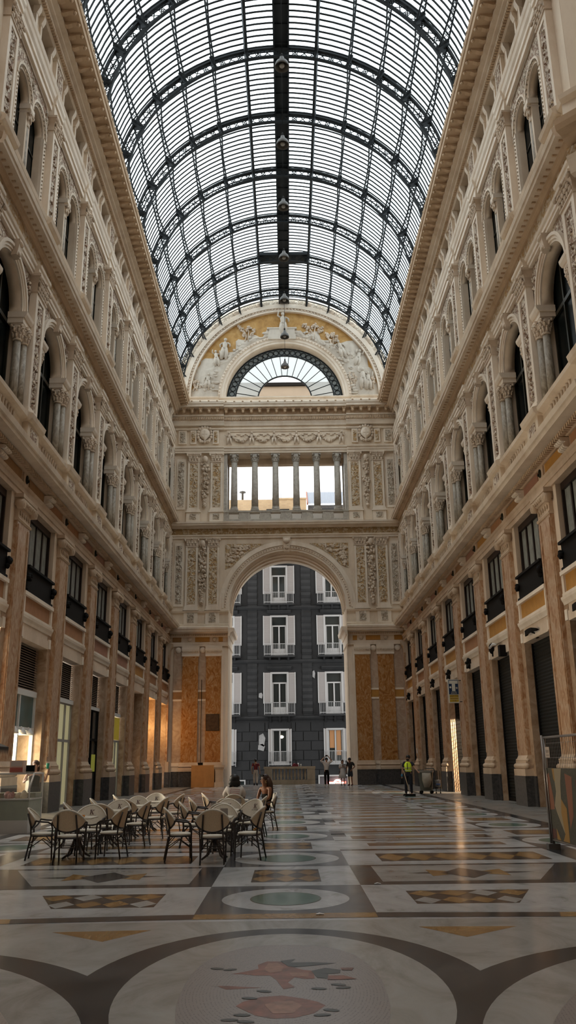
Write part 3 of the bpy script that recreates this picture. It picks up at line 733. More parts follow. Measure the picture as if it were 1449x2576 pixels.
# upper pilasters, their carved panels, and the hanging fruit festoons
def upper_pilasters(z0, z1, cap, ped, ys, w, where):
    for q, nm in ((1, 'left'), (-1, 'right')):
        for j, yc in enumerate(ys):
            t = thing('relief_pilaster', f'{["inner", "outer"][j]} carved relief pilaster, {nm} of the {where}', 'pilaster', (XC - q*yc, YF, 0), ER)
            b = MB(); b.box(-.16, .1, -w-.06, w+.06, ped[0], ped[1], 0); b.box(-.24, .1, -w-.12, w+.12, ped[1]-.1, ped[1], 0); b.box(-.2, .1, -w-.05, w+.05, ped[1], z0, 0); b.build('pedestal', M['cream_light'], t)
            b = MB(); b.box(-.19, 0, -w*.55, w*.55, ped[0]+.18, ped[1]-.22, 0); b.cluster((-.19, 0, (ped[0]+ped[1])/2), (.03, w*.5, .2), 9, .06, 0); b.build('pedestal_relief', M['reliefgrey'], t)
            b = MB(); b.box(-.10, .1, -w, w, z0, cap, 0)
            for s in (-1, 1): b.box(-.15, .1, s*(w-.06)-.06, s*(w-.06)+.06, z0, cap, 0)
            b.build('shaft', M['cream_light'], t)
            b = MB(); b.box(-.12, 0, -w+.14, w-.14, z0+.15, cap-.1, 0)
            n = int((cap-z0)/.33)
            for i in range(n): b.cluster((-.12, 0, z0+.35+i*.33), (.03, (w-.16)*(.5+.5*abs(math.sin(i*1.3))), .12), 4, .06, 0)
            b.build('relief_panel', M['reliefgold'], t)
            b = MB(); capital_leaf(b, w, -.14, cap, z1, 0, .2); b.build('capital', M['carve'], t)
        t = MB(); yc = (ys[0]+ys[1])/2; n = int((cap-z0)/.30)
        for i in range(n):
            z = cap + .1 - i*(cap-z0+.2)/n; k = i/(n-1)
            rr = (.30 if where != 'column gallery' else (.3 if i % 3 else .17))*(1 if k < .7 else 1 - .75*(k-.7)/.3)
            t.cluster((-.14, q*yc, z), (.12, rr, .17), 12, .085, 0)
        t.ball((-.2, q*yc, cap+.22), (.16, .2, .26), 10, 7, 0)
        o = t.build('fruit_festoon', M['carve'], None, EL, ER); tag(o, f'carved hanging fruit festoon between the relief pilasters {nm} of the {where}', 'festoon')
        b = MB(); b.box(-.05, .1, q*7.6-.32, q*7.6+.32, z0, cap+.3, 0); b.box(-.08, .1, q*7.6-.22, q*7.6+.22, z0+.2, cap+.1, 1)
        for i in range(8): b.cluster((-.08, q*7.6, z0+.5+i*(cap-z0-.6)/7), (.04, .18, .2), 5, .07, 1)
        o = b.build('corner_relief', [M['cream_light'], M['reliefgrey']], None, EL, ER); tag(o, f'narrow framed foliage relief in the corner, {nm} of the {where}', 'relief')
upper_pilasters(11.92, 16.80, 16.16, (10.6, 11.72), (5.20, 6.70), .42, 'great archway')
upper_pilasters(18.95, 23.2, 22.5, (17.98, 18.8), (5.02, 6.68), .42, 'column gallery')
# column gallery
cp = None
for i in range(6):
    x = XC - 3.76 + 1.505*i; lab = f'{ORD[i]} grey stone gallery column counted from the café side'
    if cp is None:
        cp = thing('gallery_column', lab, 'column', (x, YF+.25, 0), ER, 'gallery columns')
        b = MB(); b.box(-.3, .3, -.3, .3, 18.83, 18.93, 0); b.lathe([(.3, 18.93), (.31, 19.0), (.27, 19.04), (.26, 19.08), (.28, 19.12), (.25, 19.16)], n=18); b.build('base', M['stonecol'], cp)
        b = MB(); col_shape(b, 0, 0, 19.14, 22.6, .245); b.build('shaft', M['stonecol'], cp)
        b = MB(); b.lathe([(.21, 22.58), (.25, 22.6), (.25, 22.64), (.21, 22.66), (.24, 22.9), (.33, 23.1)], n=16)
        for row, (zz, rr) in enumerate(((22.76, .24), (22.94, .28))):
            for k in range(8): a = 2*PI*(k+.5*row)/8; b.ball((rr*math.cos(a), rr*math.sin(a), zz), (.06, .06, .11), 6, 4)
        for k in range(4): a = PI/4+k*PI/2; b.ball((.38*math.cos(a), .38*math.sin(a), 23.08), .075, 6, 4)
        b.box(-.31, .31, -.31, .31, 23.1, 23.2, 0); b.build('capital', M['stonecol'], cp)
    else: dup(cp, (x, YF+.25, 0), ER, lab)
for q, nm in ((1, 'café side'), (-1, 'shuttered side')):
    b = MB(); b.box(.02, .6, q*4.40-.14, q*4.40+.14, 18.83, 23.2, 0); b.box(1.2, 1.6, q*4.35-.15, q*4.35+.15, 18.83, 22.75, 0)
    o = b.build('gallery_pier', M['stonecol'], None, EL, ER); tag(o, f'flat grey stone pier closing the column gallery on the {nm}', 'pier')
b = MB()
b.box(-.02, .55, -4.5, 4.5, 18.72, 18.84, 0); b.box(.0, .5, -4.5, 4.5, 18.0, 18.2, 0); b.box(.0, .5, -4.5, 4.5, 18.0, 18.01, 0)
edges = [-4.5] + [ -3.76+1.505*i+k for i in range(6) for k in (-.36, .36)] + [4.5]
for i in range(0, len(edges), 2): b.box(.02, .5, edges[i], edges[i+1], 18.2, 18.72, 0)
par = thing('gallery_balustrade', 'low stone balustrade under the gallery columns with a white wall added behind', 'balustrade', EL, ER)
b.build('parapet', M['stonecol'], par)
b0 = None
for i in range(5):
    for j in range(5):
        y = -3.76 + 1.505*(i+.5) + (j-2)*.185
        if b0 is None:
            b = MB(); b.lathe([(.06, 18.2), (.06, 18.24), (.035, 18.27), (.065, 18.36), (.06, 18.42), (.028, 18.6), (.05, 18.66), (.06, 18.68), (.06, 18.72)], .25, 0, 10); b0 = b.build('baluster', M['stonecol'], par); b0.location = (0, y, 0)
        else: c = dup(b0, parent=par); c.location = (0, y, 0)
b = MB(); b.box(2.9, 3.1, -4.6, 4.6, 17.9, 19.55, 0); b.build('wall_white_backing', plain('white_backing', (.85, .85, .83), .8), None, EL, ER, 'structure')  # white wall added behind so the gaps between the balusters look bright
# attic frieze: cherubs and swags, shields
t = thing('garland_frieze', 'long carved frieze of swags and small figures over the column gallery', 'relief', EL, ER)
b = MB(); b.box(-.04, .1, -4.25, 4.25, 23.78, 24.9, 0)
for q in (-1, 1): b.box(-.1, .1, q*4.25-.06, q*4.25+.06, 23.75, 24.95, 0)
b.box(-.1, .1, -4.3, 4.3, 24.88, 24.97, 0); b.build('frieze_ground', M['cream'], t)
for i in range(5):
    b = MB(); y0 = -3.3 + i*1.65
    for k in range(13):
        u = k/12*2-1; b.cluster((-.12, y0 + u*.62, 24.12 + .42*u*u), (.08, .09, .06 + .06*(1-u*u)), 6, .07)
    for k in range(8): u = k/7*2-1; b.ball((-.09, y0 + u*.5, 24.62 + .08*math.sin(k*1.7)), (.04, .1, .035), 6, 4)
    b.build('swag', M['carve'], t)
for i in range(6):
    b = MB(); y0 = -4.12 + i*1.648
    b.ball((-.14, y0, 24.76), .095, 10, 7); b.ball((-.12, y0, 24.48), (.1, .12, .2), 10, 7)
    for q in (-1, 1): b.tube([(-.12, y0+q*.08, 24.36), (-.16, y0+q*.12, 24.1), (-.13, y0+q*.16, 23.84)], [.085, .065, .045], 8); b.tube([(-.13, y0+q*.1, 24.6), (-.2, y0+q*.22, 24.5), (-.18, y0+q*.34, 24.62)], [.05, .04, .03], 8)
    b.build('carved_figure', M['carve'], t)
for q, nm in ((1, 'left'), (-1, 'right')):
    t = thing('shield_cartouche', f'carved stone shield in a scrolled frame, {nm} end of the attic frieze', 'shield', (XC - q*5.93, YF, 0), ER)
    b = MB(); pr = [(math.sin(a)*(.42 if math.cos(a) > -.2 else .42*(1.1+math.cos(a))/.9), 24.66 + .52*math.cos(a)) for a in [2*PI*i/20 for i in range(20)]]
    b.loft([[(-.05, y*1.0, z) for y, z in pr], [(-.2, y*.94, 24.66+(z-24.66)*.94) for y, z in pr], [(-.28, y*.55, 24.66+(z-24.66)*.6) for y, z in pr]], 0, True); b.build('shield', M['cream_light'], t)
    b = MB()
    for k in range(16):
        a = 2*PI*k/16; b.ball((-.16, .5*math.sin(a), 24.66+.58*math.cos(a)), (.09, .12, .12), 8, 5)
    for s in (-1, 1): b.ball((-.2, s*.38, 25.1), (.1, .14, .12), 8, 5); b.ball((-.2, s*.3, 24.12), (.08, .12, .1), 8, 5)
    b.build('scroll_frame', M['carve'], t)
    b = MB(); b.box(-.30, -.26, -.2, .2, 24.63, 24.69, 0); b.box(-.30, -.26, -.03, .03, 24.4, 24.95, 0); b.build('emblem_bar', M['carve'], t)
    for j, dy in enumerate((-.82, .82)):
        b = MB(); b.box(-.15, .1, q*5.93+dy-.22, q*5.93+dy+.22, 23.95, 25.0, 0); b.box(-.18, 0, q*5.93+dy-.13, q*5.93+dy+.13, 24.05, 24.9, 1)
        for i in range(4): b.cluster((-.18, q*5.93+dy, 24.2+i*.18), (.03, .1, .08), 4, .05, 1)
        o = b.build('attic_relief', [M['cream_light'], M['reliefgold']], None, EL, ER); tag(o, f'small upright relief panel {"inner" if dy*q < 0 else "outer"} side of the {nm} stone shield', 'relief')
    b = MB(); b.box(-.12, .1, q*7.55-.3, q*7.55+.3, 23.95, 25.0, 0); b.box(-.15, 0, q*7.55-.2, q*7.55+.2, 24.05, 24.9, 1); b.cluster((-.15, q*7.55, 24.45), (.04, .16, .35), 12, .08, 1)
    o = b.build('attic_relief', [M['cream_light'], M['reliefgrey']], None, EL, ER); tag(o, f'small square relief in the {nm} corner of the attic frieze', 'relief')
# lunette: mouldings, relief scene, fan window
TRIM[0] += 1; b = MB()
for r0, r1, x in ((4.42, 4.6, -.05), (4.6, 4.82, -.12), (4.82, 4.98, -.2)): b.ring(x, .3, 0, 27.68, r0, r1, 44, 0)
for r0, r1, x in ((7.02, 7.14, -.28), (7.14, 7.32, -.2), (7.32, 7.6, -.3), (7.6, 7.72, -.18)): b.ring(x, .2, 0, 27.68, r0, r1, 60, 0)
b.ring(-.10, .2, 0, 27.68, 7.72, 8.2, 60, 2)
for i in range(90): a = PI*(i+.5)/90; b.ball((-.24, -7.23*math.cos(a), 27.68+7.23*math.sin(a)), (.06, .08, .08), 6, 4, 1)
for i in range(60): a = PI*(i+.5)/60; b.ball((-.2, -4.9*math.cos(a), 27.68+4.9*math.sin(a)), (.06, .08, .08), 6, 4, 1)
for i in range(13):
    a = PI*(i+.5)/13; n0 = len(b.v); b.lathe([(.24, 0), (.26, .07), (.18, .08), (.12, .14), (.02, .16)], 0, 0, 12, 1); b.xf(Matrix.Translation((-.1, -7.95*math.cos(a), 27.68+7.95*math.sin(a))) @ Matrix.Rotation(-PI/2, 4, 'Y'), n0)
b.build('trim_%d' % TRIM[0], [M['cream_light'], M['carve'], M['reliefgrey']], None, EL, ER, 'structure')
M['gold'] = marble('gold_mosaic', [(.3, (.40, .20, .045)), (.5, (.55, .30, .08)), (.7, (.64, .40, .15))], 1.6, 1.0, .45)
M['paleRelief'] = stucco('pale_relief_stone', (.66, .585, .49), (.46, .385, .31))
t = thing('lunette_relief', 'half round gold ground relief of pale rocks, trees and figures over the fan window', 'relief', EL, ER)
b = MB(); b.ring(-.02, .1, 0, 27.68, 4.98, 7.04, 60, 0); b.build('gold_ground', M['gold'], t)
# rocky ground hugging the fan window, higher at the flanks
b = MB(); rr = random.Random(3)
n = 70; rings = []
for i in range(n+1):
    a = PI*i/n; side = abs(math.cos(a))
    cc = math.cos(a); lim = .62 if cc > 0 else .80
    top = 5.62 + .22*math.sin(i*1.3) + .18*math.sin(i*.53+1) + 1.5*min(1, max(0, side-lim)/.14)
    top = min(top, 7.0)
    rad = [4.98 + (top-4.98)*k/7 for k in range(8)]
    rings.append([(-.08 - .14*math.sin(PI*min(1, k/6.5))*(.6+.4*rr.random()) if k < 7 else -.03, -r*math.cos(a), 27.68 + r*math.sin(a)) for k, r in enumerate(rad)])
b.loft(rings, 0, False, False, False)
for _ in range(60):
    a = PI*rr.random(); r = 5.1 + .5*rr.random(); b.ball((-.16, -r*math.cos(a), 27.68+r*math.sin(a)), (.08, rr.uniform(.1,.3), rr.uniform(.06,.15)), 7, 5, 0)
b.build('rocks', M['paleRelief'], t)
def pol(X, z): return (-.15, wl(X), z)
def figure(b, X, z, h, lean=0, k=0):
    """a small draped relief figure, h tall, standing or seated on z"""
    s = h/1.75
    P = lambda dx, dzz, d=0: (-.16-d, wl(X + (dx + lean*dzz)*s), z + dzz*s)
    b.ball(P(0, 1.6, .06), .12*s, 10, 7); b.ball(P(0, 1.68, .02), (.12*s, .14*s, .1*s), 8, 5)
    b.tube([P(0, 1.5), P(0, 1.3, .03), P(.02, 1.0, .05), P(.0, .8, .06)], [.07*s, .2*s, .17*s, .22*s], 10)
    b.tube([P(-.02, .9, .05), P(-.12, .5, .1), P(-.14, 0, .02)], [.2*s, .17*s, .1*s], 9); b.tube([P(.05, .9, .05), P(.18, .5, .08), P(.2, 0, .02)], [.2*s, .16*s, .1*s], 9)
    up = k % 2
    b.tube([P(-.17, 1.38), P(-.36, 1.2 if not up else 1.5, .06), P(-.3, .95 if not up else 1.8, .08)], [.08*s, .06*s, .05*s], 8)
    b.tube([P(.17, 1.38), P(.38, 1.25, .06), P(.42, 1.0 if k % 3 else 1.7, .08)], [.08*s, .06*s, .05*s], 8)
    for i in range(7): b.tube([P(-.2+i*.065, .8, .1), P(-.26+i*.09, .1, .1)], .035*s, 6)
def treerel(b, X, z, h, w):
    for q in (-.18, .1): b.tube([pol(X+q, z), pol(X+q*.5+.05, z+h*.3), pol(X+q*1.4, z+h*.62)], [.06, .05, .03], 7)
    for i in range(7): b.cluster((-.14, wl(X + w*(i/6-.5)*1.5), z + h*(.62+.22*math.sin(i*1.9+1))), (.07, w*.2, h*.13), 12, .075)
b = MB(); b.box(-.3, 0, wl(.98), wl(-1.15), 32.35, 32.75, 0); b.box(-.34, 0, wl(1.05), wl(-1.22), 33.2, 33.32, 0); b.box(-.3, 0, wl(.9), wl(-1.05), 32.75, 33.2, 0); b.build('altar', M['paleRelief'], t)
figs = [(0, 32.75, 1.9, 0, 1), (-4.55, 30.75, 1.75, .1, 2), (-5.0, 30.2, 1.3, -.1, 3), (4.6, 30.75, 1.5, -.3, 2), (5.5, 30.1, 1.3, .25, 3), (-5.75, 28.3, 1.3, .1, 2), (5.95, 28.15, 1.75, 0, 1), (6.35, 28.1, 1.5, 0, 0)]
for k, (X, z, h, le, kk) in enumerate(figs):
    b = MB(); figure(b, X, z, h, le, kk); b.build('carved_figure', M['paleRelief'], t)
for X, z, h, w in ((-2.75, 32.2, 1.55, .75), (2.3, 32.35, 1.5, .9), (3.7, 31.6, 1.5, .5), (5.2, 28.15, 1.5, .3), (6.62, 28.2, 1.2, .25), (-6.6, 28.2, 1.0, .3)):
    b = MB(); treerel(b, X, z, h, w); b.build('carved_tree', M['carve'], t)
for X, z, e3, n in ((-5.9, 28.5, (.08, .75, .3), 40), (4.9, 30.9, (.08, .5, .5), 26)):
    b = MB(); b.cluster((-.16, wl(X), z), e3, n, .1); b.build('carved_plants', M['paleRelief'], t)
M['milkglass'], nt, bs = newmat('hazy_glass')
nt.nodes.remove(bs); tr = nd(nt, 'ShaderNodeBsdfTransparent', Color=(.42, .455, .46, 1)); tl = nd(nt, 'ShaderNodeBsdfTranslucent', Color=(.33, .355, .355, 1)); mx = nd(nt, 'ShaderNodeMixShader', Fac=.72)
nt.links.new(tr.outputs[0], mx.inputs[1]); nt.links.new(tl.outputs[0], mx.inputs[2]); nt.links.new(mx.outputs[0], nt.nodes['Material Output'].inputs['Surface'])
M['borderglass'] = plain('border_backing', (.24, .27, .275), .5)
w = thing('window_1', 'half round fan window of hazy glass with a dark scrolled border under the vault', 'window', EL, ER, kind='structure')
b = MB()
for r0, r1, x in ((4.32, 4.44, .72), (3.72, 3.80, .76), (2.02, 2.1, .74)): b.ring(x, .86, 0, 27.7, r0, r1, 44, 0)
for i in range(1, 17):
    a = PI*i/17; n0 = len(b.v); b.box(.77, .83, -.022, .022, 2.05, 3.75, 0); b.xf(Matrix.Translation((0, 0, 27.7)) @ Matrix.Rotation(a-PI/2, 4, 'X'), n0)
b.box(.72, .86, -4.44, -2.02, 27.62, 27.74, 0); b.box(.72, .86, 2.02, 4.44, 27.62, 27.74, 0)
b.build('window_frame', M['ironroof'], w)
b = MB(); b.ring(.84, .86, 0, 27.7, 3.78, 4.35, 44, 1)
for i in range(30):
    a = PI*(i+.5)/30; c, s = math.cos(a), math.sin(a)
    for r, rad in ((4.06, .2),): b.tube([(.8, -r*c + rad*math.cos(k*PI/4), 27.7 + r*s + rad*math.sin(k*PI/4)) for k in range(8)], .026, 5, 0, True, True)
b.build('scroll_border', [M['ironroof'], M['borderglass']], w)
b = MB()
for i in range(24):
    a, e = PI*i/24, PI*(i+1)/24
    b.poly([(.82, -r*math.cos(x), 27.7 + r*math.sin(x)) for r, x in ((2.05, a), (3.75, a), (3.75, e), (2.05, e))], 0)
b.build('pane', M['milkglass'], w)
# ---------------------------------------------------------------- glazed barrel vault
RR, RZ, RX = 8.1, 27.65, .1
RY0, RY1 = 13.0, 57.9
ceil = thing('ceiling', 'tall glazed iron barrel vault over the arcade', 'roof', (RX, 0, RZ), kind='structure')
def rp(r, a, y): return (r*math.sin(a), y, r*math.cos(a))
M['roofglass'], nt, bs = newmat('roof_glass')
for n in list(nt.nodes):
    if n != nt.nodes['Material Output']: nt.nodes.remove(n)
tr = nd(nt, 'ShaderNodeBsdfTransparent'); gl = nd(nt, 'ShaderNodeBsdfGlossy', Roughness=.15); mixs = nd(nt, 'ShaderNodeMixShader', Fac=.05)
nz = nd(nt, 'ShaderNodeTexNoise', Scale=.5, Detail=4); nt.links.new(pos(nt, 1, .35, 1), nz.inputs['Vector'])
nt.links.new(ramp(nt, nz.outputs['Fac'], [(.35, (.74, .82, .86)), (.6, (.86, .92, .95))]), tr.inputs['Color'])
nt.links.new(tr.outputs[0], mixs.inputs[1]); nt.links.new(gl.outputs[0], mixs.inputs[2]); nt.links.new(mixs.outputs[0], nt.nodes['Material Output'].inputs['Surface'])
b = MB(); n = 36
b.loft([[rp(RR+.02, -PI/2 + PI*i/n, y) for i in range(n+1)] for y in (RY0, RY1)], 0, True, False, False)
b.build('glass_vault', M['roofglass'], ceil)
# thin dark glazing bars, twelve to a bay
RIBS = [33.59 + 4.45*k for k in range(-4, 6)]
b = MB(); sp = 4.45/13
y = RY0 + .1
k0 = math.ceil((RY0 - RIBS[0])/sp); k1 = int((RY1 - RIBS[0])/sp)
for k in range(k0, k1+1):
    y = RIBS[0] + k*sp
    b.loft([[rp(RR-.02, -PI/2 + PI*i/40, y-.039) for i in range(41)], [rp(RR-.062, -PI/2 + PI*i/40, y-.039) for i in range(41)], [rp(RR-.062, -PI/2 + PI*i/40, y+.039) for i in range(41)], [rp(RR-.02, -PI/2 + PI*i/40, y+.039) for i in range(41)]], 0, False, False, False)
b.build('glazing_bars', M['ironroof'], ceil)
# truss ribs with pierced webs
def rib(b):
    n = 64; R0, R1 = RR-.16, RR-.68
    for r, hh, ww in ((R0, .09, .08), (R1, .07, .085)):
        b.loft([[rp(q, -PI/2 + PI*i/n, w) for q, w in ((r, -ww), (r, ww), (r-hh, ww), (r-hh, -ww))] for i in range(n+1)], 0)
    m = 52
    for i in range(m):
        a0, a1 = -PI/2 + PI*i/m, -PI/2 + PI*(i+1)/m
        ra, rb2 = R0-.1, R1
        b.tube([rp(ra, a0, 0), rp(rb2, a1, 0)], .024, 4, 0, False); b.tube([rp(rb2, a0, 0), rp(ra, a1, 0)], .024, 4, 0, False)
        if i % 2: b.tube([rp((ra+rb2)/2 + (.12)*math.cos(k*PI/3), (a0+a1)/2 + .017*math.sin(k*PI/3), 0) for k in range(6)], .024, 4, 0, False, True)
    for k in range(-6, 7):
        if k == 0: continue
        a = math.radians(12.9*k)
        b.loft([[rp(RR-.15, a-.012, .3), rp(RR-.15, a+.012, .3), rp(RR-.15, a+.012, -.3), rp(RR-.15, a-.012, -.3)], [rp(RR-.74, a-.008, .1), rp(RR-.74, a+.008, .1), rp(RR-.74, a+.008, -.1), rp(RR-.74, a-.008, -.1)]], 0)
r0 = None
for y in RIBS:
    if r0 is None:
        b = MB(); rib(b); r0 = b.build('rib', M['ironroof'], ceil); r0.location = (0, y, 0)
    else: c = dup(r0, parent=ceil); c.location = (0, y, 0)
# lattice purlins, bellied between the ribs
def purlin(b, a, heavy):
    if heavy:
        b.loft([[rp(r, a+da, y) for r, da in ((RR-.1, -.009), (RR-.1, .009), (RR-.42, .009), (RR-.42, -.009))] for y in (RY0, RY1)], 0); return
    ys = [RIBS[0] - 4.45] + RIBS + [RY1]
    for ya, yb in zip(ys, ys[1:]):
        if yb < RY0 or yb - ya < .5: continue
        N = 11; bot = []
        for i in range(N+1):
            u = i/N; bot.append((RR - .34 - .26*abs(2*u-1)**1.5, ya + (yb-ya)*u))
        bot = [(r, max(y, RY0)) for r, y in bot]
        b.tube([rp(r, a, y) for r, y in bot], .042, 5, 0, False); b.tube([rp(RR-.15, a, max(ya, RY0)), rp(RR-.15, a, yb)], .042, 5, 0, False)
        for i in range(N):
            b.tube([rp(bot[i][0], a, bot[i][1]), rp(RR-.15, a, bot[i+1][1])], .019, 4, 0, False); b.tube([rp(RR-.15, a, bot[i][1]), rp(bot[i+1][0], a, bot[i+1][1])], .019, 4, 0, False)
for k in range(-6, 7):
    if k == 0: continue
    b = MB(); purlin(b, math.radians(12.9*k), abs(k) == 1); b.build('purlin', M['ironroof'], ceil)
b = MB(); b.box(-.36, .36, RY0, RY1, RR-.14, RR-.02, 0)
for q in (-1, 1): b.box(q*.36-.04, q*.36+.04, RY0, RY1, RR-.3, RR-.02, 0)
for y in [RY0 + .5 + i*1.1 for i in range(40)]: b.box(-.36, .36, y-.03, y+.03, RR-.2, RR-.1, 0)
b.build('ridge_walkway', M['ironroof'], ceil)
b = MB(); b.box(-1.75, 1.75, RIBS[8]-.2, RIBS[8]+.9, RR-.35, RR-.12, 0); b.build('service_platform', M['ironroof'], ceil)
# bell lamps hung from the ridge
l0 = None
for i, y in enumerate((28.75, 33.45, 38.15, 42.9, 47.6, 52.35, 57.0)):
    lab = f'{ORD[i]} grey bell shaped lamp hanging under the vault ridge, counted towards the end wall'
    loc = (RX + .02, y, 29.75)
    if l0 is None:
        l0 = thing('pendant_lamp', lab, 'lamp', loc, 0, 'bell lamps under the vault')
        b = MB(); b.lathe([(.05, .42), (.09, .40), (.11, .28), (.16, .22), (.25, .12), (.30, -.02), (.31, -.12), (.29, -.12), (.26, -.02), (.05, .1)], n=20); b.build('shade', M['lampgrey'], l0)
        b = MB(); b.tube([(0, 0, .4), (0, 0, 5.86)], .012, 6); b.lathe([(.04, .4), (.055, .5), (.03, .6)], n=10); b.build('suspension_rod', M['iron'], l0)
        b = MB(); b.ball((0, 0, -.03), (.12, .12, .11), 12, 8); b.build('bulb', plain('lamp_glass', (.35, .33, .3), .2), l0)
    else: dup(l0, loc, 0, lab)
# ---------------------------------------------------------------- inlaid marble floor
def fmarble(name, stops, scale, rough=.16):
    m, nt, b = newmat(name); b.inputs['Specular IOR Level'].default_value = .5
    n = nd(nt, 'ShaderNodeTexNoise', Scale=scale, Detail=8, Roughness=.65, Distortion=1.8); nt.links.new(pos(nt, 1, .6, 1, (0, 0, .5)), n.inputs['Vector'])
    nt.links.new(ramp(nt, n.outputs['Fac'], stops), b.inputs['Base Color'])
    n2 = nd(nt, 'ShaderNodeTexNoise', Scale=.8, Detail=5); nt.links.new(pos(nt), n2.inputs['Vector'])
    nt.links.new(ramp(nt, n2.outputs['Fac'], [(.3, (rough*.8,)*3), (.7, (rough*1.7,)*3)]), b.inputs['Roughness'])
    n3 = nd(nt, 'ShaderNodeTexNoise', Scale=5, Detail=2); nt.links.new(pos(nt), n3.inputs['Vector']); bump(nt, b, n3.outputs['Fac'], .04, .004)
    return m
FM = [fmarble('floor_white', [(.30, (.30, .29, .285)), (.42, (.43, .43, .435)), (.6, (.50, .505, .51))], 1.6),
      fmarble('floor_grey', [(.3, (.060, .063, .071)), (.55, (.097, .10, .11)), (.75, (.14, .143, .15))], 1.5),
      fmarble('floor_gold', [(.3, (.20, .105, .035)), (.5, (.31, .175, .06)), (.7, (.37, .245, .12))], 2.2),
      fmarble('floor_green', [(.3, (.08, .14, .115)), (.55, (.125, .205, .17)), (.75, (.17, .25, .21))], 3),
      fmarble('floor_brown', [(.3, (.085, .058, .043)), (.5, (.15, .105, .078)), (.7, (.22, .16, .12))], 2),
      fmarble('floor_cream', [(.3, (.255, .24, .22)), (.5, (.36, .35, .335)), (.7, (.42, .415, .405))], 1.2),
      fmarble('floor_charcoal', [(.3, (.025, .027, .031)), (.55, (.045, .048, .054)), (.75, (.07, .073, .08))], 1.2),
      None,
      plain('mosaic_red', (.19, .06, .035), .3, var=.5, scale=9), plain('mosaic_dark', (.03, .035, .034), .3, var=.3, scale=9), plain('mosaic_flesh', (.27, .125, .075), .3, var=.3, scale=12),
      fmarble('floor_dark_brown', [(.3, (.03, .024, .022)), (.55, (.06, .047, .042)), (.75, (.09, .07, .06))], 2),
      fmarble('floor_paving', [(.3, (.13, .115, .10)), (.5, (.20, .185, .165)), (.7, (.26, .24, .215))], 2.5, .3)]
m, nt, bs = newmat('mosaic_ground'); bs.inputs['Roughness'].default_value = .3
v = nd(nt, 'ShaderNodeTexVoronoi', Scale=55); nt.links.new(pos(nt, 1.6, .8, 1), v.inputs['Vector'])
wv = nd(nt, 'ShaderNodeTexWave', wave_type='RINGS', rings_direction='SPHERICAL', Scale=14, Distortion=.6, Detail=1); 
mp = pos(nt, 1.0, .55, 1); mp.node.inputs['Location'].default_value = (0, -3.52, 0); nt.links.new(mp, wv.inputs['Vector'])
mm = nd(nt, 'ShaderNodeMath', operation='MULTIPLY'); nt.links.new(wv.outputs['Fac'], mm.inputs[0]); mm.inputs[1].default_value = .8
ad = nd(nt, 'ShaderNodeMath', operation='ADD'); nt.links.new(mm.outputs[0], ad.inputs[0]); nt.links.new(v.outputs['Distance'], ad.inputs[1])
nt.links.new(ramp(nt, ad.outputs[0], [(.2, (.115, .105, .10)), (.7, (.27, .245, .235))]), bs.inputs['Base Color'])
FM[7] = m
W_, G_, O_, GR, BR, CR, CH, MO, RD, DK, FL, DB, PV = range(13)
fb = MB(); LAY = .0009
def fp(pts, m, l): fb.poly([(x, y, l*LAY) for x, y in pts], m)
def fr(x0, x1, y0, y1, m, l): fp([(x0,y0),(x1,y0),(x1,y1),(x0,y1)], m, l)
def ell(cx, cy, a, b_, m, l, rot=0, p=2.0, n=64):
    pts = []
    for i in range(n):
        t = 2*PI*i/n; c, s = math.cos(t), math.sin(t)
        u = a*math.copysign(abs(c)**(2/p), c); v_ = b_*math.copysign(abs(s)**(2/p), s)
        pts.append((cx + u*math.cos(rot) + v_*math.sin(rot), cy - u*math.sin(rot) + v_*math.cos(rot)))
    fp(pts, m, l)
fb.box(-8.6, 8.6, 2.0, 61.95, -.4, 0, W_)
fb.box(-22, 22, -12, 19.35, -.4, -.0002, W_)
# zodiac ring: ovals set radially
YC = 1.5
fr(-9, 9, -6, 9.0, CR, 1)
for k in range(-5, 6):
    t = math.radians(30*k); c = (4.9*math.sin(t), YC + 4.9*math.cos(t)); ell(c[0], c[1], 1.47, 2.19, CH, 2 + (k+5)*.06, t)
for k in range(-5, 6):
    t = math.radians(30*k); c = (4.9*math.sin(t), YC + 4.9*math.cos(t)); ell(c[0], c[1], 1.12, 1.93, CR, 3, t); ell(c[0], c[1], .69, 1.45, MO, 4, t, 2.5)
for s in (-1, 1): fp([(s*1.24, 8.60), (s*2.15, 8.56), (s*1.59, 8.09)], O_, 2)
# mosaic picture in the middle oval: a winged figure and a bowl (plain shapes)
fp([(-.3,6.0),(-.26,6.1),(-.15,6.21),(-.01,6.24),(.13,6.16),(.22,6.08),(.27,5.99),(.19,5.82),(.07,5.73),(-.06,5.72),(-.17,5.79)], RD, 5)
fp([(-.12,6.02),(-.05,6.1),(.06,6.1),(.12,6.0),(.06,5.82),(-.06,5.82)], FL, 6)
fp([(-.2,7.13),(-.13,7.24),(-.03,7.23),(.03,7.09),(.14,6.95),(.22,6.91),(.22,6.68),(.15,6.67),(.08,6.73),(.03,6.58),(.08,6.45),(0,6.4),(-.05,6.65),(-.1,6.79),(-.2,6.79),(-.3,6.84),(-.38,6.85),(-.27,6.93),(-.19,7.0)], RD, 5)
fp([(-.12,7.18),(-.05,7.18),(.0,7.06),(-.02,6.9),(-.1,6.86),(-.15,6.98)], FL, 6); fp([(.04,6.86),(.18,6.86),(.18,6.74),(.06,6.76)], FL, 6)
fp([(-.03,7.25),(.09,7.31),(.05,7.19),(.22,7.19),(.4,7.15),(.22,7.08),(.09,7.04),(.03,7.06)], DK, 6)
fp([(.2,6.91),(.31,7.0),(.42,6.93),(.41,6.83),(.32,6.81),(.33,6.67),(.24,6.7)], DK, 6)
fp([(.32,6.76),(.43,6.76),(.52,6.65),(.38,6.64),(.31,6.64)], RD, 7); fp([(.42,6.99),(.52,6.99),(.5,6.91),(.43,6.92)], RD, 7)
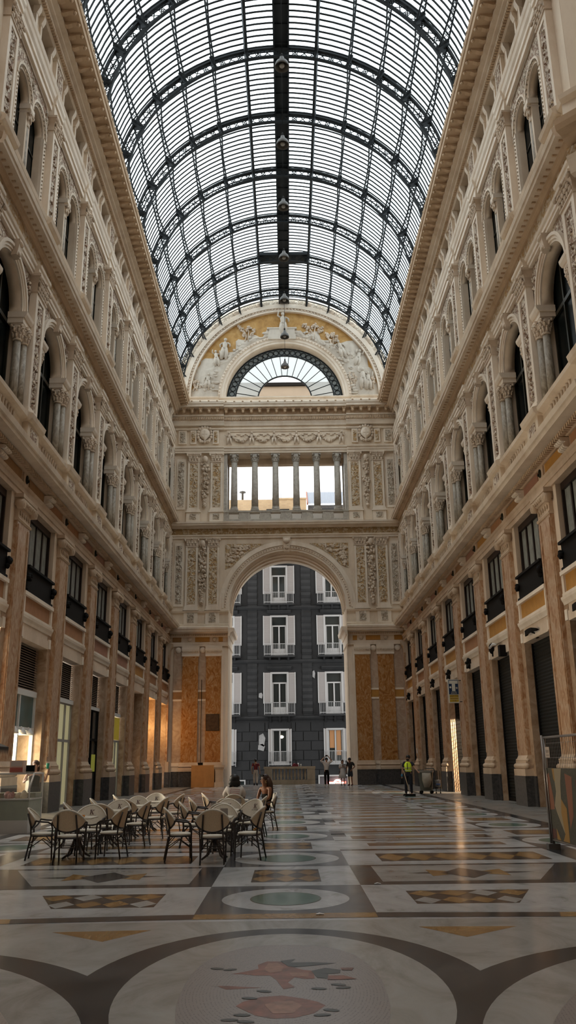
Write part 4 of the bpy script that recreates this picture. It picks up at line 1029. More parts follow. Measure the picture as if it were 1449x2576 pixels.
fp([(-.46,6.51),(-.39,6.51),(-.29,6.48),(-.15,6.45),(-.29,6.43),(-.39,6.41)], RD, 5)
for x, y, a in ((-.22,6.18,.3),(-.13,6.35,.4),(-.5,7.02,.3),(-.4,6.98,-.4),(.24,6.40,.2),(.38,6.5,.3),(.41,6.42,-.2),(.30,5.88,.4),(.24,5.78,-.1),(-.25,5.80,.1),(-.32,5.70,0),(-.22,5.66,.2)): ell(x, y, .055, .028, DK, 7, a, 2, 12)
for k in (-2, -1, 1, 2):
    t = math.radians(30*k); cx, cy = 4.9*math.sin(t), YC + 4.9*math.cos(t)
    for i in range(7):
        u, v_ = (.35*math.sin(i*2.1)), -.9 + i*.3
        x, y = cx + u*math.cos(t) + v_*math.sin(t), cy - u*math.sin(t) + v_*math.cos(t)
        ell(x, y, .13, .05, DK if i % 2 else RD, 6, t + i, 2, 12)
# dark and gold band closing the octagon
fr(-.92, .92, 9.12, 9.40, O_, 2)
for s in (-1, 1):
    fp([(s*.92, 9.13), (s*2.70, 9.02), (s*2.76, 9.28), (s*.92, 9.40)], CH, 2)
    fp([(s*2.70, 9.02), (s*4.2, 8.9), (s*4.3, 9.2), (s*2.76, 9.28)], O_, 2)
# nave carpet
fr(-8, 8, 9.40, 61.9, W_, 1)
def dsq(x0, x1, y0, y1, nx, ny, l):
    fr(x0, x1, y0, y1, DB, l); dx, dy = (x1-x0)/nx, (y1-y0)/ny
    for i in range(nx):
        for j in range(ny):
            cx, cy = x0 + (i+.5)*dx, y0 + (j+.5)*dy
            fp([(cx-dx/2, cy), (cx, cy-dy/2), (cx+dx/2, cy), (cx, cy+dy/2)], O_ if (i+j) % 3 else CR if (i*j) % 2 else O_, l+1)
y = 9.40; first = True
ends = []
while y < 60:
    L = 1.94 if first else 2.15
    fr(-.93, .93, y, y+L, G_, 2); a, b2 = (.72, .79) if first else (.84, .92)
    ell(0, y+L/2, a, b2, W_, 3); ell(0, y+L/2, a*.56, b2*.62, BR, 4); ell(0, y+L/2, a*.54, b2*.59, GR, 5)
    y += L; fr(-.93, .93, y, y+.07, G_, 2)
    Lw = 2.1 if first else 2.05
    dsq(-.455, .455, y+.42, y+Lw-.38, 3, 2, 2); y += Lw; first = False
def side(x0, x1, s, ya, yb, m, l): fr(min(s*x0, s*x1), max(s*x0, s*x1), ya, yb, m, l)
for s in (-1, 1):
    xr = lambda yy: 2.75 + (yy-9.29)*.40
    # first field: diamonds
    fp([(s*1.42, 9.9), (s*2.52, 9.88), (s*2.88, 10.84), (s*1.42, 10.86)], DB, 2)
    for i in range(4):
        for j in range(2):
            cy = 10.13 + j*.5; x0 = 1.42 + .0; wdt = (1.12 + (cy-9.88)*.36)/4; cx = x0 + (i+.5)*wdt
            fp([(s*(cx-wdt/2), cy), (s*cx, cy-.24), (s*(cx+wdt/2), cy), (s*cx, cy+.24)], O_ if (i+j) % 3 else CR, 3)
    fp([(s*.93, 11.40), (s*3.6, 11.36), (s*3.72, 11.66), (s*1.23, 11.68)], CH, 2)
    side(.93, 1.24, s, 11.40, 13.36, CH, 2.6)
    fp([(s*3.25, 11.66), (s*3.72, 11.66), (s*4.4, 13.36), (s*3.95, 13.36)], CH, 2.3)
    fp([(s*1.24, 11.70), (s*3.25, 11.68), (s*3.95, 13.34), (s*1.24, 13.34)], CR, 2)
    fp([(s*1.65, 12.48), (s*2.05, 12.36), (s*3.0, 12.36), (s*3.4, 12.46), (s*3.0, 12.56), (s*2.05, 12.58)], CH, 3)
    for q in (-1, 1): fp([(s*(2.48+q*.52), 12.12), (s*(2.48+q*.52), 12.82), (s*(2.48+q*.02), 12.46)], O_, 4)
    fp([(s*2.12, 12.45), (s*2.46, 11.9), (s*2.82, 12.45), (s*2.46, 12.98)], CH, 5)
    side(.93, 4.4, s, 13.36, 13.50, CH, 2)
    dsq(min(s*1.47, s*4.1), max(s*1.47, s*4.1), 13.95, 15.08, 6, 1, 2)
    side(.93, 4.4, s, 15.60, 15.86, CH, 2); side(4.4, 4.9, s, 13.4, 15.9, CH, 2.4)
    y = 16.3; k = 0
    while y < 60:
        side(.93, 1.22, s, y+2.2, y+3.7, CH, 2)
        side(1.5, 4.0, s, y+.1, y+.65, BR, 2); side(2.0, 3.5, s, y+.25, y+.5, O_, 3)
        side(.93, 4.4, s, y+1.2, y+1.34, CH, 2)
        side(1.3, 4.1, s, y+1.6, y+2.3, G_ if k % 2 else BR, 2); side(1.6, 3.8, s, y+1.72, y+2.18, CR, 3); side(2.2, 3.2, s, y+1.82, y+2.08, O_, 4)
        side(.93, 4.4, s, y+2.75, y+2.9, CH, 2); side(1.22, 4.3, s, y+3.1, y+3.6, BR, 2)
        side(.93, 4.4, s, y+3.85, y+3.97, CH, 2)
        y += 4.2; k += 1
    y = 15.9; k = 0
    while y < 60:
        side(4.4, 6.0, s, y, y+2.1, CH if k % 2 else G_, 2); ell(s*5.2, y+1.05, .74, .92, W_, 3); ell(s*5.2, y+1.05, .44, .56, GR, 4)
        side(4.7, 5.7, s, y+2.5, y+3.7, BR, 2); side(4.95, 5.45, s, y+2.75, y+3.45, O_, 3); y += 4.2; k += 1
    side(6.0, 6.3, s, 9.4, 61.9, CH, 2); side(6.3, 8.3, s, 9.4, 57.9, PV, 2)
floor = fb.build('floor', FM, None, (0,0,0), 0, 'structure')
# ---------------------------------------------------------------- near octagon walls (only a sliver shows at the frame edges)
for s, nm in ((1, 'right'), (-1, 'left')):
    rot = PI/4 if s > 0 else 3*PI/4
    lo, hi = (-11, .05) if s > 0 else (-.05, 11)
    b = MB(); b.box(dz(8.2), .7, lo, hi, 0, 27.7, 0); b.box(dz(8.05), .1, lo, hi, 0, 9.3, 1)
    b.build('wall_octagon_' + nm, [M['cream'], M['lowcream']], None, (s*8.3, 19.30, 0), rot, 'structure')
    TRIM[0] += 1; b = MB(); e = .30
    a, c = (lo, e) if s > 0 else (-e, hi)
    for prof, k in (([(8.6,9.3),(7.94,9.3),(7.94,9.68),(7.82,9.80),(8.6,9.80)],0), ([(8.6,9.8),(8.0,9.8),(7.9,10.3),(7.43,10.3),(7.36,10.44),(7.33,10.6),(8.2,10.8),(8.6,10.8)],0),
                    ([(8.6,10.8),(8.02,10.8),(8.05,11.7),(7.88,11.80),(7.86,11.92),(8.6,11.97)],0), ([(8.6,16.72),(8.05,16.72),(7.94,17.1),(7.9,17.2),(8.6,17.2)],0), ([(8.6,17.2),(8.0,17.2),(7.98,17.5),(8.6,17.5)],1),
                    ([(8.6,17.5),(7.8,17.7),(7.76,17.76),(7.46,17.76),(7.40,17.9),(7.37,18.06),(8.1,18.26),(8.6,18.26)],2), ([(8.6,18.26),(8.0,18.26),(8.05,19.0),(7.9,19.08),(7.86,19.2),(8.6,19.28)],0),
                    ([(8.6,23.85),(8.1,23.85),(7.9,24.42),(7.82,24.72),(7.78,24.84),(8.6,24.92)],0), ([(8.6,26.1),(7.98,26.15),(7.86,26.42),(7.4,26.6),(6.99,26.7),(6.88,27.02),(7.9,27.3),(8.6,27.3)],2)):
        b.prism_y([(dz(d), z) for d, z in prof], a, c, k)
    b.build('trim_%d' % TRIM[0], [M['cream_light'], M['reliefgold'], M['tan']], None, (s*8.3, 19.30, 0), rot, 'structure')
    q = -s
    t = thing('octagon_relief', f'large framed gold ground relief on the diagonal corner wall, {"shuttered" if s > 0 else "café"} side', 'relief', (s*8.3, 19.3, 0), rot)
    for z0, z1 in ((19.6, 26.0), (12.2, 16.5)):
        b = MB()
        for yy in (1.05, 3.0): b.box(dz(8.0), dz(8.25), q*yy-.16, q*yy+.16, z0, z1, 0)
        b.box(dz(8.0), dz(8.25), q*2.02-1.1, q*2.02+1.1, z0, z0+.3, 0); b.build('frame', M['cream_light'], t)
        b = MB(); b.box(dz(8.08), dz(8.25), q*2.02-.85, q*2.02+.85, z0+.3, z1, 0)
        for i in range(int((z1-z0)/.45)): b.cluster((dz(8.06), q*2.02, z0+.5+i*.42), (.05, .7*(.4+.6*abs(math.sin(i*1.1))), .22), 12, .1, 0)
        b.build('relief_panel', M['reliefgold'], t)
    for yy, wh in ((.62, 'corner'), (2.4, 'outer')):
        t = thing('octagon_pilaster', f'{wh} orange marble pilaster of the pair turning the octagon corner, {"shuttered" if s > 0 else "café"} side', 'pilaster', (s*8.3, 19.3, 0), rot)
        b = MB(); b.box(dz(7.93), dz(8.1), q*yy-.5, q*yy+.5, 1.6, 8.6, 0); b.build('shaft', M['siena'], t)
        b = MB(); b.box(dz(7.78), dz(8.1), q*yy-.58, q*yy+.58, 0, .95, 1); b.box(dz(7.84), dz(8.1), q*yy-.56, q*yy+.56, .95, 1.6, 0); b.build('base', [M['lowcream'], M['granite']], t)
        b = MB(); b.box(dz(7.82), dz(8.1), q*yy-.56, q*yy+.56, 8.6, 9.3, 0); b.build('capital', M['lowcream'], t)
b = MB()
b.box(-22, -21.4, -12, 12, 0, 32, 0); b.box(21.4, 22, -12, 12, 0, 32, 0); b.box(-22, 22, -12.6, -12, 0, 32, 0)
b.box(-22, -15.5, 11.5, 12.1, 0, 32, 0); b.box(15.5, 22, 11.5, 12.1, 0, 32, 0)
b.build('wall_rear', M['cream'], None, (0,0,0), 0, 'structure')
b = MB()                                 # upper wall over the nave mouth and the dome's lower ring
b.ring(0, .5, 0, 27.65, 8.15, 14.5, 40, 0)
b.build('wall_nave_mouth', M['cream'], None, (0, 13.4, 0), PI/2, 'structure')
b = MB()
b.loft([[(21.9*math.cos(2*PI*i/32), 21.9*math.sin(2*PI*i/32)*.75 + 0, 31.5) for i in range(32)], [(9*math.cos(2*PI*i/32), 9*math.sin(2*PI*i/32)*.75, 44) for i in range(32)]], 0, True, True, False)
b.box(-22, -13, -12.6, 13.2, 31.4, 31.6, 0); b.box(13, 22, -12.6, 13.2, 31.4, 31.6, 0); b.box(-13, 13, -12.6, -8, 31.4, 31.6, 0)
b.build('ceiling_dome', M['cream'], None, (0,0,0), 0, 'structure')

# ---------------------------------------------------------------- outside, beyond the archway
STREET = -1.9
b = MB(); b.box(-30, 30, 61.96, 95, STREET-.2, STREET, 0)
for i in range(6): b.box(-8, 8, 61.95+.32*i, 61.95+.32*(i+1), STREET-.2, -.30*(i+1), 1)
b.build('street', [plain('street_paving', (.12, .115, .11), .7, var=.2), M['granite']], None, (0,0,0), 0, 'structure')
b = MB(); b.box(-9.0, 9.0, 59.6, 66.6, 26.3, 27.4, 0); b.box(-9.0, -7.5, 62, 66.5, 18, 26.3, 0); b.box(7.5, 9.0, 62, 66.5, 18, 26.3, 0)
b.build('roof_portico', M['cream'], None, (0,0,0), 0, 'structure')
b = MB(); b.box(-4.5, 4.5, 66, 66.5, 27.4, 32.35, 0); b.box(-4.7, 4.7, 65.8, 66.7, 32.3, 32.6, 1)
o = b.build('attic_block', [plain('beige_render', (.27, .22, .165), .8, var=.08, scale=.8), M['iron']], None, (0,0,0)); tag(o, 'plain beige attic block with a dark roof edge seen through the fan window', 'building')
# dark palazzo
BY = 74.0
M['darkwall'] = stucco('dark_grey_render', (.0195, .0195, .0200), (.013, .013, .0134), .7)
M['darkwall2'] = stucco('dark_grey_trim', (.025, .025, .0255), (.016, .016, .0165), .7)
M['shutterw'] = plain('pale_louvre', (.29, .265, .25), .6)
M['framew'] = plain('white_frame', (.38, .37, .36), .5)
M['winglass'] = plain('window_glass', (.02, .025, .025), .06, 0, .5)
pal = thing('palazzo', 'dark grey town house with white shuttered balcony windows across the street', 'building', (0, BY, 0))
WX = (-5.37, -.68, 4.03); ROWS = ((19.9, 23.2), (14.95, 18.4), (10.4, 13.9), (5.42, 8.95), (1.25, 4.2))
b = MB()
xs = [-22]
for wx in WX: xs += [wx-.75, wx+.75]
xs.append(22)
for i in range(0, len(xs), 2): b.box(xs[i], xs[i+1], 0, 1.2, STREET, 23.4, 0)
zz = [STREET] + [v for r in reversed(ROWS) for v in r] + [23.4]
for wx in WX:
    for i in range(0, len(zz), 2): b.box(wx-.75, wx+.75, 0, 1.2, zz[i], zz[i+1], 0)
    b.box(wx-1.0, wx+1.0, 1.0, 1.6, STREET, 24, 0)
for r in range(8):                       # rusticated ground storey
    z = STREET + .45 + r*.78
    for k in range(-16, 17):
        x0 = k*1.3 + (.65 if r % 2 else 0)
        for a, e in ((x0+.03, x0+1.27),):
            for wx in WX:
                if a < wx-1.0 < e: e = wx-1.0
                if a < wx+1.0 < e: a = wx+1.0
                if wx-1.0 <= a and e <= wx+1.0 and z > -.4: a = e
            if e - a > .05 and z + .72 < 4.9: b.box(a, e, -.06, 0, z, z+.72, 0)
b.build('wall', M['darkwall'], pal)
b = MB()
for z, p in ((4.95, .25), (9.75, .2), (14.45, .25), (19.3, .25)): b.prism_x([(.05, z), (-p*.5, z), (-p, z+.15), (-p, z+.28), (.05, z+.34)], -22, 22, 0)
for r, (z0, z1) in enumerate(ROWS[:4]):
    for wx in WX: b.prism_x([(.05, z1+.2), (-.1, z1+.2), (-.28, z1+.4), (-.28, z1+.48), (.05, z1+.52)], wx-1.05, wx+1.05, 0)
b.build('string_courses', M['darkwall2'], pal)
for qx in (-7.7, -3.03, 1.73, 6.45):
    b = MB(); b.box(qx-.40, qx+.40, -.03, 0, 5.3, 23.3, 0)
    for i in range(32):
        z = 5.4 + i*.56; b.prism_x([(.02, z), (-.05, z+.03), (-.11, z+.24), (-.05, z+.48), (.02, z+.5)], qx-.42, qx+.42, 0)
    b.build('quoin_strip', M['darkwall2'], pal)
b = MB()
for x, z, w, h in ((-2.2, 3.3, .28, .55), (-2.25, 2.7, .3, .3), (-2.3, 7.0, .18, .25), (2.3, 8.75, .12, .35)): b.poly([(x-w, -.075, z-h*.6), (x+w*.6, -.075, z-h), (x+w, -.075, z+h*.3), (x+w*.3, -.075, z+h), (x-w*.9, -.075, z+h*.7)], 0)
b.build('bare_plaster_patch', plain('bare_plaster', (.24, .235, .23), .8, var=.2), pal)
M['parapetbrick'], nt, bs = newmat('pale_brick'); br2 = nd(nt, 'ShaderNodeTexBrick', Scale=1.6); nt.links.new(pos(nt, 1, 0, 1, (PI/2, 0, 0)), br2.inputs['Vector'])
br2.inputs['Color1'].default_value = (.48, .34, .19, 1); br2.inputs['Color2'].default_value = (.41, .28, .155, 1); br2.inputs['Mortar'].default_value = (.38, .29, .2, 1); nt.links.new(br2.outputs['Color'], bs.inputs['Base Color'])
def palwin(z0, z1, row):
    w = bpy.data.objects.new('balcony_window', None); COL.objects.link(w); w.parent = pal
    b = MB()
    b.box(-.75, -.62, -.08, .3, z0, z1, 0); b.box(.62, .75, -.08, .3, z0, z1, 0); b.box(-.78, .78, -.1, .3, z1-.12, z1+.02, 0)
    tz = z1 - .9 if row < 4 else z1 - .1
    b.box(-.62, .62, .05, .2, tz-.06, tz+.06, 0); b.box(-.06, .06, .05, .2, z0, tz, 0)
    for q in (-1, 1): b.box(q*.57-.05, q*.57+.05, .06, .18, z0, tz, 0)
    b.box(-.62, .62, .06, .18, z0, z0+.6 if row < 4 else z0+.3, 0)
    b.build('window_frame', M['framew'], w)
    b = MB(); b.box(-.64, .64, .2, .24, z0, z1-.1, 0); b.build('pane', M['winglass'], w)
    for q in (-1, 1):
        b = MB(); sw, off = (.62, 1.05) if row < 4 else (.22, .84)
        b.box(q*off-sw/2, q*off+sw/2, -.10, -.03, z0+.9 if row < 4 else z0+.3, z1-.02, 1)
        for s2 in (-1, 1): b.box(q*off+s2*(sw/2)-.045, q*off+s2*(sw/2)+.045, -.13, -.02, z0+.9 if row < 4 else z0+.3, z1, 0)
        n = int((z1-z0-1)/.09)
        if row < 4:
            for i in range(n): b.box(q*off-sw/2+.05, q*off+sw/2-.05, -.125, -.09, z0+.95+i*.09, z0+.99+i*.09, 1)
        b.build('shutter', [M['framew'], M['shutterw']], w)
    b = MB(); bw = 1.28 if row < 4 else .95; bd = -.62 if row < 4 else -.3; rz = z0 + .95 if row < 4 else z0 + 1.1
    for zq in (z0+.08, rz): b.box(-bw, bw, bd-.03, bd, zq-.025, zq+.025, 0); b.box(-bw-.015, -bw+.015, bd, 0, zq-.025, zq+.025, 0); b.box(bw-.015, bw+.015, bd, 0, zq-.025, zq+.025, 0)
    for i in range(19 if row < 4 else 15):
        x = -bw + i*2*bw/(18 if row < 4 else 14); b.box(x-.014, x+.014, bd-.025, bd-.002, z0-.02, rz, 0)
    for q in (-1, 1):
        for i in range(4): b.box(q*bw-.012, q*bw+.012, bd*(i+.5)/4-.012, bd*(i+.5)/4+.012, z0, rz, 0)
        b.box(q*bw-.03, q*bw+.03, bd-.04, bd+.02, z0-.08, rz+.08, 0)
    b.build('railing', plain('grey_railing', (.40, .39, .38), .5) if 'rail' not in M else M['rail'], w)
    if row < 4:
        b = MB(); b.box(-bw-.08, bw+.08, bd-.08, 0, z0-.2, z0-.05, 0); 
        for q in (-.8, 0, .8): b.prism_x([(0, z0-.7), (0, z0-.2), (bd*.8, z0-.2), (bd*.6, z0-.3)], q-.08, q+.08, 0)
        b.build('balcony_slab', M['darkwall2'], w)
    return w
M['rail'] = plain('grey_railing', (.30, .295, .29), .5)
for r, (z0, z1) in enumerate(ROWS):
    w0 = None
    for wx in WX:
        if w0 is None: w0 = palwin(z0, z1, r); w0.location = (wx, 0, 0)
        else: c = dup(w0, parent=pal); c.location = (wx, 0, 0)
M['litroom'] = plain('lit_room', (.5, .25, .1), .6, emit=(1, .62, .28), es=1.3)
b = MB(); b.ball((-.55, .12, 3.55), (.18, .05, .12), 10, 6); b.build('lit_chandelier', plain('lit_bulb', (1,.9,.7), .4, emit=(1, .85, .6), es=5), pal)
b = MB(); b.box(3.55, 3.95, .17, .19, 2.6, 4.05, 0); b.box(4.12, 4.5, .17, .19, 2.0, 4.05, 0); b.build('lit_interior', plain('dim_lit_room', (.25, .12, .05), .6, emit=(1, .5, .2), es=.10), pal)
b = MB(); b.box(-8, 1.95, .1, .9, 23.4, 24.72, 0); b.box(-1.2, 1.95, .05, .95, 24.70, 24.86, 0)
o = b.build('brick_parapet', M['parapetbrick'], None, (0, BY, 0)); tag(o, 'low pale brick wall on the roof beyond the column gallery', 'wall')
b = MB()
for i in range(40):
    x = 2.05 + i*.1; b.prism_y([(x, 0), (x+.05, .04), (x+.1, 0)], 0, .01, 0)
b = MB(); pts0 = []; pts1 = []
for i in range(81):
    x = 2.1 + i*.06; h = .05*(i % 2); pts0.append((x, .3, 24.3+h)); pts1.append((x, 3.6, 26.5+h))
b.loft([pts0, pts1], 0, False, False, False); b.box(2.1, 6.9, .4, 3.6, 23.4, 24.22, 1); b.loft([[(2.0,.25,24.2),(2.12,.25,24.2),(2.12,.25,24.36),(2.0,.25,24.36)],[(2.0,3.7,26.45),(2.12,3.7,26.45),(2.12,3.7,26.62),(2.0,3.7,26.62)]], 2)
o = b.build('corrugated_roof', [plain('corrugated_sheet', (.17, .19, .225), .5), M['granite'], plain('rust_edge', (.25,.10,.06), .7)], None, (0, BY, 0)); tag(o, 'pale blue corrugated shed roof on the rooftop beyond the gallery', 'roof')
b = MB(); b.lathe([(.10, 24.7), (.10, 25.5), (.32, 25.55), (.3, 25.65), (.02, 25.75)], n=12); o = b.build('roof_vent', M['lampgrey'], None, (-3.95, BY+.6, 0)); tag(o, 'capped metal vent pipe standing on the brick roof wall', 'vent')
b = MB(); b.tube([(0,0,24.7), (0,0,26.7)], .02, 5); b.tube([(-.5,0,26.9), (.5,0,26.6)], .015, 5)
for i in range(5): b.tube([(-.4+i*.2,-.2,26.87-i*.06), (-.4+i*.2,.2,26.87-i*.06)], .01, 4)
o = b.build('roof_antenna', M['iron'], None, (-.4, BY+.6, 0)); tag(o, 'thin television aerial on the brick roof wall', 'aerial')
# sunken shop entrances across the street
M['signlit'] = plain('lit_sign_white', (1, .9, .85), .4, emit=(1, .86, .74), es=6)
M['signred'] = plain('lit_sign_red', (.8, .05, .05), .4, emit=(1, .12, .08), es=2.2)
def textobj(txt, size, mat, parent, loc, rx, rz, name='lettering', ext=.004, align='CENTER', sx=1):
    cu = bpy.data.curves.new(name, 'FONT'); cu.body = txt; cu.size = size; cu.extrude = ext; cu.align_x = align; cu.align_y = 'CENTER'
    o = bpy.data.objects.new(name, cu); COL.objects.link(o)
    dg = bpy.context.evaluated_depsgraph_get(); me = bpy.data.meshes.new_from_object(o.evaluated_get(dg)); bpy.data.objects.remove(o)
    me.materials.clear(); me.materials.append(mat); o = bpy.data.objects.new(name, me); COL.objects.link(o)
    o.parent = parent; o.location = loc; o.rotation_euler = (rx, 0, rz); o.scale = (sx, 1, 1); return o
bk = thing('bank_front', 'sunken bank entrance with a glowing arched sign under the right balcony', 'shop front', (4.1, BY-.1, 0))
b = MB(); b.box(-1.6, -1.48, -.1, .1, STREET, .42, 0); b.box(1.42, 1.54, -.1, .1, STREET, .42, 0); b.box(-1.6, 1.54, -.1, .1, .30, .42, 0); b.build('door_frame', M['framew'], bk)
b = MB(); b.box(-1.48, 1.42, -.02, .06, STREET, .3, 0); b.build('glazing', plain('grey_shop_glass', (.11, .10, .105), .2), bk)
b = MB(); b.box(-.85, .7, -.12, -.02, -.75, -.12, 0); b.build('sign_board', M['signred'], bk)
b = MB()
b.ring(0, .04, 0, 0, .26, .38, 20, 0); b.xf(Matrix.Translation((0, -.16, -.32)) @ Matrix.Rotation(-PI/2, 4, 'Z')); b.build('sign_arch', M['signlit'], bk)
textobj('BANCO BPM', .22, M['signlit'], bk, (-.08, -.17, -.24), PI/2, 0)
sh = thing('shop_doorway', 'dark sunken shop doorway with a white frame beyond the left of the archway', 'doorway', (-4.6, BY-.1, 0))
b = MB(); b.box(-1.2, -1.1, -.1, .1, STREET, .1, 0); b.box(.9, 1.0, -.1, .1, STREET, .1, 0); b.box(-1.2, 1.0, -.1, .1, 0, .1, 0); b.build('door_frame', M['framew'], sh)
b = MB(); b.box(-1.1, .9, 0, .05, STREET, 0, 0); b.build('glazing', M['winglass'], sh)
# stone balustrade in the archway
bl = thing('stone_balustrade', 'weathered stone balustrade standing across the far end of the archway', 'balustrade', (XC, 61.1, 0))
M['oldstone'] = stucco('weathered_stone', (.36, .30, .22), (.22, .18, .13))
b = MB(); b.box(-1.75, 1.78, -.22, .22, 0, .30, 0); b.build('base', M['oldstone'], bl)
b = MB(); b.box(-1.78, 1.8, -.26, .26, 1.04, 1.19, 0); b.build('coping', M['oldstone'], bl)
for x in (-1.46, 1.5): b = MB(); b.box(x-.27, x+.27, -.24, .24, .3, 1.04, 0); b.build('post', M['oldstone'], bl)
b0 = None
for i in range(10):
    if b0 is None: b = MB(); b.lathe([(.07, .3), (.07, .36), (.045, .4), (.09, .56), (.085, .66), (.045, .9), (.07, .98), (.07, 1.04)], n=12); b0 = b.build('baluster', M['oldstone'], bl)
    else: b0 = dup(b0, parent=bl)
    b0.location = (-1.06 + i*.24, 0, 0)
for x, c, h, lab in ((.62, (.6,.6,.6), .24, 'small clear plastic cup left on the balustrade'), (.8, (.5,.5,.48), .16, 'short pale paper cup left on the balustrade')):
    b = MB(); b.lathe([(.035, 0), (.045, h*.6), (.04, h)], n=12); o = b.build('cup', plain('cup', c, .3), None, (XC+x, 61.05, 1.19)); tag(o, lab, 'cup')
b = MB(); b.box(-.22, .22, -.12, .12, 0, .12, 0); b.cluster((0, 0, .14), (.18, .1, .05), 10, .05); o = b.build('folded_cloth', plain('dark_red_cloth', (.15, .02, .03), .8), None, (XC+.4, 61.08, 1.19)); tag(o, 'crumpled dark red cloth lying on the stone balustrade', 'cloth')
# odds and ends at the foot of the arch
t = thing('plywood_box', 'plain orange brown plywood box against the left archway pier', 'box', (XC - 5.6, 57.05, 0))
M['plywood'] = plain('plywood', (.40, .19, .06), .5, var=.1, scale=3)
b = MB(); b.box(-.74, .74, -.22, .32, 0, 1.36, 0); b.build('carcass', M['plywood'], t)
b = MB(); b.box(.05, .7, -.25, -.215, .02, .95, 0); b.build('door', M['plywood'], t)
t = thing('stone_pedestal', 'short stone pedestal beside the plywood box at the left jamb', 'pedestal', (XC - 4.55, 57.1, 0))
b = MB(); b.box(-.3, .3, -.2, .4, 0, .3, 0); b.box(-.25, .25, -.15, .4, .3, 1.1, 0); b.prism_x([(.4, 1.1), (-.15, 1.1), (-.22, 1.18), (-.28, 1.22), (-.28, 1.34), (.4, 1.34)], -.33, .33, 0); b.build('pedestal_block', M['lowcream'], t)
b = MB(); b.box(-.42, .42, -.04, .02, -.51, .51, 0); b.box(-.45, .45, -.03, .02, -.54, .54, 1); o = b.build('bronze_plaque', [plain('bronze_plate', (.10, .06, .035), .5, .5, var=.3), M['bronze']], None, (XC - 5.08, YF-.16, 4.08)); tag(o, 'dark square bronze plaque fixed on the left archway pilaster', 'plaque')
b = MB(); b.tube([(0, 0, 6.9), (0, 0, 1.5)], .02, 6); b.box(-.16, .16, -.1, .08, 1.36, 1.52, 0); o = b.build('cable_box', M['iron'], None, (XC - 5.86, YF-.10, 0)); tag(o, 'black cable and junction box on the left archway pier', 'cable')
# ---------------------------------------------------------------- shop fronts under the mezzanine
M['louvre'] = plain('louvre_slat', (.27, .20, .15), .5)
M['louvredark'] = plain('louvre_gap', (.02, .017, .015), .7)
M['frame_grey'] = plain('shop_frame', (.34, .33, .31), .45)
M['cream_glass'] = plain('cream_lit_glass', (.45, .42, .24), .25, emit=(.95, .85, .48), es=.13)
M['teal'] = plain('teal_panel', (.055, .115, .115), .2, var=.15, scale=2)
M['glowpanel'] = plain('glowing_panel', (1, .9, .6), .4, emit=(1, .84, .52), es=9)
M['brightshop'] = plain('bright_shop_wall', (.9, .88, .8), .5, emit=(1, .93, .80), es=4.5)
M['yellow'] = plain('yellow_sign', (.50, .38, .03), .5, emit=(.9, .66, .05), es=.05)
M['paledoor'] = plain('pale_door', (.42, .39, .32), .4)
M['dimglass'] = plain('dim_glass', (.05, .052, .05), .12)
def shop(i, s, rot, nm, kind):
    y = BAY_Y[i]; k = ORD[len(BAY_Y)-1-i]
    t = thing('shop_front', None, 'shop front', place(s, y), rot)
    return t
def backbox(t, mat='louvredark', depth=1.5):
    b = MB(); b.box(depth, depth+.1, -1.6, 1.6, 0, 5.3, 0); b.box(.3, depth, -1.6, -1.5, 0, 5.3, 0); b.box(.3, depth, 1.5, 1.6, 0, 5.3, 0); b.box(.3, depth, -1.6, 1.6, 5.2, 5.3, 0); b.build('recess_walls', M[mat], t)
def louvre(t, z0, z1):
    b = MB(); b.box(.10, .14, -1.36, 1.36, z0, z1, 1); n = int((z1-z0)/.075)
    for q in range(n):
        z = z0 + (q+.5)*(z1-z0)/n; b.prism_y([(.10, z+.012), (.10, z+.03), (.02, z-.01), (.02, z-.028)], -1.36, 1.36, 0)
    b.build('louvre_panel', [M['louvre'], M['louvredark']], t)
def grid(t, name, xs, zs, mat, x0=0.0, x1=.12, w=.05):
    b = MB()
    for a in xs: b.box(x0, x1, a-w, a+w, zs[0], zs[-1], 0)
    for z in zs: b.box(x0, x1, xs[0]-w, xs[-1]+w, z-w, z+w, 0)
    return b.build(name, M[mat], t)
# --- shuttered side: corrugated roller shutters
sp0 = None
for i, y in enumerate(BAY_Y):
    if i == 4: continue
    k = ORD[len(BAY_Y)-1-i]
    lab = f'{k} dark roller shutter from the far archway, closed, {SIDES[0][2]}'
    if sp0 is None:
        sp0 = thing('roller_shutter', lab, 'shutter', place(1, y), 0, 'closed roller shutters')
        b = MB(); pr = []
        n = 96
        for q in range(n+1):
            z = .12 + q*5.2/n; pr += [(.03 if q % 2 else .055, z)]
        pr = [(.1, .12)] + pr + [(.1, 5.32)]
        b.prism_y(pr, -1.40, 1.40, 0); b.build('slat_curtain', M['shutter'], sp0)
        b = MB(); b.box(0, .12, -1.40, 1.40, 0, .13, 0); b.box(-.03, .02, -.12, .12, .05, .1, 0); b.build('bottom_bar', M['iron'], sp0)
        [(lambda b, q: (b.box(-.02, .12, q*1.39-.03, q*1.39+.03, 0, 5.2, 0), b.build('guide_rail', M['iron'], sp0)))(MB(), q) for q in (-1, 1)]
    else: dup(sp0, place(1, y), 0, lab)
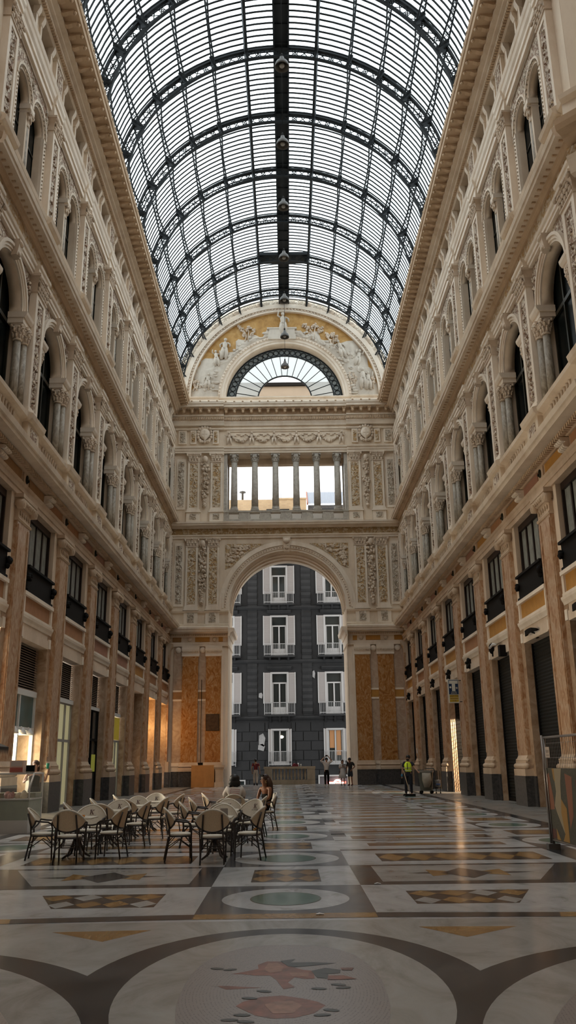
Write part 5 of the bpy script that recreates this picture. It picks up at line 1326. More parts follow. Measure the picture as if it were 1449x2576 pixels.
# --- the gate that lets daylight in
y = BAY_Y[4]
g = thing('lattice_gate', 'open lattice gate in the sunlit passage between the shutters behind the lottery sign', 'gate', place(1, y))
b = MB()
for q in range(15): b.tube([(.05, .0 + q*.1, .05), (.05, .0 + q*.1, 5.1)], .012, 5, 0, False)
for q in range(30): b.tube([(.05, -.02, .1 + q*.17), (.05, 1.42, .1 + q*.17)], .010, 5, 0, False)
b.build('lattice', M['iron'], g)
b = MB(); b.box(.0, .1, -.06, 0, 0, 5.2, 0); b.box(0, .1, -1.42, -.06, 3.9, 5.2, 0); b.build('gate_frame', M['iron'], g)
b = MB(); b.box(3.9, 4.0, -3, 3, 0, 6, 0); b.box(.62, 4.0, -1.7, -1.6, 0, 5.3, 1); b.box(.62, 4.0, 1.6, 1.7, 0, 5.3, 1); b.box(.62, 3.9, -1.6, 1.6, 5.2, 5.3, 1); b.box(0, 4, -1.6, 1.6, -.02, 0.002, 2)
o = b.build('wall_passage', [plain('sunlit_wall', (.75, .66, .55), .8), M['lowcream'], M['granite']], None, place(1, y), 0, 'structure')
# --- fittings over the shutters
def wlamp(kind):
    if kind == 0:
        t = thing('wall_lamp', 'x', 'lamp'); b = MB()
        b.loft([[(-.42+.1*math.sin(PI*j/7), -.62, 5.34 + .10*j/7) for j in range(8)]]*1 + [[(-.5+.14*math.sin(PI*j/7), u*.62, 5.30 + .16*j/7 + .05*(1-u*u)) for j in range(8)] for u in (-.6, -.2, .2, .6)] + [[(-.42+.1*math.sin(PI*j/7), .62, 5.34 + .10*j/7) for j in range(8)]], 0); b.build('shade', M['iron'], t)
        b = MB(); b.tube([(-.1, 0, 5.3), (-.38, 0, 5.4)], .03, 6); b.box(-.24, -.18, -.1, .1, 5.2, 5.4, 0); b.build('arm', M['iron'], t)
    else:
        t = thing('wall_lamp', 'x', 'lamp'); b = MB(); b.tube([(-.24, .55, 5.55), (-.5, .1, 5.4), (-.62, -.5, 5.22)], .035, 7); b.build('arm', M['iron'], t)
        b = MB(); b.cluster((-.3, .55, 5.5), (.1, .12, .18), 12, .09); b.build('scroll_bracket', M['iron'], t)
    return t
la, lb = wlamp(0), wlamp(1)
lb.location = (0, 0, 0)
la.location = place(1, BAY_Y[1]); la['label'] = 'long black curved lamp over the second nearest closed shutter, shuttered side'
lb.location = place(1, BAY_Y[3]); lb['label'] = 'black scrolled lamp bracket over the fifth shutter from the archway, shuttered side'
lb['group'] = 'scrolled lamp brackets'
for i in (4, 5, 6, 7): dup(lb, place(1, BAY_Y[i]), 0, f'black scrolled lamp bracket over the {ORD[7-i]} shop opening from the archway, shuttered side')
for i in (0,): dup(la, place(1, BAY_Y[i]), 0, 'long black curved lamp over the shutter closest to the octagon corner')
t = thing('floodlight', 'black box speaker and white camera arm over the sixth shutter from the archway', 'floodlight', place(1, BAY_Y[2]))
b = MB(); b.box(-.5, -.24, -1.0, -.72, 5.1, 5.5, 0); b.build('housing', M['iron'], t)
b = MB(); b.tube([(-.4, .9, 5.62), (-.45, .2, 5.68), (-.5, -.4, 5.6)], .045, 7); b.build('camera_arm', M['white'], t)
b = MB(); b.ball((-.34, .95, 5.6), (.1, .12, .2), 8, 6); b.tube([(-.3, .95, 5.3), (-.3, .95, 5.95)], .03, 6); b.build('bracket', M['iron'], t)
t = thing('tobacco_sign', 'projecting blue sign with a big white T over yellow lotto panels', 'sign', (7.56, 38.95, 0))
M['navy'] = plain('sign_navy', (.010, .03, .085), .4); M['signwhite'] = plain('sign_white', (.62, .60, .53), .5); M['signyellow'] = plain('sign_yellow', (.52, .33, .02), .5)
b = MB(); b.box(-.24, .24, -.06, .06, 3.95, 5.0, 0); b.build('sign_case', M['signwhite'], t)
b = MB(); b.box(-.215, .215, -.075, .075, 4.33, 4.97, 0); b.build('blue_panel', M['navy'], t)
b = MB(); b.box(-.195, .195, -.09, -.07, 4.80, 4.94, 0); b.box(-.075, .075, -.09, -.07, 4.47, 4.80, 0); b.build('letter_t', M['signwhite'], t)
b = MB(); b.ball((-.145, -.08, 4.64), (.045, .012, .045), 10, 6); b.box(.10, .18, -.085, -.07, 4.62, 4.65, 0); b.box(.10, .18, -.085, -.07, 4.57, 4.60, 0); b.build('small_mark', M['signwhite'], t)
b = MB(); b.box(-.2, .2, -.075, .075, 4.19, 4.31, 0); b.box(-.2, .2, -.075, .075, 4.10, 4.175, 0); b.box(-.2, .2, -.075, .075, 4.0, 4.085, 0); b.build('yellow_panel', M['signyellow'], t)
textobj('VALORI', .07, M['signwhite'], t, (0, -.078, 4.43), PI/2, 0); textobj('BOLLATI', .07, M['signwhite'], t, (0, -.078, 4.37), PI/2, 0)
textobj('LOTTO', .12, M['navy'], t, (0, -.078, 4.25), PI/2, 0); textobj('RICEVITORIA', .055, M['navy'], t, (0, -.078, 4.137), PI/2, 0); textobj('N. 198', .06, M['navy'], t, (0, -.078, 4.042), PI/2, 0)
b = MB()
for z in (4.0, 4.95): b.tube([(.2, 0, z), (.64, 0, z)], .018, 6); b.tube([(.60, 0, z-.1), (.60, 0, z+.1)], .025, 6)
b.build('wall_arm', M['iron'], t)
b = MB(); b.box(-.02, .0, -.14, .14, 1.9, 2.2, 0); o = b.build('wall_notice', M['white'], None, (7.90, 53.5, 0), 0); tag(o, 'small white paper notice pinned on a pilaster behind the street sweeper', 'notice')
b = MB(); b.box(-.06, 0, -.09, .09, 2.6, 2.95, 0); o = b.build('door_buzzer', M['iron'], None, (8.05, 25.4, -.95), 0); tag(o, 'small black entry buzzer on the jamb beside the nearest shutters', 'buzzer')
# --- café side
rot = PI; S_ = -1; NM = SIDES[1][2]
# 0: glaring bright shop beside the frame edge
t = shop(0, S_, rot, NM, 0); t['label'] = 'glaring white lit shop interior nearest the octagon, café side'
b = MB(); b.box(1.1, 1.2, -1.5, 1.5, 0, 5.15, 0); b.build('lit_back_wall', M['brightshop'], t)
b = MB(); b.box(.35, 1.1, -1.5, -1.42, 0, 5.2, 0); b.box(.35, 1.1, 1.42, 1.5, 0, 5.2, 0); b.box(.35, 1.1, -1.5, 1.5, 5.12, 5.2, 0); b.build('side_walls', M['white'], t)
grid(t, 'door_frame', (-1.36, 0, 1.36), (.05, 2.7, 5.15), 'frame_grey', .1, .2)
# 1: ice cream shop
t = shop(1, S_, rot, NM, 1); t['label'] = 'ice cream shop window with a louvre above teal glass and glowing panel'
louvre(t, 3.8, 5.2)
grid(t, 'window_frame', (-1.37, .25, 1.37), (.05, 2.6, 3.7), 'white')
b = MB(); b.box(-.02, .1, -1.4, 1.4, 3.62, 3.8, 0); b.build('transom', M['white'], t)
b = MB(); b.box(.06, .08, -1.36, 1.36, 2.6, 3.65, 0); b.build('upper_glass', M['teal'], t)
b = MB(); b.box(.5, .52, -1.36, 1.36, .05, 2.6, 0); b.build('back_panel', M['teal'], t)
b = MB(); b.box(.40, .46, -.78, -.30, .9, 2.45, 0); b.box(.40, .46, .55, .8, .9, 2.3, 0); b.build('glow_panel', M['glowpanel'], t)
b = MB(); b.lathe([(.03, .3), (.12, .26), (.28, .1), (.33, 0), (.30, 0), (.1, .1)], 0, 0, 16); n0 = len(b.v)
for yy in (-1.0, -.25, .55):
    d = MB(); d.lathe([(.02, .34), (.05, .3), (.2, .22), (.29, .08), (.31, 0), (.29, 0), (.1, .12)], .2, yy, 16, z=2.42); d.build('dome_lampshade', M['white'], t)
backbox(t)
# 2
t = shop(2, S_, rot, NM, 2); t['label'] = 'shop front with louvre over tall pale yellow glazed doors, café side'
louvre(t, 3.85, 5.2); b = MB(); b.box(-.05, .12, -1.42, 1.42, 3.7, 3.85, 0); b.build('transom', M['white'], t)
grid(t, 'door_frame', (-1.36, -.5, .4, 1.36), (.05, 2.35, 3.7), 'frame_grey'); b = MB(); b.box(.06, .08, -1.36, 1.36, .05, 3.7, 0); b.build('glazing', M['cream_glass'], t)
# 3
t = shop(3, S_, rot, NM, 3); t['label'] = 'shop front with louvre over dim dark glazed doors, café side'
louvre(t, 3.85, 5.2); b = MB(); b.box(-.03, .12, -1.42, 1.42, 3.72, 3.85, 0); b.build('transom', M['white'], t)
grid(t, 'door_frame', (-1.36, -.3, .3, 1.36), (.05, 2.5, 3.72), 'iron'); b = MB(); b.box(.06, .08, -1.36, 1.36, .05, 3.72, 0); b.build('glazing', M['dimglass'], t)
b = MB(); b.box(.02, .05, -1.2, -.5, 1.2, 1.9, 0); b.build('lit_window_poster', plain('greenish_poster', (.30, .30, .06), .5, emit=(.7,.7,.1), es=.08), t)
# 4
t = shop(4, S_, rot, NM, 4); t['label'] = 'shop front with louvre over a yellow fascia and pale doors, café side'
louvre(t, 3.85, 5.2); b = MB(); b.box(-.03, .12, -1.42, 1.42, 3.7, 3.85, 0); b.build('transom', M['white'], t)
b = MB(); b.box(.0, .1, -1.36, 1.36, 2.62, 3.66, 0); b.build('yellow_fascia', M['yellow'], t)
grid(t, 'door_frame', (-1.36, -.6, .1, .75, 1.36), (.05, 2.55), 'frame_grey'); b = MB(); b.box(.06, .08, -1.36, 1.36, .05, 2.6, 0); b.build('door_leaf', M['cream_glass'], t)
# 5
t = shop(5, S_, rot, NM, 5); t['label'] = 'tall dark shop doorway with a small glowing lamp inside, café side'
grid(t, 'door_frame', (-1.36, -.2, 1.36), (.05, 2.5, 5.15), 'darkwood', .2, .3); b = MB(); b.box(.26, .28, -1.36, -.2, .05, 5.15, 0); b.build('glazing', M['dimglass'], t)
b = MB(); b.box(.34, .42, -1.1, -.6, 2.05, 2.2, 0); b.build('lamp', M['glowpanel'], t); backbox(t, 'lowcream', 1.2)
# 6, 7: doorways washed with warm light
for i in (6, 7):
    t = shop(i, S_, rot, NM, i); t['label'] = f'{["", "", "", "", "", "", "second", "first"][i]} doorway from the archway glowing with orange light, café side'
    b = MB(); b.box(.72, .80, -1.5, 1.5, 0, 5.2, 0); b.box(.3, .8, -1.5, -1.42, 0, 5.2, 0); b.box(.3, .8, 1.42, 1.5, 0, 5.2, 0); b.box(.3, .8, -1.5, 1.5, 5.2, 5.3, 0); b.build('recess_walls', M['lowcream'], t)
    b = MB(); b.box(.64, .72, -.5, .5, 0, 2.3, 0); b.box(.66, .72, -.5, .5, 2.5, 5.1, 0); b.build('door_leaf', M['paledoor'], t)
    grid(t, 'door_frame', (-.56, .56), (.05, 2.4, 5.15), 'darkwood', .58, .72, .06)
    b = MB(); b.lathe([(.03, 5.1), (.1, 5.05), (.12, 4.95), (.1, 4.93)], .25, 0, 10); b.build('ceiling_lamp', M['lampgrey'], t)
# dark skirting on jambs
for s, rot, nm in SIDES:
    b = MB()
    for c in sorted((y - YMID)*s for y in BAY_Y):
        for q in (-1, 1): b.box(dz(8.02), dz(8.08), min(c+q*1.415, c+q*1.72), max(c+q*1.415, c+q*1.72), 0, .95, 0)
    b.build('baseboard_' + ('right' if s > 0 else 'left'), M['granite'], None, (s*D0, YMID, 0), rot, 'structure')
# ---------------------------------------------------------------- café furniture
M['rattan'] = plain('dark_bamboo', (.022, .013, .010), .35, 0, .5)
M['wicker'] = plain('cream_wicker', (.80, .75, .65), .6, var=.10, scale=60)
M['wickerback'] = plain('tan_wicker', (.62, .47, .31), .6, var=.10, scale=60)
M['seatw'] = plain('seat_wicker', (.66, .60, .50), .6, var=.10, scale=60)
M['maroon'] = plain('maroon_print', (.07, .02, .02), .6)
FS = .87
def almond(u, v):
    """backrest surface: u across, v up the height, wrapping round the sitter"""
    h = .185*(1-abs(u)**2.0)**.72 + .006
    z = .705 + v*h + .02*(1-u*u)
    y = .235 - .15*u*u + .22*(z-.62)
    return Vector((.305*u, y, z))
def make_chair():
    t = thing('bistro_chair', 'x', 'chair'); t.scale = (FS, FS, FS)
    b = MB(); n, m = 18, 6
    def sheet(off, mt):
        vs = [tuple(almond(-1 + 2*i/n, -1 + 2*j/m) + Vector((0, off, 0))) for i in range(n+1) for j in range(m+1)]
        fs = [(i*(m+1)+j, (i+1)*(m+1)+j, (i+1)*(m+1)+j+1, i*(m+1)+j+1) for i in range(n) for j in range(m)]
        b.add(vs, fs, mt, True)
    sheet(-.008, 0); sheet(.008, 1); b.build('backrest', [M['wicker'], M['wickerback']], t)
    b = MB(); b.tube([almond(-1+2*i/20, 1) for i in range(21)], .016, 7); b.build('top_rim', M['wicker'], t)
    b = MB(); b.tube([almond(-1+2*i/20, -1) for i in range(21)], .018, 7); b.build('bottom_rim', M['rattan'], t)
    b = MB(); pr = []
    def so(a, r, z): c, s = math.cos(a), math.sin(a); return (r*math.copysign(abs(c)**.8, c), r*.95*math.copysign(abs(s)**.8, s), z)
    rings = [[so(2*PI*k/24, r, z) for k in range(24)] for r, z in ((.18, .435), (.215, .44), (.22, .455), (.21, .47), (.15, .478), (.02, .478))]
    b.loft(rings, 0, True); b.build('seat', M['seatw'], t)
    b = MB(); b.tube([so(2*PI*k/20, .22, .425) for k in range(20)], .014, 6, 0, True, True); b.build('seat_ring', M['rattan'], t)
    for q in (-1, 1):
        b = MB(); b.tube([(q*.21, .27, 0), (q*.19, .19, .42), (q*.18, .205, .6), (q*.165, .275, .83)], .0155, 8); b.build('rear_leg', M['rattan'], t)
        b = MB(); b.tube([(q*.305, .10, .70), (q*.30, .0, .685), (q*.285, -.12, .675), (q*.265, -.18, .64), (q*.25, -.205, .56), (q*.235, -.20, .42), (q*.225, -.215, 0)], .0155, 8); b.build('arm_leg', M['rattan'], t)
    b = MB()
    b.tube([(-.2, .21, .27), (.2, .21, .27)], .009, 6); b.tube([(-.23, -.2, .27), (.23, -.2, .27)], .009, 6)
    for q in (-1, 1):
        b.tube([(q*.23, -.2, .22), (q*.1, 0, .36), (q*.2, .21, .22)], .009, 6); b.tube([(q*.19, .2, .3), (q*.17, .1, .41)], .009, 6); b.tube([(q*.225, -.2, .3), (q*.19, -.1, .41)], .009, 6)
    b.build('stretcher', M['rattan'], t)
    # printed K and name on the sitter's side
    L = MB()
    def on(px, pz):             # print coordinates (metres) -> backrest
        u = px/.305; h = .185*(1-abs(u)**2.0)**.72 + .006; v = (pz - .705 - .02*(1-u*u))/h; return tuple(almond(u, v) + Vector((0, -.0125, 0)))
    def stroke(pts):
        L.poly([on(x, z) for x, z in pts], 0)
    for pts in ([(-.034,.735),(-.018,.735),(-.006,.825),(-.022,.825)], [(-.048,.735),(-.004,.735),(-.003,.742),(-.047,.742)], [(-.036,.818),(.008,.818),(.009,.825),(-.035,.825)],
                [(-.016,.778),(-.012,.772),(.044,.82),(.036,.825)], [(-.004,.79),(.006,.797),(.034,.738),(.014,.738)], [(.004,.735),(.044,.735),(.045,.742),(.005,.742)], [(.024,.818),(.056,.818),(.057,.825),(.025,.825)]): stroke(pts)
    L.build('printed_k', M['maroon'], t)
    cu = bpy.data.curves.new('lettering', 'FONT'); cu.body = "KE'KAFÉ"; cu.size = .045; cu.align_x = 'CENTER'; cu.shear = .2
    o = bpy.data.objects.new('lettering', cu); COL.objects.link(o); dg = bpy.context.evaluated_depsgraph_get(); me = bpy.data.meshes.new_from_object(o.evaluated_get(dg)); bpy.data.objects.remove(o)
    me.materials.clear(); me.materials.append(M['maroon'])
    for v in me.vertices: v.co = on(v.co.x, .688 + v.co.y)
    o = bpy.data.objects.new('printed_name', me); COL.objects.link(o); o.parent = t
    return t
def make_table():
    t = thing('bistro_table', 'x', 'table'); t.scale = (FS, FS, FS)
    b = MB(); s = .33; rings = []
    for k, z in ((.985, .715), (1, .72), (1, .738), (.985, .743)):
        r = []
        for c in range(4):
            for a in range(5):
                an = c*PI/2 + a*PI/8; r.append(((s-.05)*k*(1 if c in (0, 3) else -1) + .05*math.cos(an), (s-.05)*k*(1 if c in (0, 1) else -1) + .05*math.sin(an), z))
        rings.append(r)
    b.loft(rings, 0); b.build('tabletop', plain('pale_tabletop', (.66, .62, .52), .3, var=.06), t)
    b = MB(); b.tube([(0, 0, .14), (0, 0, .715)], .045, 10); b.box(-.2, .2, -.02, .02, .695, .715, 0); b.box(-.02, .02, -.2, .2, .695, .715, 0); b.build('column', M['rattan'], t)
    for k in range(4):
        a = PI/4 + k*PI/2; c, q = math.cos(a), math.sin(a)
        b = MB(); b.tube([(.03*c, .03*q, .42), (.09*c, .09*q, .25), (.18*c, .18*q, .08), (.30*c, .30*q, .018)], [.02, .022, .022, .018], 7); b.build('foot', M['rattan'], t)
    return t
ch0 = make_chair(); tb0 = make_table(); chused = tbused = False
def put_chair(x, y, th, lab):
    global chused
    if not chused: chused = True; ch0.location = (x, y, 0); ch0.rotation_euler = (0, 0, th); ch0['label'] = lab; ch0['group'] = 'café armchairs'; return ch0
    return dup(ch0, (x, y, 0), th, lab)
def put_table(x, y, lab, th=0):
    global tbused
    if not tbused: tbused = True; tb0.location = (x, y, 0); tb0['label'] = lab; tb0['group'] = 'café tables'; return tb0
    return dup(tb0, (x, y, 0), th, lab)
RANK = ['nearest', 'second', 'third', 'farthest']
left = [(-3.48, 14.95), (-3.42, 17.0), (-3.33, 18.85), (-3.22, 20.65)]
right = [(-1.16, 14.55), (-1.18, 16.65), (-1.24, 18.7), (-1.2, 21.0)]
def rowname(g, i): return f'{RANK[i]} table, {"counter row" if g == 0 else "seated women row"}'
for g, tabs in ((0, left), (1, right)):
    for i, (x, y) in enumerate(tabs):
        put_table(x, y, 'pale square café table, ' + rowname(g, i), .03*(i-1))
        J = lambda: RND.uniform(-.06, .06)
        spots = []
        if True: spots.append(('left', x-.56, y+J(), PI/2+.12+J()))
        if not (g == 0 and i == 3) and not (g == 1 and i == 3): spots.append(('near', x+.02, y-.60, PI+J()))
        if not (g == 1 and i == 3): spots.append(('right', x+.56, y+J(), -PI/2-.15+J()))
        if not (g == 1 and i >= 2): spots.append(('far', x+.06, y+.60, J()*2))
        for nm, cx, cy, th in spots:
            if g == 1 and i == 1 and nm == 'right': cx, cy, th = x+.46, y+.34, -.55
            desc = {'left': 'facing the aisle', 'near': 'turning its tan back to us', 'right': 'facing the counter side', 'far': 'showing the printed K'}[nm]
            put_chair(cx, cy, th, f'cream wicker armchair {desc}, ' + rowname(g, i))
put_chair(-1.20, 20.28, PI, 'cream wicker armchair under the woman in the white printed shirt')
put_chair(-.50, 20.62, -PI/2+.3, 'cream wicker armchair under the woman in the black strapless top')
# small things on the tables
M['acrylic'] = plain('smoky_acrylic', (.30, .27, .25), .2); M['acrylic'].node_tree.nodes['Principled BSDF'].inputs['Alpha'].default_value = .7
TZ = .743*FS
h0 = None
for (x, y), lab in (((-3.66, 15.02), 'clear napkin holder on the nearest table beside the counter row'), ((-3.5, 17.05), 'clear napkin holder on the second table of the counter row'), ((-1.02, 14.66), 'smoky napkin holder on the nearest table of the seated women row'),
                    ((-1.36, 16.7), 'smoky napkin holder on the second table of the seated women row'), ((-1.02, 18.62), 'napkin holder on the third table behind the nearest right chairs')):
    if h0 is None:
        h0 = thing('napkin_holder', lab, 'napkin holder', (x, y, TZ), .2, 'napkin holders on the café tables')
        b = MB(); b.box(-.06, .06, -.035, .035, 0, .006, 0); b.box(-.06, .06, -.035, -.03, 0, .12, 0); b.box(-.06, .06, .03, .035, 0, .12, 0); b.build('case', M['acrylic'], h0)
        b = MB(); b.box(-.055, .055, -.027, .027, .006, .105, 0); b.build('napkins', plain('napkin_paper', (.40, .30, .26), .8), h0)
    else: dup(h0, (x, y, TZ), .2, lab)
b = MB(); b.lathe([(.03, 0), (.05, .005), (.055, .035), (.048, .035), (.04, .01), (.01, .008)], n=16)
o = b.build('ashtray', plain('amber_glass', (.62, .25, .05), .15), None, (-3.40, 14.86, TZ)); tag(o, 'small amber glass ashtray on the nearest table beside the counter', 'ashtray')
for x, y, lab in ((-2.67, 15.45, 'scrap of white paper on the floor between the two table rows'), (1.15, 11.45, 'crumpled white paper scrap on the inlaid floor'), (.35, 9.3, 'tiny white scrap lying on the gold floor band'), (.3, 17.6, 'pale pink paper scrap on the floor right of the tables')):
    b = MB(); b.add([(-.07,-.03,.004),(.0,-.045,.012),(.08,-.02,.004),(.07,.04,.006),(-.01,.03,.016),(-.08,.03,.004)], [(0,1,4,5),(1,2,3,4)], 0); b.add([(-.07,-.03,.001),(.0,-.045,.001),(.08,-.02,.001),(.07,.04,.001),(-.01,.03,.001),(-.08,.03,.001)], [(0,1,4,5),(1,2,3,4)], 0)
    b.xf(Matrix.Diagonal((.55, .55, 1, 1)))
    o = b.build('paper_scrap', plain('paper', (.62, .60, .58), .8), None, (x, y, .004)); tag(o, lab, 'paper')

# ---------------------------------------------------------------- ice cream counter and what stands on it
t = thing('ice_cream_counter', 'pale glass fronted ice cream counter at the frame edge beside the chairs', 'counter', (-5.93, 20.45, 0))
M['counterwhite'] = plain('counter_white', (.55, .53, .50), .35); M['counterpanel'] = plain('counter_panel', (.31, .33, .27), .3, var=.05)
M['showglass'], nt, bs = newmat('showcase_glass'); bs.inputs['Base Color'].default_value = (.45, .42, .34, 1); bs.inputs['Roughness'].default_value = .06; bs.inputs['Alpha'].default_value = .30
b = MB(); b.box(-2.2, 0, 0, 1.1, .0, .28, 0); b.build('base', M['counterwhite'], t)
b = MB(); b.box(-2.2, -.01, .01, 1.1, .28, .72, 0); b.build('front_panel', M['counterpanel'], t)
b = MB(); b.box(-2.2, -.02, .55, 1.1, .72, .86, 0); b.build('rear_cabinet', M['counterpanel'], t)
b = MB(); b.box(-2.2, 0, .0, 1.1, .72, .75, 0); b.box(-2.2, 0, .3, 1.1, 1.28, 1.32, 0); b.box(-.03, 0, .0, .03, .72, 1.0, 0); b.tube([(-.015, .02, .98), (-.015, .3, 1.3)], .02, 6); b.box(-.04, 0, 1.02, 1.1, .28, 1.3, 0); b.build('top_frame', M['counterwhite'], t)
b = MB(); b.poly([(-2.2,.02,.75),(-.02,.02,.75),(-.02,.02,.98),(-2.2,.02,.98)], 0); b.poly([(-2.2,.02,.98),(-.02,.02,.98),(-.02,.3,1.29),(-2.2,.3,1.29)], 0); b.poly([(-.01,.02,.75),(-.01,.95,.75),(-.01,.95,1.28),(-.01,.3,1.28),(-.01,.02,.98)], 0); b.build('glass_front', M['showglass'], t)
b = MB()
for i in range(6): b.cluster((-.25-i*.32, .3, .8), (.11, .2, .06), 14, .07, i % 3)
b.build('ice_cream_tubs', [plain('cream_ice', (.6,.5,.36), .6), plain('pink_ice', (.5,.24,.22), .6), plain('brown_ice', (.16,.08,.04), .6)], t)
b = MB(); b.box(-.16, .16, -.13, .13, 0, .28, 0); b.box(-.15, .15, -.14, -.125, .02, .12, 1); b.box(-.13, .13, -.14, -.125, .15, .26, 2)
o = b.build('display_carton', [plain('pink_carton', (.72, .52, .43), .5), plain('red_print', (.42, .12, .09), .5), plain('pale_print', (.55, .48, .44), .5)], None, (-6.38, 20.9, 1.32)); tag(o, 'pink and white display carton standing on the ice cream counter', 'carton')
b = MB(); b.box(-.09, .09, -.05, .05, 0, .02, 0); b.box(-.10, .10, -.03, .03, .02, .17, 0); b.box(-.085, .085, -.036, -.028, .04, .15, 1)
o = b.build('payment_terminal', [M['iron'], M['darkglass']], None, (-6.10, 20.95, 1.32)); tag(o, 'small black payment screen at the corner of the ice cream counter', 'terminal')
t = thing('counter_canopy', 'black scalloped canopy on a thin post above the ice cream counter', 'canopy', (-6.95, 20.0, 0))
b = MB(); b.box(-.6, .5, -.3, .3, 1.84, 1.9, 0); b.loft([[(-.6,-.3,1.9),(.5,-.3,1.9),(.5,.3,1.9),(-.6,.3,1.9)], [(-.3,-.1,2.0),(.3,-.1,2.0),(.3,.1,2.0),(-.3,.1,2.0)]], 0)
for i in range(12): b.poly([(-.6+i*.092, -.3, 1.84), (-.6+i*.092+.085, -.3, 1.84), (-.6+i*.092+.043, -.3, 1.72)], 0)
for i in range(7): b.poly([(.5, -.3+i*.086, 1.84), (.5, -.3+i*.086+.08, 1.84), (.5, -.3+i*.086+.04, 1.72)], 0)
b.build('canopy_cloth', plain('black_canvas', (.02, .018, .017), .7), t)
b = MB(); b.tube([(0, 0, 0), (0, 0, 1.9)], .02, 8); b.lathe([(.2, 0), (.2, .03), (.03, .05)], n=14); b.build('post', M['iron'], t)

# ---------------------------------------------------------------- mesh barrier at the right edge
t = thing('mesh_barrier', 'galvanised mesh barrier panel at the right frame edge with a printed cover', 'barrier', (4.57, 15.42, 0))
M['galv'] = plain('galvanised_steel', (.30, .27, .25), .35, .7)
b = MB(); b.tube([(0, 0, .08), (0, 0, 1.86)], .022, 10); b.tube([(-.05, -.02, .10), (-.05, -.02, 1.88)], .02, 10); b.build('end_post', M['galv'], t)
b = MB(); b.tube([(0, 0, 1.84), (0, -3.0, 1.84)], .02, 8); b.tube([(0, 0, .15), (0, -3.0, .15)], .018, 8); b.tube([(0, -3.0, .08), (0, -3.0, 1.86)], .022, 10); b.build('rail', M['galv'], t)
b = MB()
for i in range(32): b.tube([(0, -.09*(i+1), .15), (0, -.09*(i+1), 1.84)], .0035, 4, 0, False)
for i in range(7): b.tube([(0, 0, .3+i*.24), (0, -3, .3+i*.24)], .0035, 4, 0, False)
b.build('wire_mesh', M['galv'], t)
M['coverdark'] = plain('cover_dark', (.075, .070, .050), .8, var=.2, scale=30)
b = MB(); b.box(-.014, -.008, -3.0, -.02, .17, 1.33, 0)
def bp(pts, m): b.poly([(-.0155 - .0004*m, -y, z) for y, z in pts], m)
bp([(.03,1.22),(.14,1.25),(.30,.78),(.29,.66),(.03,.64)], 1); bp([(.03,.34),(.24,.34),(.27,.2),(.03,.18)], 2)
bp([(.40,1.32),(.85,1.325),(.74,1.1),(.70,.85),(.66,.66),(.74,.30),(.58,.45),(.42,.6),(.32,.72),(.46,.95)], 3)
bp([(.33,1.32),(.45,1.325),(.45,1.1),(.38,1.15)], 4); bp([(.70,.84),(.95,.7),(.95,.18),(.62,.18),(.75,.3),(.64,.62)], 4); bp([(.29,.36),(.5,.18),(.29,.18)], 4)
for k in range(4): bp([(1.0+k*.5,1.25-.1*(k%2)),(1.35+k*.5,1.2),(1.25+k*.5,.6),(1.05+k*.5,.4)], 1 + k % 4)
b.build('printed_cover', [M['coverdark'], plain('cover_rust', (.25, .10, .055), .8), plain('cover_maroon', (.11, .045, .035), .8), plain('cover_sand', (.32, .26, .17), .8), plain('cover_amber', (.34, .19, .05), .8)], t)
b = MB(); b.box(-.03, -.024, -.34, -.10, 1.50, 1.68, 0); b.box(-.033, -.03, -.30, -.14, 1.58, 1.63, 1); b.box(-.033, -.03, -.30, -.14, 1.53, 1.55, 1); b.build('notice_plate', [plain('notice_card', (.50, .41, .34), .6), plain('notice_print', (.30, .24, .2), .6)], t)
for yy in (0, -3.0): b = MB(); b.box(-.11, .09, yy-.07, yy+.07, 0, .09, 0); b.build('foot_block', plain('concrete_foot', (.10, .095, .09), .8), t)

# ---------------------------------------------------------------- people
M['skinlight'] = plain('skin_light', (.46, .27, .19), .5); M['skintan'] = plain('skin_tan', (.235, .095, .045), .45); M['skinmid'] = plain('skin_mid', (.32, .17, .105), .5)
M['hair'] = plain('black_hair', (.010, .008, .007), .5); M['hairbrown'] = plain('brown_hair', (.05, .022, .012), .5)
def skin_obj(name, V, E_, R, mat, parent, root, sub=1):
    names = list(V); me = bpy.data.meshes.new(name); idx = {k: i for i, k in enumerate(names)}
    me.from_pydata([V[k] for k in names], [(idx[a], idx[c]) for a, c in E_], [])
    o = bpy.data.objects.new(name, me); COL.objects.link(o)
    md = o.modifiers.new('s', 'SKIN'); md.use_smooth_shade = True; md.branch_smoothing = .4
    if not me.skin_vertices: return o
    for k in names:
        sv = me.skin_vertices[0].data[idx[k]]; r = R[k]; sv.radius = r if isinstance(r, tuple) else (r, r); sv.use_root = (k == root)
    o.modifiers.new('b', 'SUBSURF').levels = sub
    dg = bpy.context.evaluated_depsgraph_get(); dg.update()
    nm = bpy.data.meshes.new_from_object(o.evaluated_get(dg)); bpy.data.objects.remove(o); nm.materials.clear(); nm.materials.append(mat)
    for p in nm.polygons: p.use_smooth = True
    o = bpy.data.objects.new(name, nm); COL.objects.link(o); o.parent = parent; return o
BASE = {'pel': (0,0,.95), 'sp': (0,-.01,1.12), 'ch': (0,.0,1.31), 'nk': (0,.015,1.46), 'hb': (0,-.02,1.535), 'hd': (0,.0,1.615), 'ht': (0,.01,1.675),
        'shL': (.165,.01,1.40), 'elL': (.235,.04,1.13), 'wrL': (.245,-.06,.90), 'shR': (-.165,.01,1.40), 'elR': (-.235,.04,1.13), 'wrR': (-.245,-.06,.90),
        'hpL': (.085,0,.89), 'knL': (.095,-.02,.50), 'anL': (.10,.03,.085), 'toL': (.115,-.13,.03), 'hpR': (-.085,0,.89), 'knR': (-.095,-.02,.50), 'anR': (-.10,.03,.085), 'toR': (-.115,-.13,.03)}
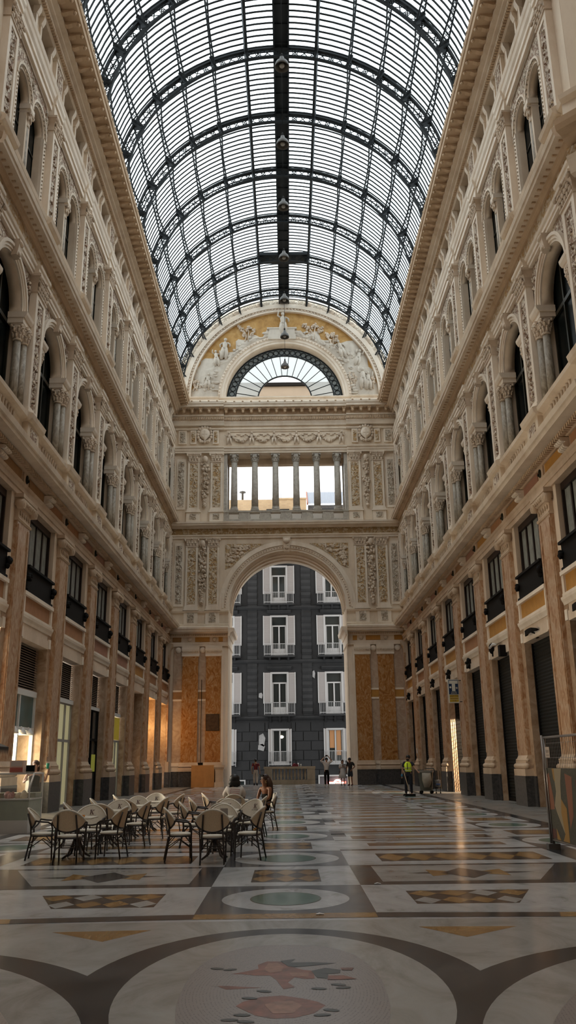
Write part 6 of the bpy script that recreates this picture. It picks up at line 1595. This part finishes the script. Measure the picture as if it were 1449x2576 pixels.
RB = {'pel': (.135,.105), 'sp': (.12,.095), 'ch': (.145,.105), 'nk': .058, 'hb': (.076,.082), 'hd': (.090,.104), 'ht': (.074,.086), 'sh': .062, 'el': .042, 'wr': .028, 'hp': .088, 'kn': .057, 'an': .037, 'to': .033}
EB = [('pel','sp'),('sp','ch'),('ch','nk'),('nk','hb'),('hb','hd'),('hd','ht')] + [e for s in 'LR' for e in (('ch','sh'+s),('sh'+s,'el'+s),('el'+s,'wr'+s),('pel','hp'+s),('hp'+s,'kn'+s),('kn'+s,'an'+s),('an'+s,'to'+s))]
def rad(k): return RB[k] if k in RB else RB[k[:-1]]
def grow(r, d): return (r[0]+d, r[1]+d) if isinstance(r, tuple) else r + d
def person(label, loc, rot, pose, skin, hair=None, hairmat=None, scale=1, slim=1.0, name='person'):
    t = thing(name, label, 'person', loc, rot); t.scale = (scale,)*3
    V = dict(BASE); V.update({k: q for k, q in pose.items() if k != 'face'}); R = {k: rad(k) for k in V}
    if slim != 1: R = {k: (tuple(q*slim for q in r) if isinstance(r, tuple) else r*(slim if k not in ('hb','hd','ht') else 1)) for k, r in R.items()}
    E_ = list(EB); VV = dict(V)
    for s in 'LR':                                   # palm and five fingers
        w = Vector(V['wr'+s]); d = (w - Vector(V['el'+s])).normalized(); sd = d.cross(Vector((0, 1, .2))).normalized(); up = sd.cross(d)
        p = w + d*.075; VV['pa'+s] = tuple(p); R['pa'+s] = (.034, .018); E_.append(('wr'+s, 'pa'+s))
        for f, (off, ln) in enumerate(((-.028, .065), (-.010, .078), (.009, .072), (.027, .055))):
            a = p + d*.03 + sd*off; c = a + d*ln*.55 + up*.012; e = c + d*ln*.42 + up*.028
            for j, q in enumerate((a, c, e)): VV[f'f{f}{j}{s}'] = tuple(q); R[f'f{f}{j}{s}'] = .0092 - .001*j
            E_ += [('pa'+s, f'f{f}0{s}'), (f'f{f}0{s}', f'f{f}1{s}'), (f'f{f}1{s}', f'f{f}2{s}')]
        a = w + d*.035 - sd*.03; c = a + d*.035 - sd*.02 + up*.012
        VV['t0'+s] = tuple(a); VV['t1'+s] = tuple(c); R['t0'+s] = .012; R['t1'+s] = .009; E_ += [('wr'+s, 't0'+s), ('t0'+s, 't1'+s)]
    skin_obj('body', VV, E_, R, skin, t, 'pel')
    hd = Vector(V['hd']); fw = Vector(V.get('_f', (0, -1, 0))) if '_f' in V else Vector((0, -1, 0))
    if 'face' in pose: fw = Vector(pose['face']).normalized()
    return t, V, R, fw
def face(t, V, fw, skin, hairmat):
    hb, hd = Vector(V['hb']), Vector(V['hd']); sd = fw.cross(Vector((0, 0, 1))).normalized(); b = MB()
    c = hb.lerp(hd, .55)
    b.ball(tuple(c + fw*.118 + Vector((0,0,-.005))), (.014, .014, .022), 8, 6, 0)
    for q in (-1, 1):
        b.ball(tuple(c + fw*.102 + sd*q*.034 + Vector((0,0,.022))), (.012, .012, .007), 8, 5, 1); b.ball(tuple(c + sd*q*.094 + Vector((0,0,.0))), (.014, .014, .03), 8, 5, 0)
        b.tube([tuple(c + fw*.107 + sd*q*.016 + Vector((0,0,.042))), tuple(c + fw*.098 + sd*q*.05 + Vector((0,0,.042)))], .005, 5, 2)
    b.ball(tuple(c + fw*.106 + Vector((0,0,-.048))), (.02, .012, .007), 8, 5, 3)
    b.build('face', [skin, M['iron'], hairmat, plain('lips', (.26, .09, .07), .5)], t)
def garment(name, t, V, R, chains, mat, d, over={}):
    V2, R2, E2 = {}, {}, []
    for ch in chains:
        prev = None
        for k in ch:
            if isinstance(k, tuple):
                a, c, u = k; n = f'{a}_{c}_{u}'; V2[n] = tuple(Vector(V[a]).lerp(Vector(V[c]), u)); ra, rc = rad(a), rad(c)
                ra = ra if isinstance(ra, tuple) else (ra, ra); rc = rc if isinstance(rc, tuple) else (rc, rc)
                R2[n] = tuple(ra[i]*(1-u)+rc[i]*u + d for i in (0, 1))
            else: n = k; V2[n] = V[k]; R2[n] = grow(rad(k), d)
            if n in over or k in over: R2[n] = over.get(n, over.get(k))
            if prev: E2.append((prev, n))
            prev = n
    E2 = list(dict.fromkeys(E2)); root = 'pel' if 'pel' in V2 else 'ch' if 'ch' in V2 else list(V2)[0]
    return skin_obj(name, V2, E2, R2, mat, t, root)
def shirt(t, V, R, mat, slv=.6, d=.03, name='shirt', low=-.45):
    return garment(name, t, V, R, [[('pel','sp',low),'sp','ch',('ch','nk',.55)]] + [['ch','sh'+s,('sh'+s,'el'+s,slv)] if slv <= 1 else ['ch','sh'+s,'el'+s,('el'+s,'wr'+s,slv-1)] for s in 'LR'], mat, d)
def trousers(t, V, R, mat, ln=1.0, d=.022, name='trousers'):
    return garment(name, t, V, R, [[('pel','sp',1.0),('pel','sp',.45),'pel']] + [['pel','hp'+s,'kn'+s] + ([('kn'+s,'an'+s,ln)] if ln else []) for s in 'LR'], mat, d)
def shoes(t, V, mat, tall=.0):
    for s in 'LR':
        a, to = Vector(V['an'+s]), Vector(V['to'+s]); b = MB()
        b.tube([tuple(a + Vector((0,0,.02+tall))), tuple(a + Vector((0,0,-.035))), tuple(a.lerp(to, .6) + Vector((0,0,-.015))), tuple(to + (to-a).normalized()*.03)], [.044, .05, .046, .03], 10)
        b.build('shoe', mat, t)
def cap(t, V, fw, mat, back=.025, r=.108, ext=()):
    hd = Vector(V['hd']); b = MB(); c = hd - fw*back + Vector((0,0,.02))
    b.ball(tuple(c), (r, r*1.05, r), 14, 9)
    for off, rr in ext: b.ball(tuple(hd + Vector(off)), rr, 12, 8)
    return b.build('hair', mat, t)
# street sweeper
t, V, R, fw = person('man in a yellow reflective vest sweeping beside a cleaning cart', (5.35, 39.1, 0), -.35,
    {'elR': (-.27,.02,1.12), 'wrR': (-.27,-.10,.90), 'elL': (.30,-.10,1.18), 'wrL': (.46,-.30,1.05), 'hb': (.0,-.04,1.53), 'hd': (.02,-.03,1.61), 'ht': (.02,-.02,1.67), 'anR': (-.17,.10,.085), 'toR': (-.24,-.04,.03), 'knR': (-.13,.0,.5), 'toL': (.15,-.14,.03)}, M['skinmid'])
trousers(t, V, R, plain('navy_trousers', (.012, .014, .022), .8)); shirt(t, V, R, plain('navy_shirt', (.016, .018, .028), .8), .75)
M['hivis'] = plain('hi_vis_yellow', (.72, .92, .04), .6)
v = garment('vest', t, V, R, [['pel','sp','ch',('ch','nk',.55)], ['ch',('ch','shL',.9)], ['ch',('ch','shR',.9)]], M['hivis'], .055)
b = MB()
for z in (1.06, 1.17): b.lathe([(.158, z-.016), (.161, z), (.158, z+.016)], 0, 0, 18)
b.build('reflective_band', plain('reflective_strip', (.50, .50, .42), .3), t); b = MB(); b.box(-.014, .014, -.185, -.165, 1.1, 1.38, 0); b.build('vest_opening', plain('dark_shirt', (.02, .015, .015), .8), t)
face(t, V, fw, M['skinmid'], M['hair']); cap(t, V, fw, M['hair'], .02, .102); shoes(t, V, M['iron'])
b = MB(); b.ball((.005, -.07, 1.525), (.068, .055, .05), 10, 7); b.build('beard', M['hair'], t)
b = MB(); w = Vector(V['wrR']); b.ball(tuple(w + Vector((0,-.03,-.05))), (.045, .05, .075), 10, 7); b.build('blue_glove', plain('blue_glove', (.03, .16, .28), .5), t)
o = thing('broom', 'long wooden handled broom held by the sweeper in the yellow vest', 'broom', (5.16, 38.6, 0))
b = MB(); b.tube([(.14, -.12, .06), (-.06, .26, 1.06)], .014, 8); b.build('handle', plain('broom_wood', (.50, .36, .22), .6), o)
b = MB(); b.box(-.08, .36, -.20, -.08, .0, .09, 0); b.build('brush_head', M['iron'], o)
# cleaning cart
c = thing('cleaning_cart', 'green grey wheeled cleaning cart with a sack in front of the shutters', 'cart', (6.42, 41.1, 0), -.25)
b = MB(); b.loft([[(-.26,-.24,.14),(.26,-.24,.14),(.26,.24,.14),(-.26,.24,.14)], [(-.32,-.28,.95),(.32,-.28,.95),(.32,.28,.95),(-.32,.28,.95)]], 0); b.build('bin_body', plain('bin_green', (.085, .085, .065), .6), c)
b = MB(); b.box(-.35, .35, -.31, .31, .95, 1.0, 0); b.box(-.33, .2, -.25, .28, 1.0, 1.04, 0); b.build('lid_tray', plain('tray_grey', (.22, .20, .17), .5), c)
b = MB(); b.tube([(.3, -.2, .2), (.46, -.2, .45), (.48, -.2, .95), (.36, -.2, 1.12), (.0, -.2, 1.12)], .018, 7); b.tube([(.3, .2, .2), (.46, .2, .45), (.48, .2, .95), (.36, .2, 1.12), (0, .2, 1.12)], .018, 7); b.build('frame', M['lampgrey'], c)
b = MB(); b.loft([[(.06+.2*math.cos(a), -.33+.10*math.sin(a), .93) for a in [k*PI/5 for k in range(10)]], [(.08+.22*math.cos(a), -.36+.12*math.sin(a), .6) for a in [k*PI/5 for k in range(10)]], [(.06+.13*math.cos(a), -.32+.06*math.sin(a), .28) for a in [k*PI/5 for k in range(10)]]], 0, True); b.build('sack', plain('grey_sack', (.34, .30, .24), .7, var=.15), c)
for x in (-.24, .24):
    for y in (-.2, .2): b = MB(); n0 = len(b.v); b.lathe([(.07, -.02), (.075, 0), (.07, .02)], 0, 0, 14); b.xf(Matrix.Translation((x, y, .075)) @ Matrix.Rotation(PI/2, 4, 'X'), n0); b.build('wheel', M['iron'], c)
b = MB(); b.tube([(-.26, .1, .9), (-.34, .14, 2.05)], .014, 7); o = b.build('mop_stick', plain('mop_wood', (.35, .26, .18), .6), None, (6.42, 41.1, .1), -.25); tag(o, 'mop stick standing upright in the cleaning cart', 'mop')
o = thing('bucket', 'white plastic bucket hanging on a trolley beside the cleaning cart', 'bucket', (6.98, 41.2, 0))
b = MB(); b.lathe([(.10, .28), (.13, .58), (.14, .60), (.125, .60), (.1, .32)], n=18); b.build('pail', plain('white_plastic', (.50, .50, .50), .4), o)
b = MB(); b.lathe([(.115, .36), (.122, .36), (.126, .44), (.118, .44)], n=18); b.build('blue_band', plain('blue_band', (.10, .16, .34), .5), o)
b = MB(); b.tube([(-.1, 0, .03), (-.1, 0, .3), (.1, 0, .3), (.1, 0, .03)], .015, 7); b.tube([(.1, 0, .3), (.12, 0, 1.0)], .012, 7); b.ball((-.1, 0, .03), .035, 8, 5); b.ball((.1, 0, .03), .035, 8, 5); b.box(-.12, .12, -.1, .1, .26, .28, 0); b.build('trolley', M['iron'], o)
# man in white, arms raised
t, V, R, fw = person('man in a white shirt and black trousers photographing upward in the archway', (2.44, 56.0, 0), .1,
    {'elR': (-.36,-.06,1.53), 'wrR': (-.13,-.16,1.76), 'elL': (.36,-.06,1.53), 'wrL': (.13,-.16,1.76), 'shR': (-.17,.0,1.43), 'shL': (.17,.0,1.43), 'anR': (-.09,.02,.085)}, M['skinlight'])
trousers(t, V, R, M['iron']); shirt(t, V, R, plain('white_shirt', (.58, .53, .49), .8), 1.1, .035, 'shirt', -.7); face(t, V, fw, M['skinlight'], M['hair']); cap(t, V, fw, M['hair']); shoes(t, V, plain('pale_shoes', (.4,.36,.3), .6))
o = MB(); o.box(-.07, .07, -.008, .008, -.04, .04, 0); o = o.build('phone', M['iron'], None, (2.44, 55.8, 1.84)); tag(o, 'phone held up by the man in the white shirt', 'phone')
# woman in white dress
t, V, R, fw = person('woman in a white knee length dress looking at her phone in the archway', (3.50, 56.7, 0), .1,
    {'elR': (-.22,-.02,1.13), 'wrR': (-.06,-.20,1.24), 'elL': (.22,-.02,1.13), 'wrL': (.06,-.20,1.24), 'hb': (0,-.05,1.52), 'hd': (0,-.04,1.60), 'ht': (0,-.03,1.66)}, M['skinlight'], scale=.93, slim=.9)
d = plain('white_dress', (.55, .52, .50), .8); shirt(t, V, R, d, .9, .03, 'dress_bodice')
b = MB(); b.lathe([(.15, 1.14), (.17, 1.0), (.22, .8), (.29, .50), (.27, .50), (.2, .8)], 0, 0, 24)
for i, v in enumerate(b.v):
    if v[2] < .9: a = math.atan2(v[1], v[0]); k = 1 + .05*math.sin(9*a); b.v[i] = (v[0]*k, v[1]*k*.8, v[2])
b.build('dress_skirt', d, t); face(t, V, fw, M['skinlight'], M['hairbrown']); cap(t, V, fw, M['hairbrown'], .025, .098, (((.0,.06,-.1), (.09,.06,.12)),)); shoes(t, V, plain('sandals', (.1,.08,.07), .6))
o = MB(); o.box(-.035, .035, -.006, .006, -.07, .07, 0); o = o.build('phone', M['iron'], None, (3.50, 56.48, 1.22)); tag(o, 'phone held by the woman in the white dress', 'phone')
b = MB(); b.tube([(.12, -.1, 1.34), (.0, -.14, 1.15), (-.16, -.06, .95)], .008, 5); b.box(-.26, -.12, -.06, .06, .78, .97, 0); b.build('shoulder_bag', plain('dark_bag', (.05, .03, .03), .6), t)
# man in dark clothes
t, V, R, fw = person('man in a dark shirt and shorts bending his head beside the right archway pier', (3.98, 56.55, 0), -.5,
    {'hb': (.0,-.09,1.51), 'hd': (0,-.09,1.59), 'ht': (0,-.09,1.65), 'nk': (0,-.02,1.45), 'elL': (.30,.08,1.16), 'wrL': (.18,-.06,1.0)}, M['skintan'])
trousers(t, V, R, plain('dark_shorts', (.02, .024, .035), .8), None and 1, .035, 'shorts'); shirt(t, V, R, plain('black_tee', (.018, .014, .012), .8), .75, .03); face(t, V, fw, M['skintan'], M['hair']); cap(t, V, fw, M['hair']); shoes(t, V, plain('red_trainers', (.08,.02,.02), .6))
# man in red walking away
t, V, R, fw = person('man in a dark red shirt and pale trousers walking out through the archway', (-2.2, 59.6, 0), PI,
    {'knL': (.10,-.10,.50), 'anL': (.10,-.06,.10), 'toL': (.11,-.22,.05), 'anR': (-.09,.22,.12), 'toR': (-.10,.10,.03), 'knR': (-.1,.02,.5), 'elL': (.26,.06,1.13), 'elR': (-.26,.06,1.13), 'wrR': (-.27,.0,.9)}, M['skinmid'])
trousers(t, V, R, plain('beige_trousers', (.36, .31, .26), .8), .95, .03); shirt(t, V, R, plain('dark_red_shirt', (.12, .012, .016), .8), .6, .03); face(t, V, fw, M['skinmid'], M['hair']); cap(t, V, fw, M['hair']); shoes(t, V, M['iron'])
# seated woman in the white printed shirt, seen from behind
SIT = {'pel': (0,.10,.56), 'sp': (0,.12,.72), 'ch': (0,.08,.92), 'nk': (0,.06,1.07), 'hb': (0,.02,1.14), 'hd': (0,.03,1.22), 'ht': (0,.04,1.28), 'shL': (.17,.07,1.01), 'shR': (-.17,.07,1.01), 'elL': (.25,-.04,.78), 'elR': (-.25,-.04,.78), 'wrL': (.17,-.26,.78), 'wrR': (-.17,-.26,.78),
       'hpL': (.09,.05,.54), 'hpR': (-.09,.05,.54), 'knL': (.12,-.36,.54), 'knR': (-.12,-.36,.54), 'anL': (.12,-.30,.09), 'anR': (-.12,-.30,.09), 'toL': (.13,-.45,.03), 'toR': (-.13,-.45,.03)}
t, V, R, fw = person('seated woman in a loose white printed shirt with short black hair, seen from behind', (-1.20, 20.26, 0), PI+.1, dict(SIT), M['skinmid'], scale=FS*1.04)
tee = plain('white_tee', (.60, .54, .48), .8)
shirt(t, V, R, tee, .85, .045, 'shirt', -.3); trousers(t, V, R, plain('black_trousers', (.02,.02,.022), .8)); shoes(t, V, M['iron']); face(t, V, fw, M['skinmid'], M['hair'])
b = MB(); b.ball((0, .045, 1.245), (.13, .13, .125), 16, 10); b.ball((0, .06, 1.155), (.152, .115, .11), 16, 10); b.cluster((0, .08, 1.10), (.13, .06, .04), 30, .04); b.build('hair', M['hair'], t)
for i, (tx, w) in enumerate((('CONTROL', .05), ('NOT FORCE', .05), ('IN LIFE', .05))):
    b = MB(); z = .98 - i*.045
    for q in range(7): b.box(-.13 + q*.035 + .01*i, -.13 + q*.035 + .026 + .01*i, .2415 - abs(.98-z)*-.3, .2435 - abs(.98-z)*-.3, z + q*.004, z + .016 + q*.004, 0)
    b.build('printed_line', plain('red_ink', (.38, .08, .08), .7), t)
# seated woman in black top
P2 = dict(SIT); P2.update({'knR': (-.06,-.34,.66), 'anR': (.02,-.40,.28), 'toR': (.0,-.53,.20), 'knL': (.08,-.37,.56), 'anL': (.08,-.28,.09), 'toL': (.09,-.42,.03), 'elL': (.22,-.02,.76), 'wrL': (.06,-.20,.66), 'elR': (-.22,.0,.76), 'wrR': (-.05,-.18,.64), 'face': (-.15, -1, .02)})
t, V, R, fw = person('seated tanned woman in a black strapless top with long dark hair and sunglasses', (-.54, 20.6, 0), -PI/2+.8, P2, M['skintan'], scale=FS*1.04, slim=.97)
garment('strapless_top', t, V, R, [[('pel','sp',.2),'sp',('sp','ch',.5),('sp','ch',.92)]], M['iron'], .016); garment('shorts', t, V, R, [[('pel','sp',.2),'pel'], ['pel','hpL',('hpL','knL',.3)], ['pel','hpR',('hpR','knR',.3)]], M['iron'], .02)
face(t, V, fw, M['skintan'], M['hair']); b = MB(); b.ball((0, .06, 1.25), (.112, .11, .105), 16, 10); b.tube([(.02, .1, 1.25), (.03, .17, 1.1), (.04, .19, .9), (.05, .20, .72)], [.09, .10, .09, .04], 12); b.tube([(.09, .06, 1.25), (.11, .08, 1.1), (.12, .10, .95)], [.04, .045, .03], 8); b.build('hair', M['hairbrown'], t)
b = MB()
for q in (-1, 1): b.ball((q*.038 - .01, -.06, 1.315), (.036, .016, .026), 10, 6)
b.tube([(-.1, .0, 1.31), (-.03, -.065, 1.32), (.03, -.065, 1.32), (.1, 0, 1.31)], .006, 5); b.build('sunglasses', M['darkglass'], t)
b = MB(); b.tube([(.085, .0, 1.15+.028*math.sin(a)) if False else (.09, .0 + .026*math.cos(a), 1.16 + .03*math.sin(a)) for a in [k*PI/5 for k in range(10)]], .004, 5, 0, True, True); b.build('hoop_earring', plain('gold_hoop', (.8, .6, .3), .3, 1), t)
shoes(t, V, plain('amber_boots', (.42, .20, .03), .5), .06)
# woman behind the counter
t, V, R, fw = person('woman in black holding up a green cup behind the ice cream counter', (-6.28, 21.95, 0), .3,
    {'elR': (-.27,-.02,1.16), 'wrR': (-.22,-.20,1.22), 'elL': (.28,-.04,1.18), 'wrL': (.33,-.14,1.40), 'face': (-.5, -1, -.05)}, M['skinlight'], scale=.93, slim=.92)
garment('black_top', t, V, R, [[('pel','sp',-.5),'pel','sp',('sp','ch',.6),'ch',('ch','nk',.25)]], M['iron'], .018); trousers(t, V, R, M['iron'], 1.0, .045, 'wide_trousers'); face(t, V, fw, M['skinlight'], M['hairbrown']); cap(t, V, fw, M['hairbrown'], .03, .1, (((.03,.07,-.1), (.1,.06,.14)),)); shoes(t, V, M['iron'])
b = MB(); b.lathe([(.03, 0), (.04, .12), (.042, .13)], n=12); o = b.build('green_cup', plain('green_cup', (.03, .30, .18), .4), None, (-5.93, 21.82, 1.40)); tag(o, 'bright green cup raised by the woman behind the counter', 'cup')
# ---------------------------------------------------------------- light
def lamp(name, kind, loc, energy, color, rot=(0,0,0), **kw):
    l = bpy.data.lights.new(name, kind); l.energy = energy; l.color = color
    for k, v in kw.items(): setattr(l, k, v)
    o = bpy.data.objects.new(name, l); COL.objects.link(o); o.location = loc; o.rotation_euler = rot; return o
w = bpy.data.worlds.new('overcast_sky'); scene.world = w; w.use_nodes = True
nt = w.node_tree; bg = nt.nodes['Background']
tc = nd(nt, 'ShaderNodeTexCoord'); nz = nd(nt, 'ShaderNodeTexNoise', Scale=2.2, Detail=4); nt.links.new(tc.outputs['Generated'], nz.inputs['Vector'])
nt.links.new(ramp(nt, nz.outputs['Fac'], [(.3, (.86, .94, 1.0)), (.7, (1.0, .99, .97))]), bg.inputs['Color'])
bg.inputs['Strength'].default_value = SKY
# daylight through the gate, shop lamps, doorway lamps
gl_ = lamp('gate_sunlight', 'SPOT', (D0+2.2, BAY_Y[4]-1.3, 3.6), 2600, (1, .80, .56), spot_size=math.radians(60), shadow_soft_size=.04)
gl_.rotation_euler = (Vector((D0+.0, BAY_Y[4]+1.6, 1.3)) - gl_.location).to_track_quat('-Z', 'Y').to_euler()
lamp('shop_lamp', 'AREA', (-D0-.9, BAY_Y[0], 3.6), 260, (1, .86, .66), (0, math.radians(-90), 0), size=2.2)
lamp('shop_lamp', 'POINT', (-D0-.15, BAY_Y[1]-.3, 2.2), 60, (1, .80, .52), shadow_soft_size=.2)
for i, e in ((5, 25), (6, 75), (7, 60)): lamp('doorway_lamp', 'POINT', (-D0-.30, BAY_Y[i], 3.6 if i > 5 else 1.8), e, (1, .56, .20), shadow_soft_size=.12)
# ---------------------------------------------------------------- camera
F, P_, Y_, R_ = 2118.0, .2888, .0026, -.0130
cp_, sp_, cy_, sy_ = math.cos(P_), math.sin(P_), math.cos(Y_), math.sin(Y_)
f = Vector((sy_*cp_, cy_*cp_, sp_)); r0 = Vector((cy_, -sy_, 0)); u = r0.cross(f)
cr, sr = math.cos(R_), math.sin(R_)
right = r0*cr + u*sr; up = u*cr - r0*sr
cam = bpy.data.cameras.new('camera'); cam.sensor_fit = 'VERTICAL'; cam.sensor_height = 36; cam.sensor_width = 24; cam.lens = F*36/2576; cam.clip_end = 500; cam.clip_start = .05
co = bpy.data.objects.new('camera', cam); COL.objects.link(co)
m = Matrix((right, up, -f)).transposed().to_4x4(); m.translation = (.0562, 0, 1.481); co.matrix_world = m
scene.camera = co
vs = scene.view_settings; vs.view_transform = 'Standard'; vs.look = 'None'; vs.gamma = 1; vs.use_curve_mapping = False; vs.exposure = EXPO
scene.cycles.max_bounces = 7; scene.cycles.diffuse_bounces = 4; scene.cycles.glossy_bounces = 4; scene.cycles.transparent_max_bounces = 12
scene.cycles.caustics_reflective = False; scene.cycles.caustics_refractive = False
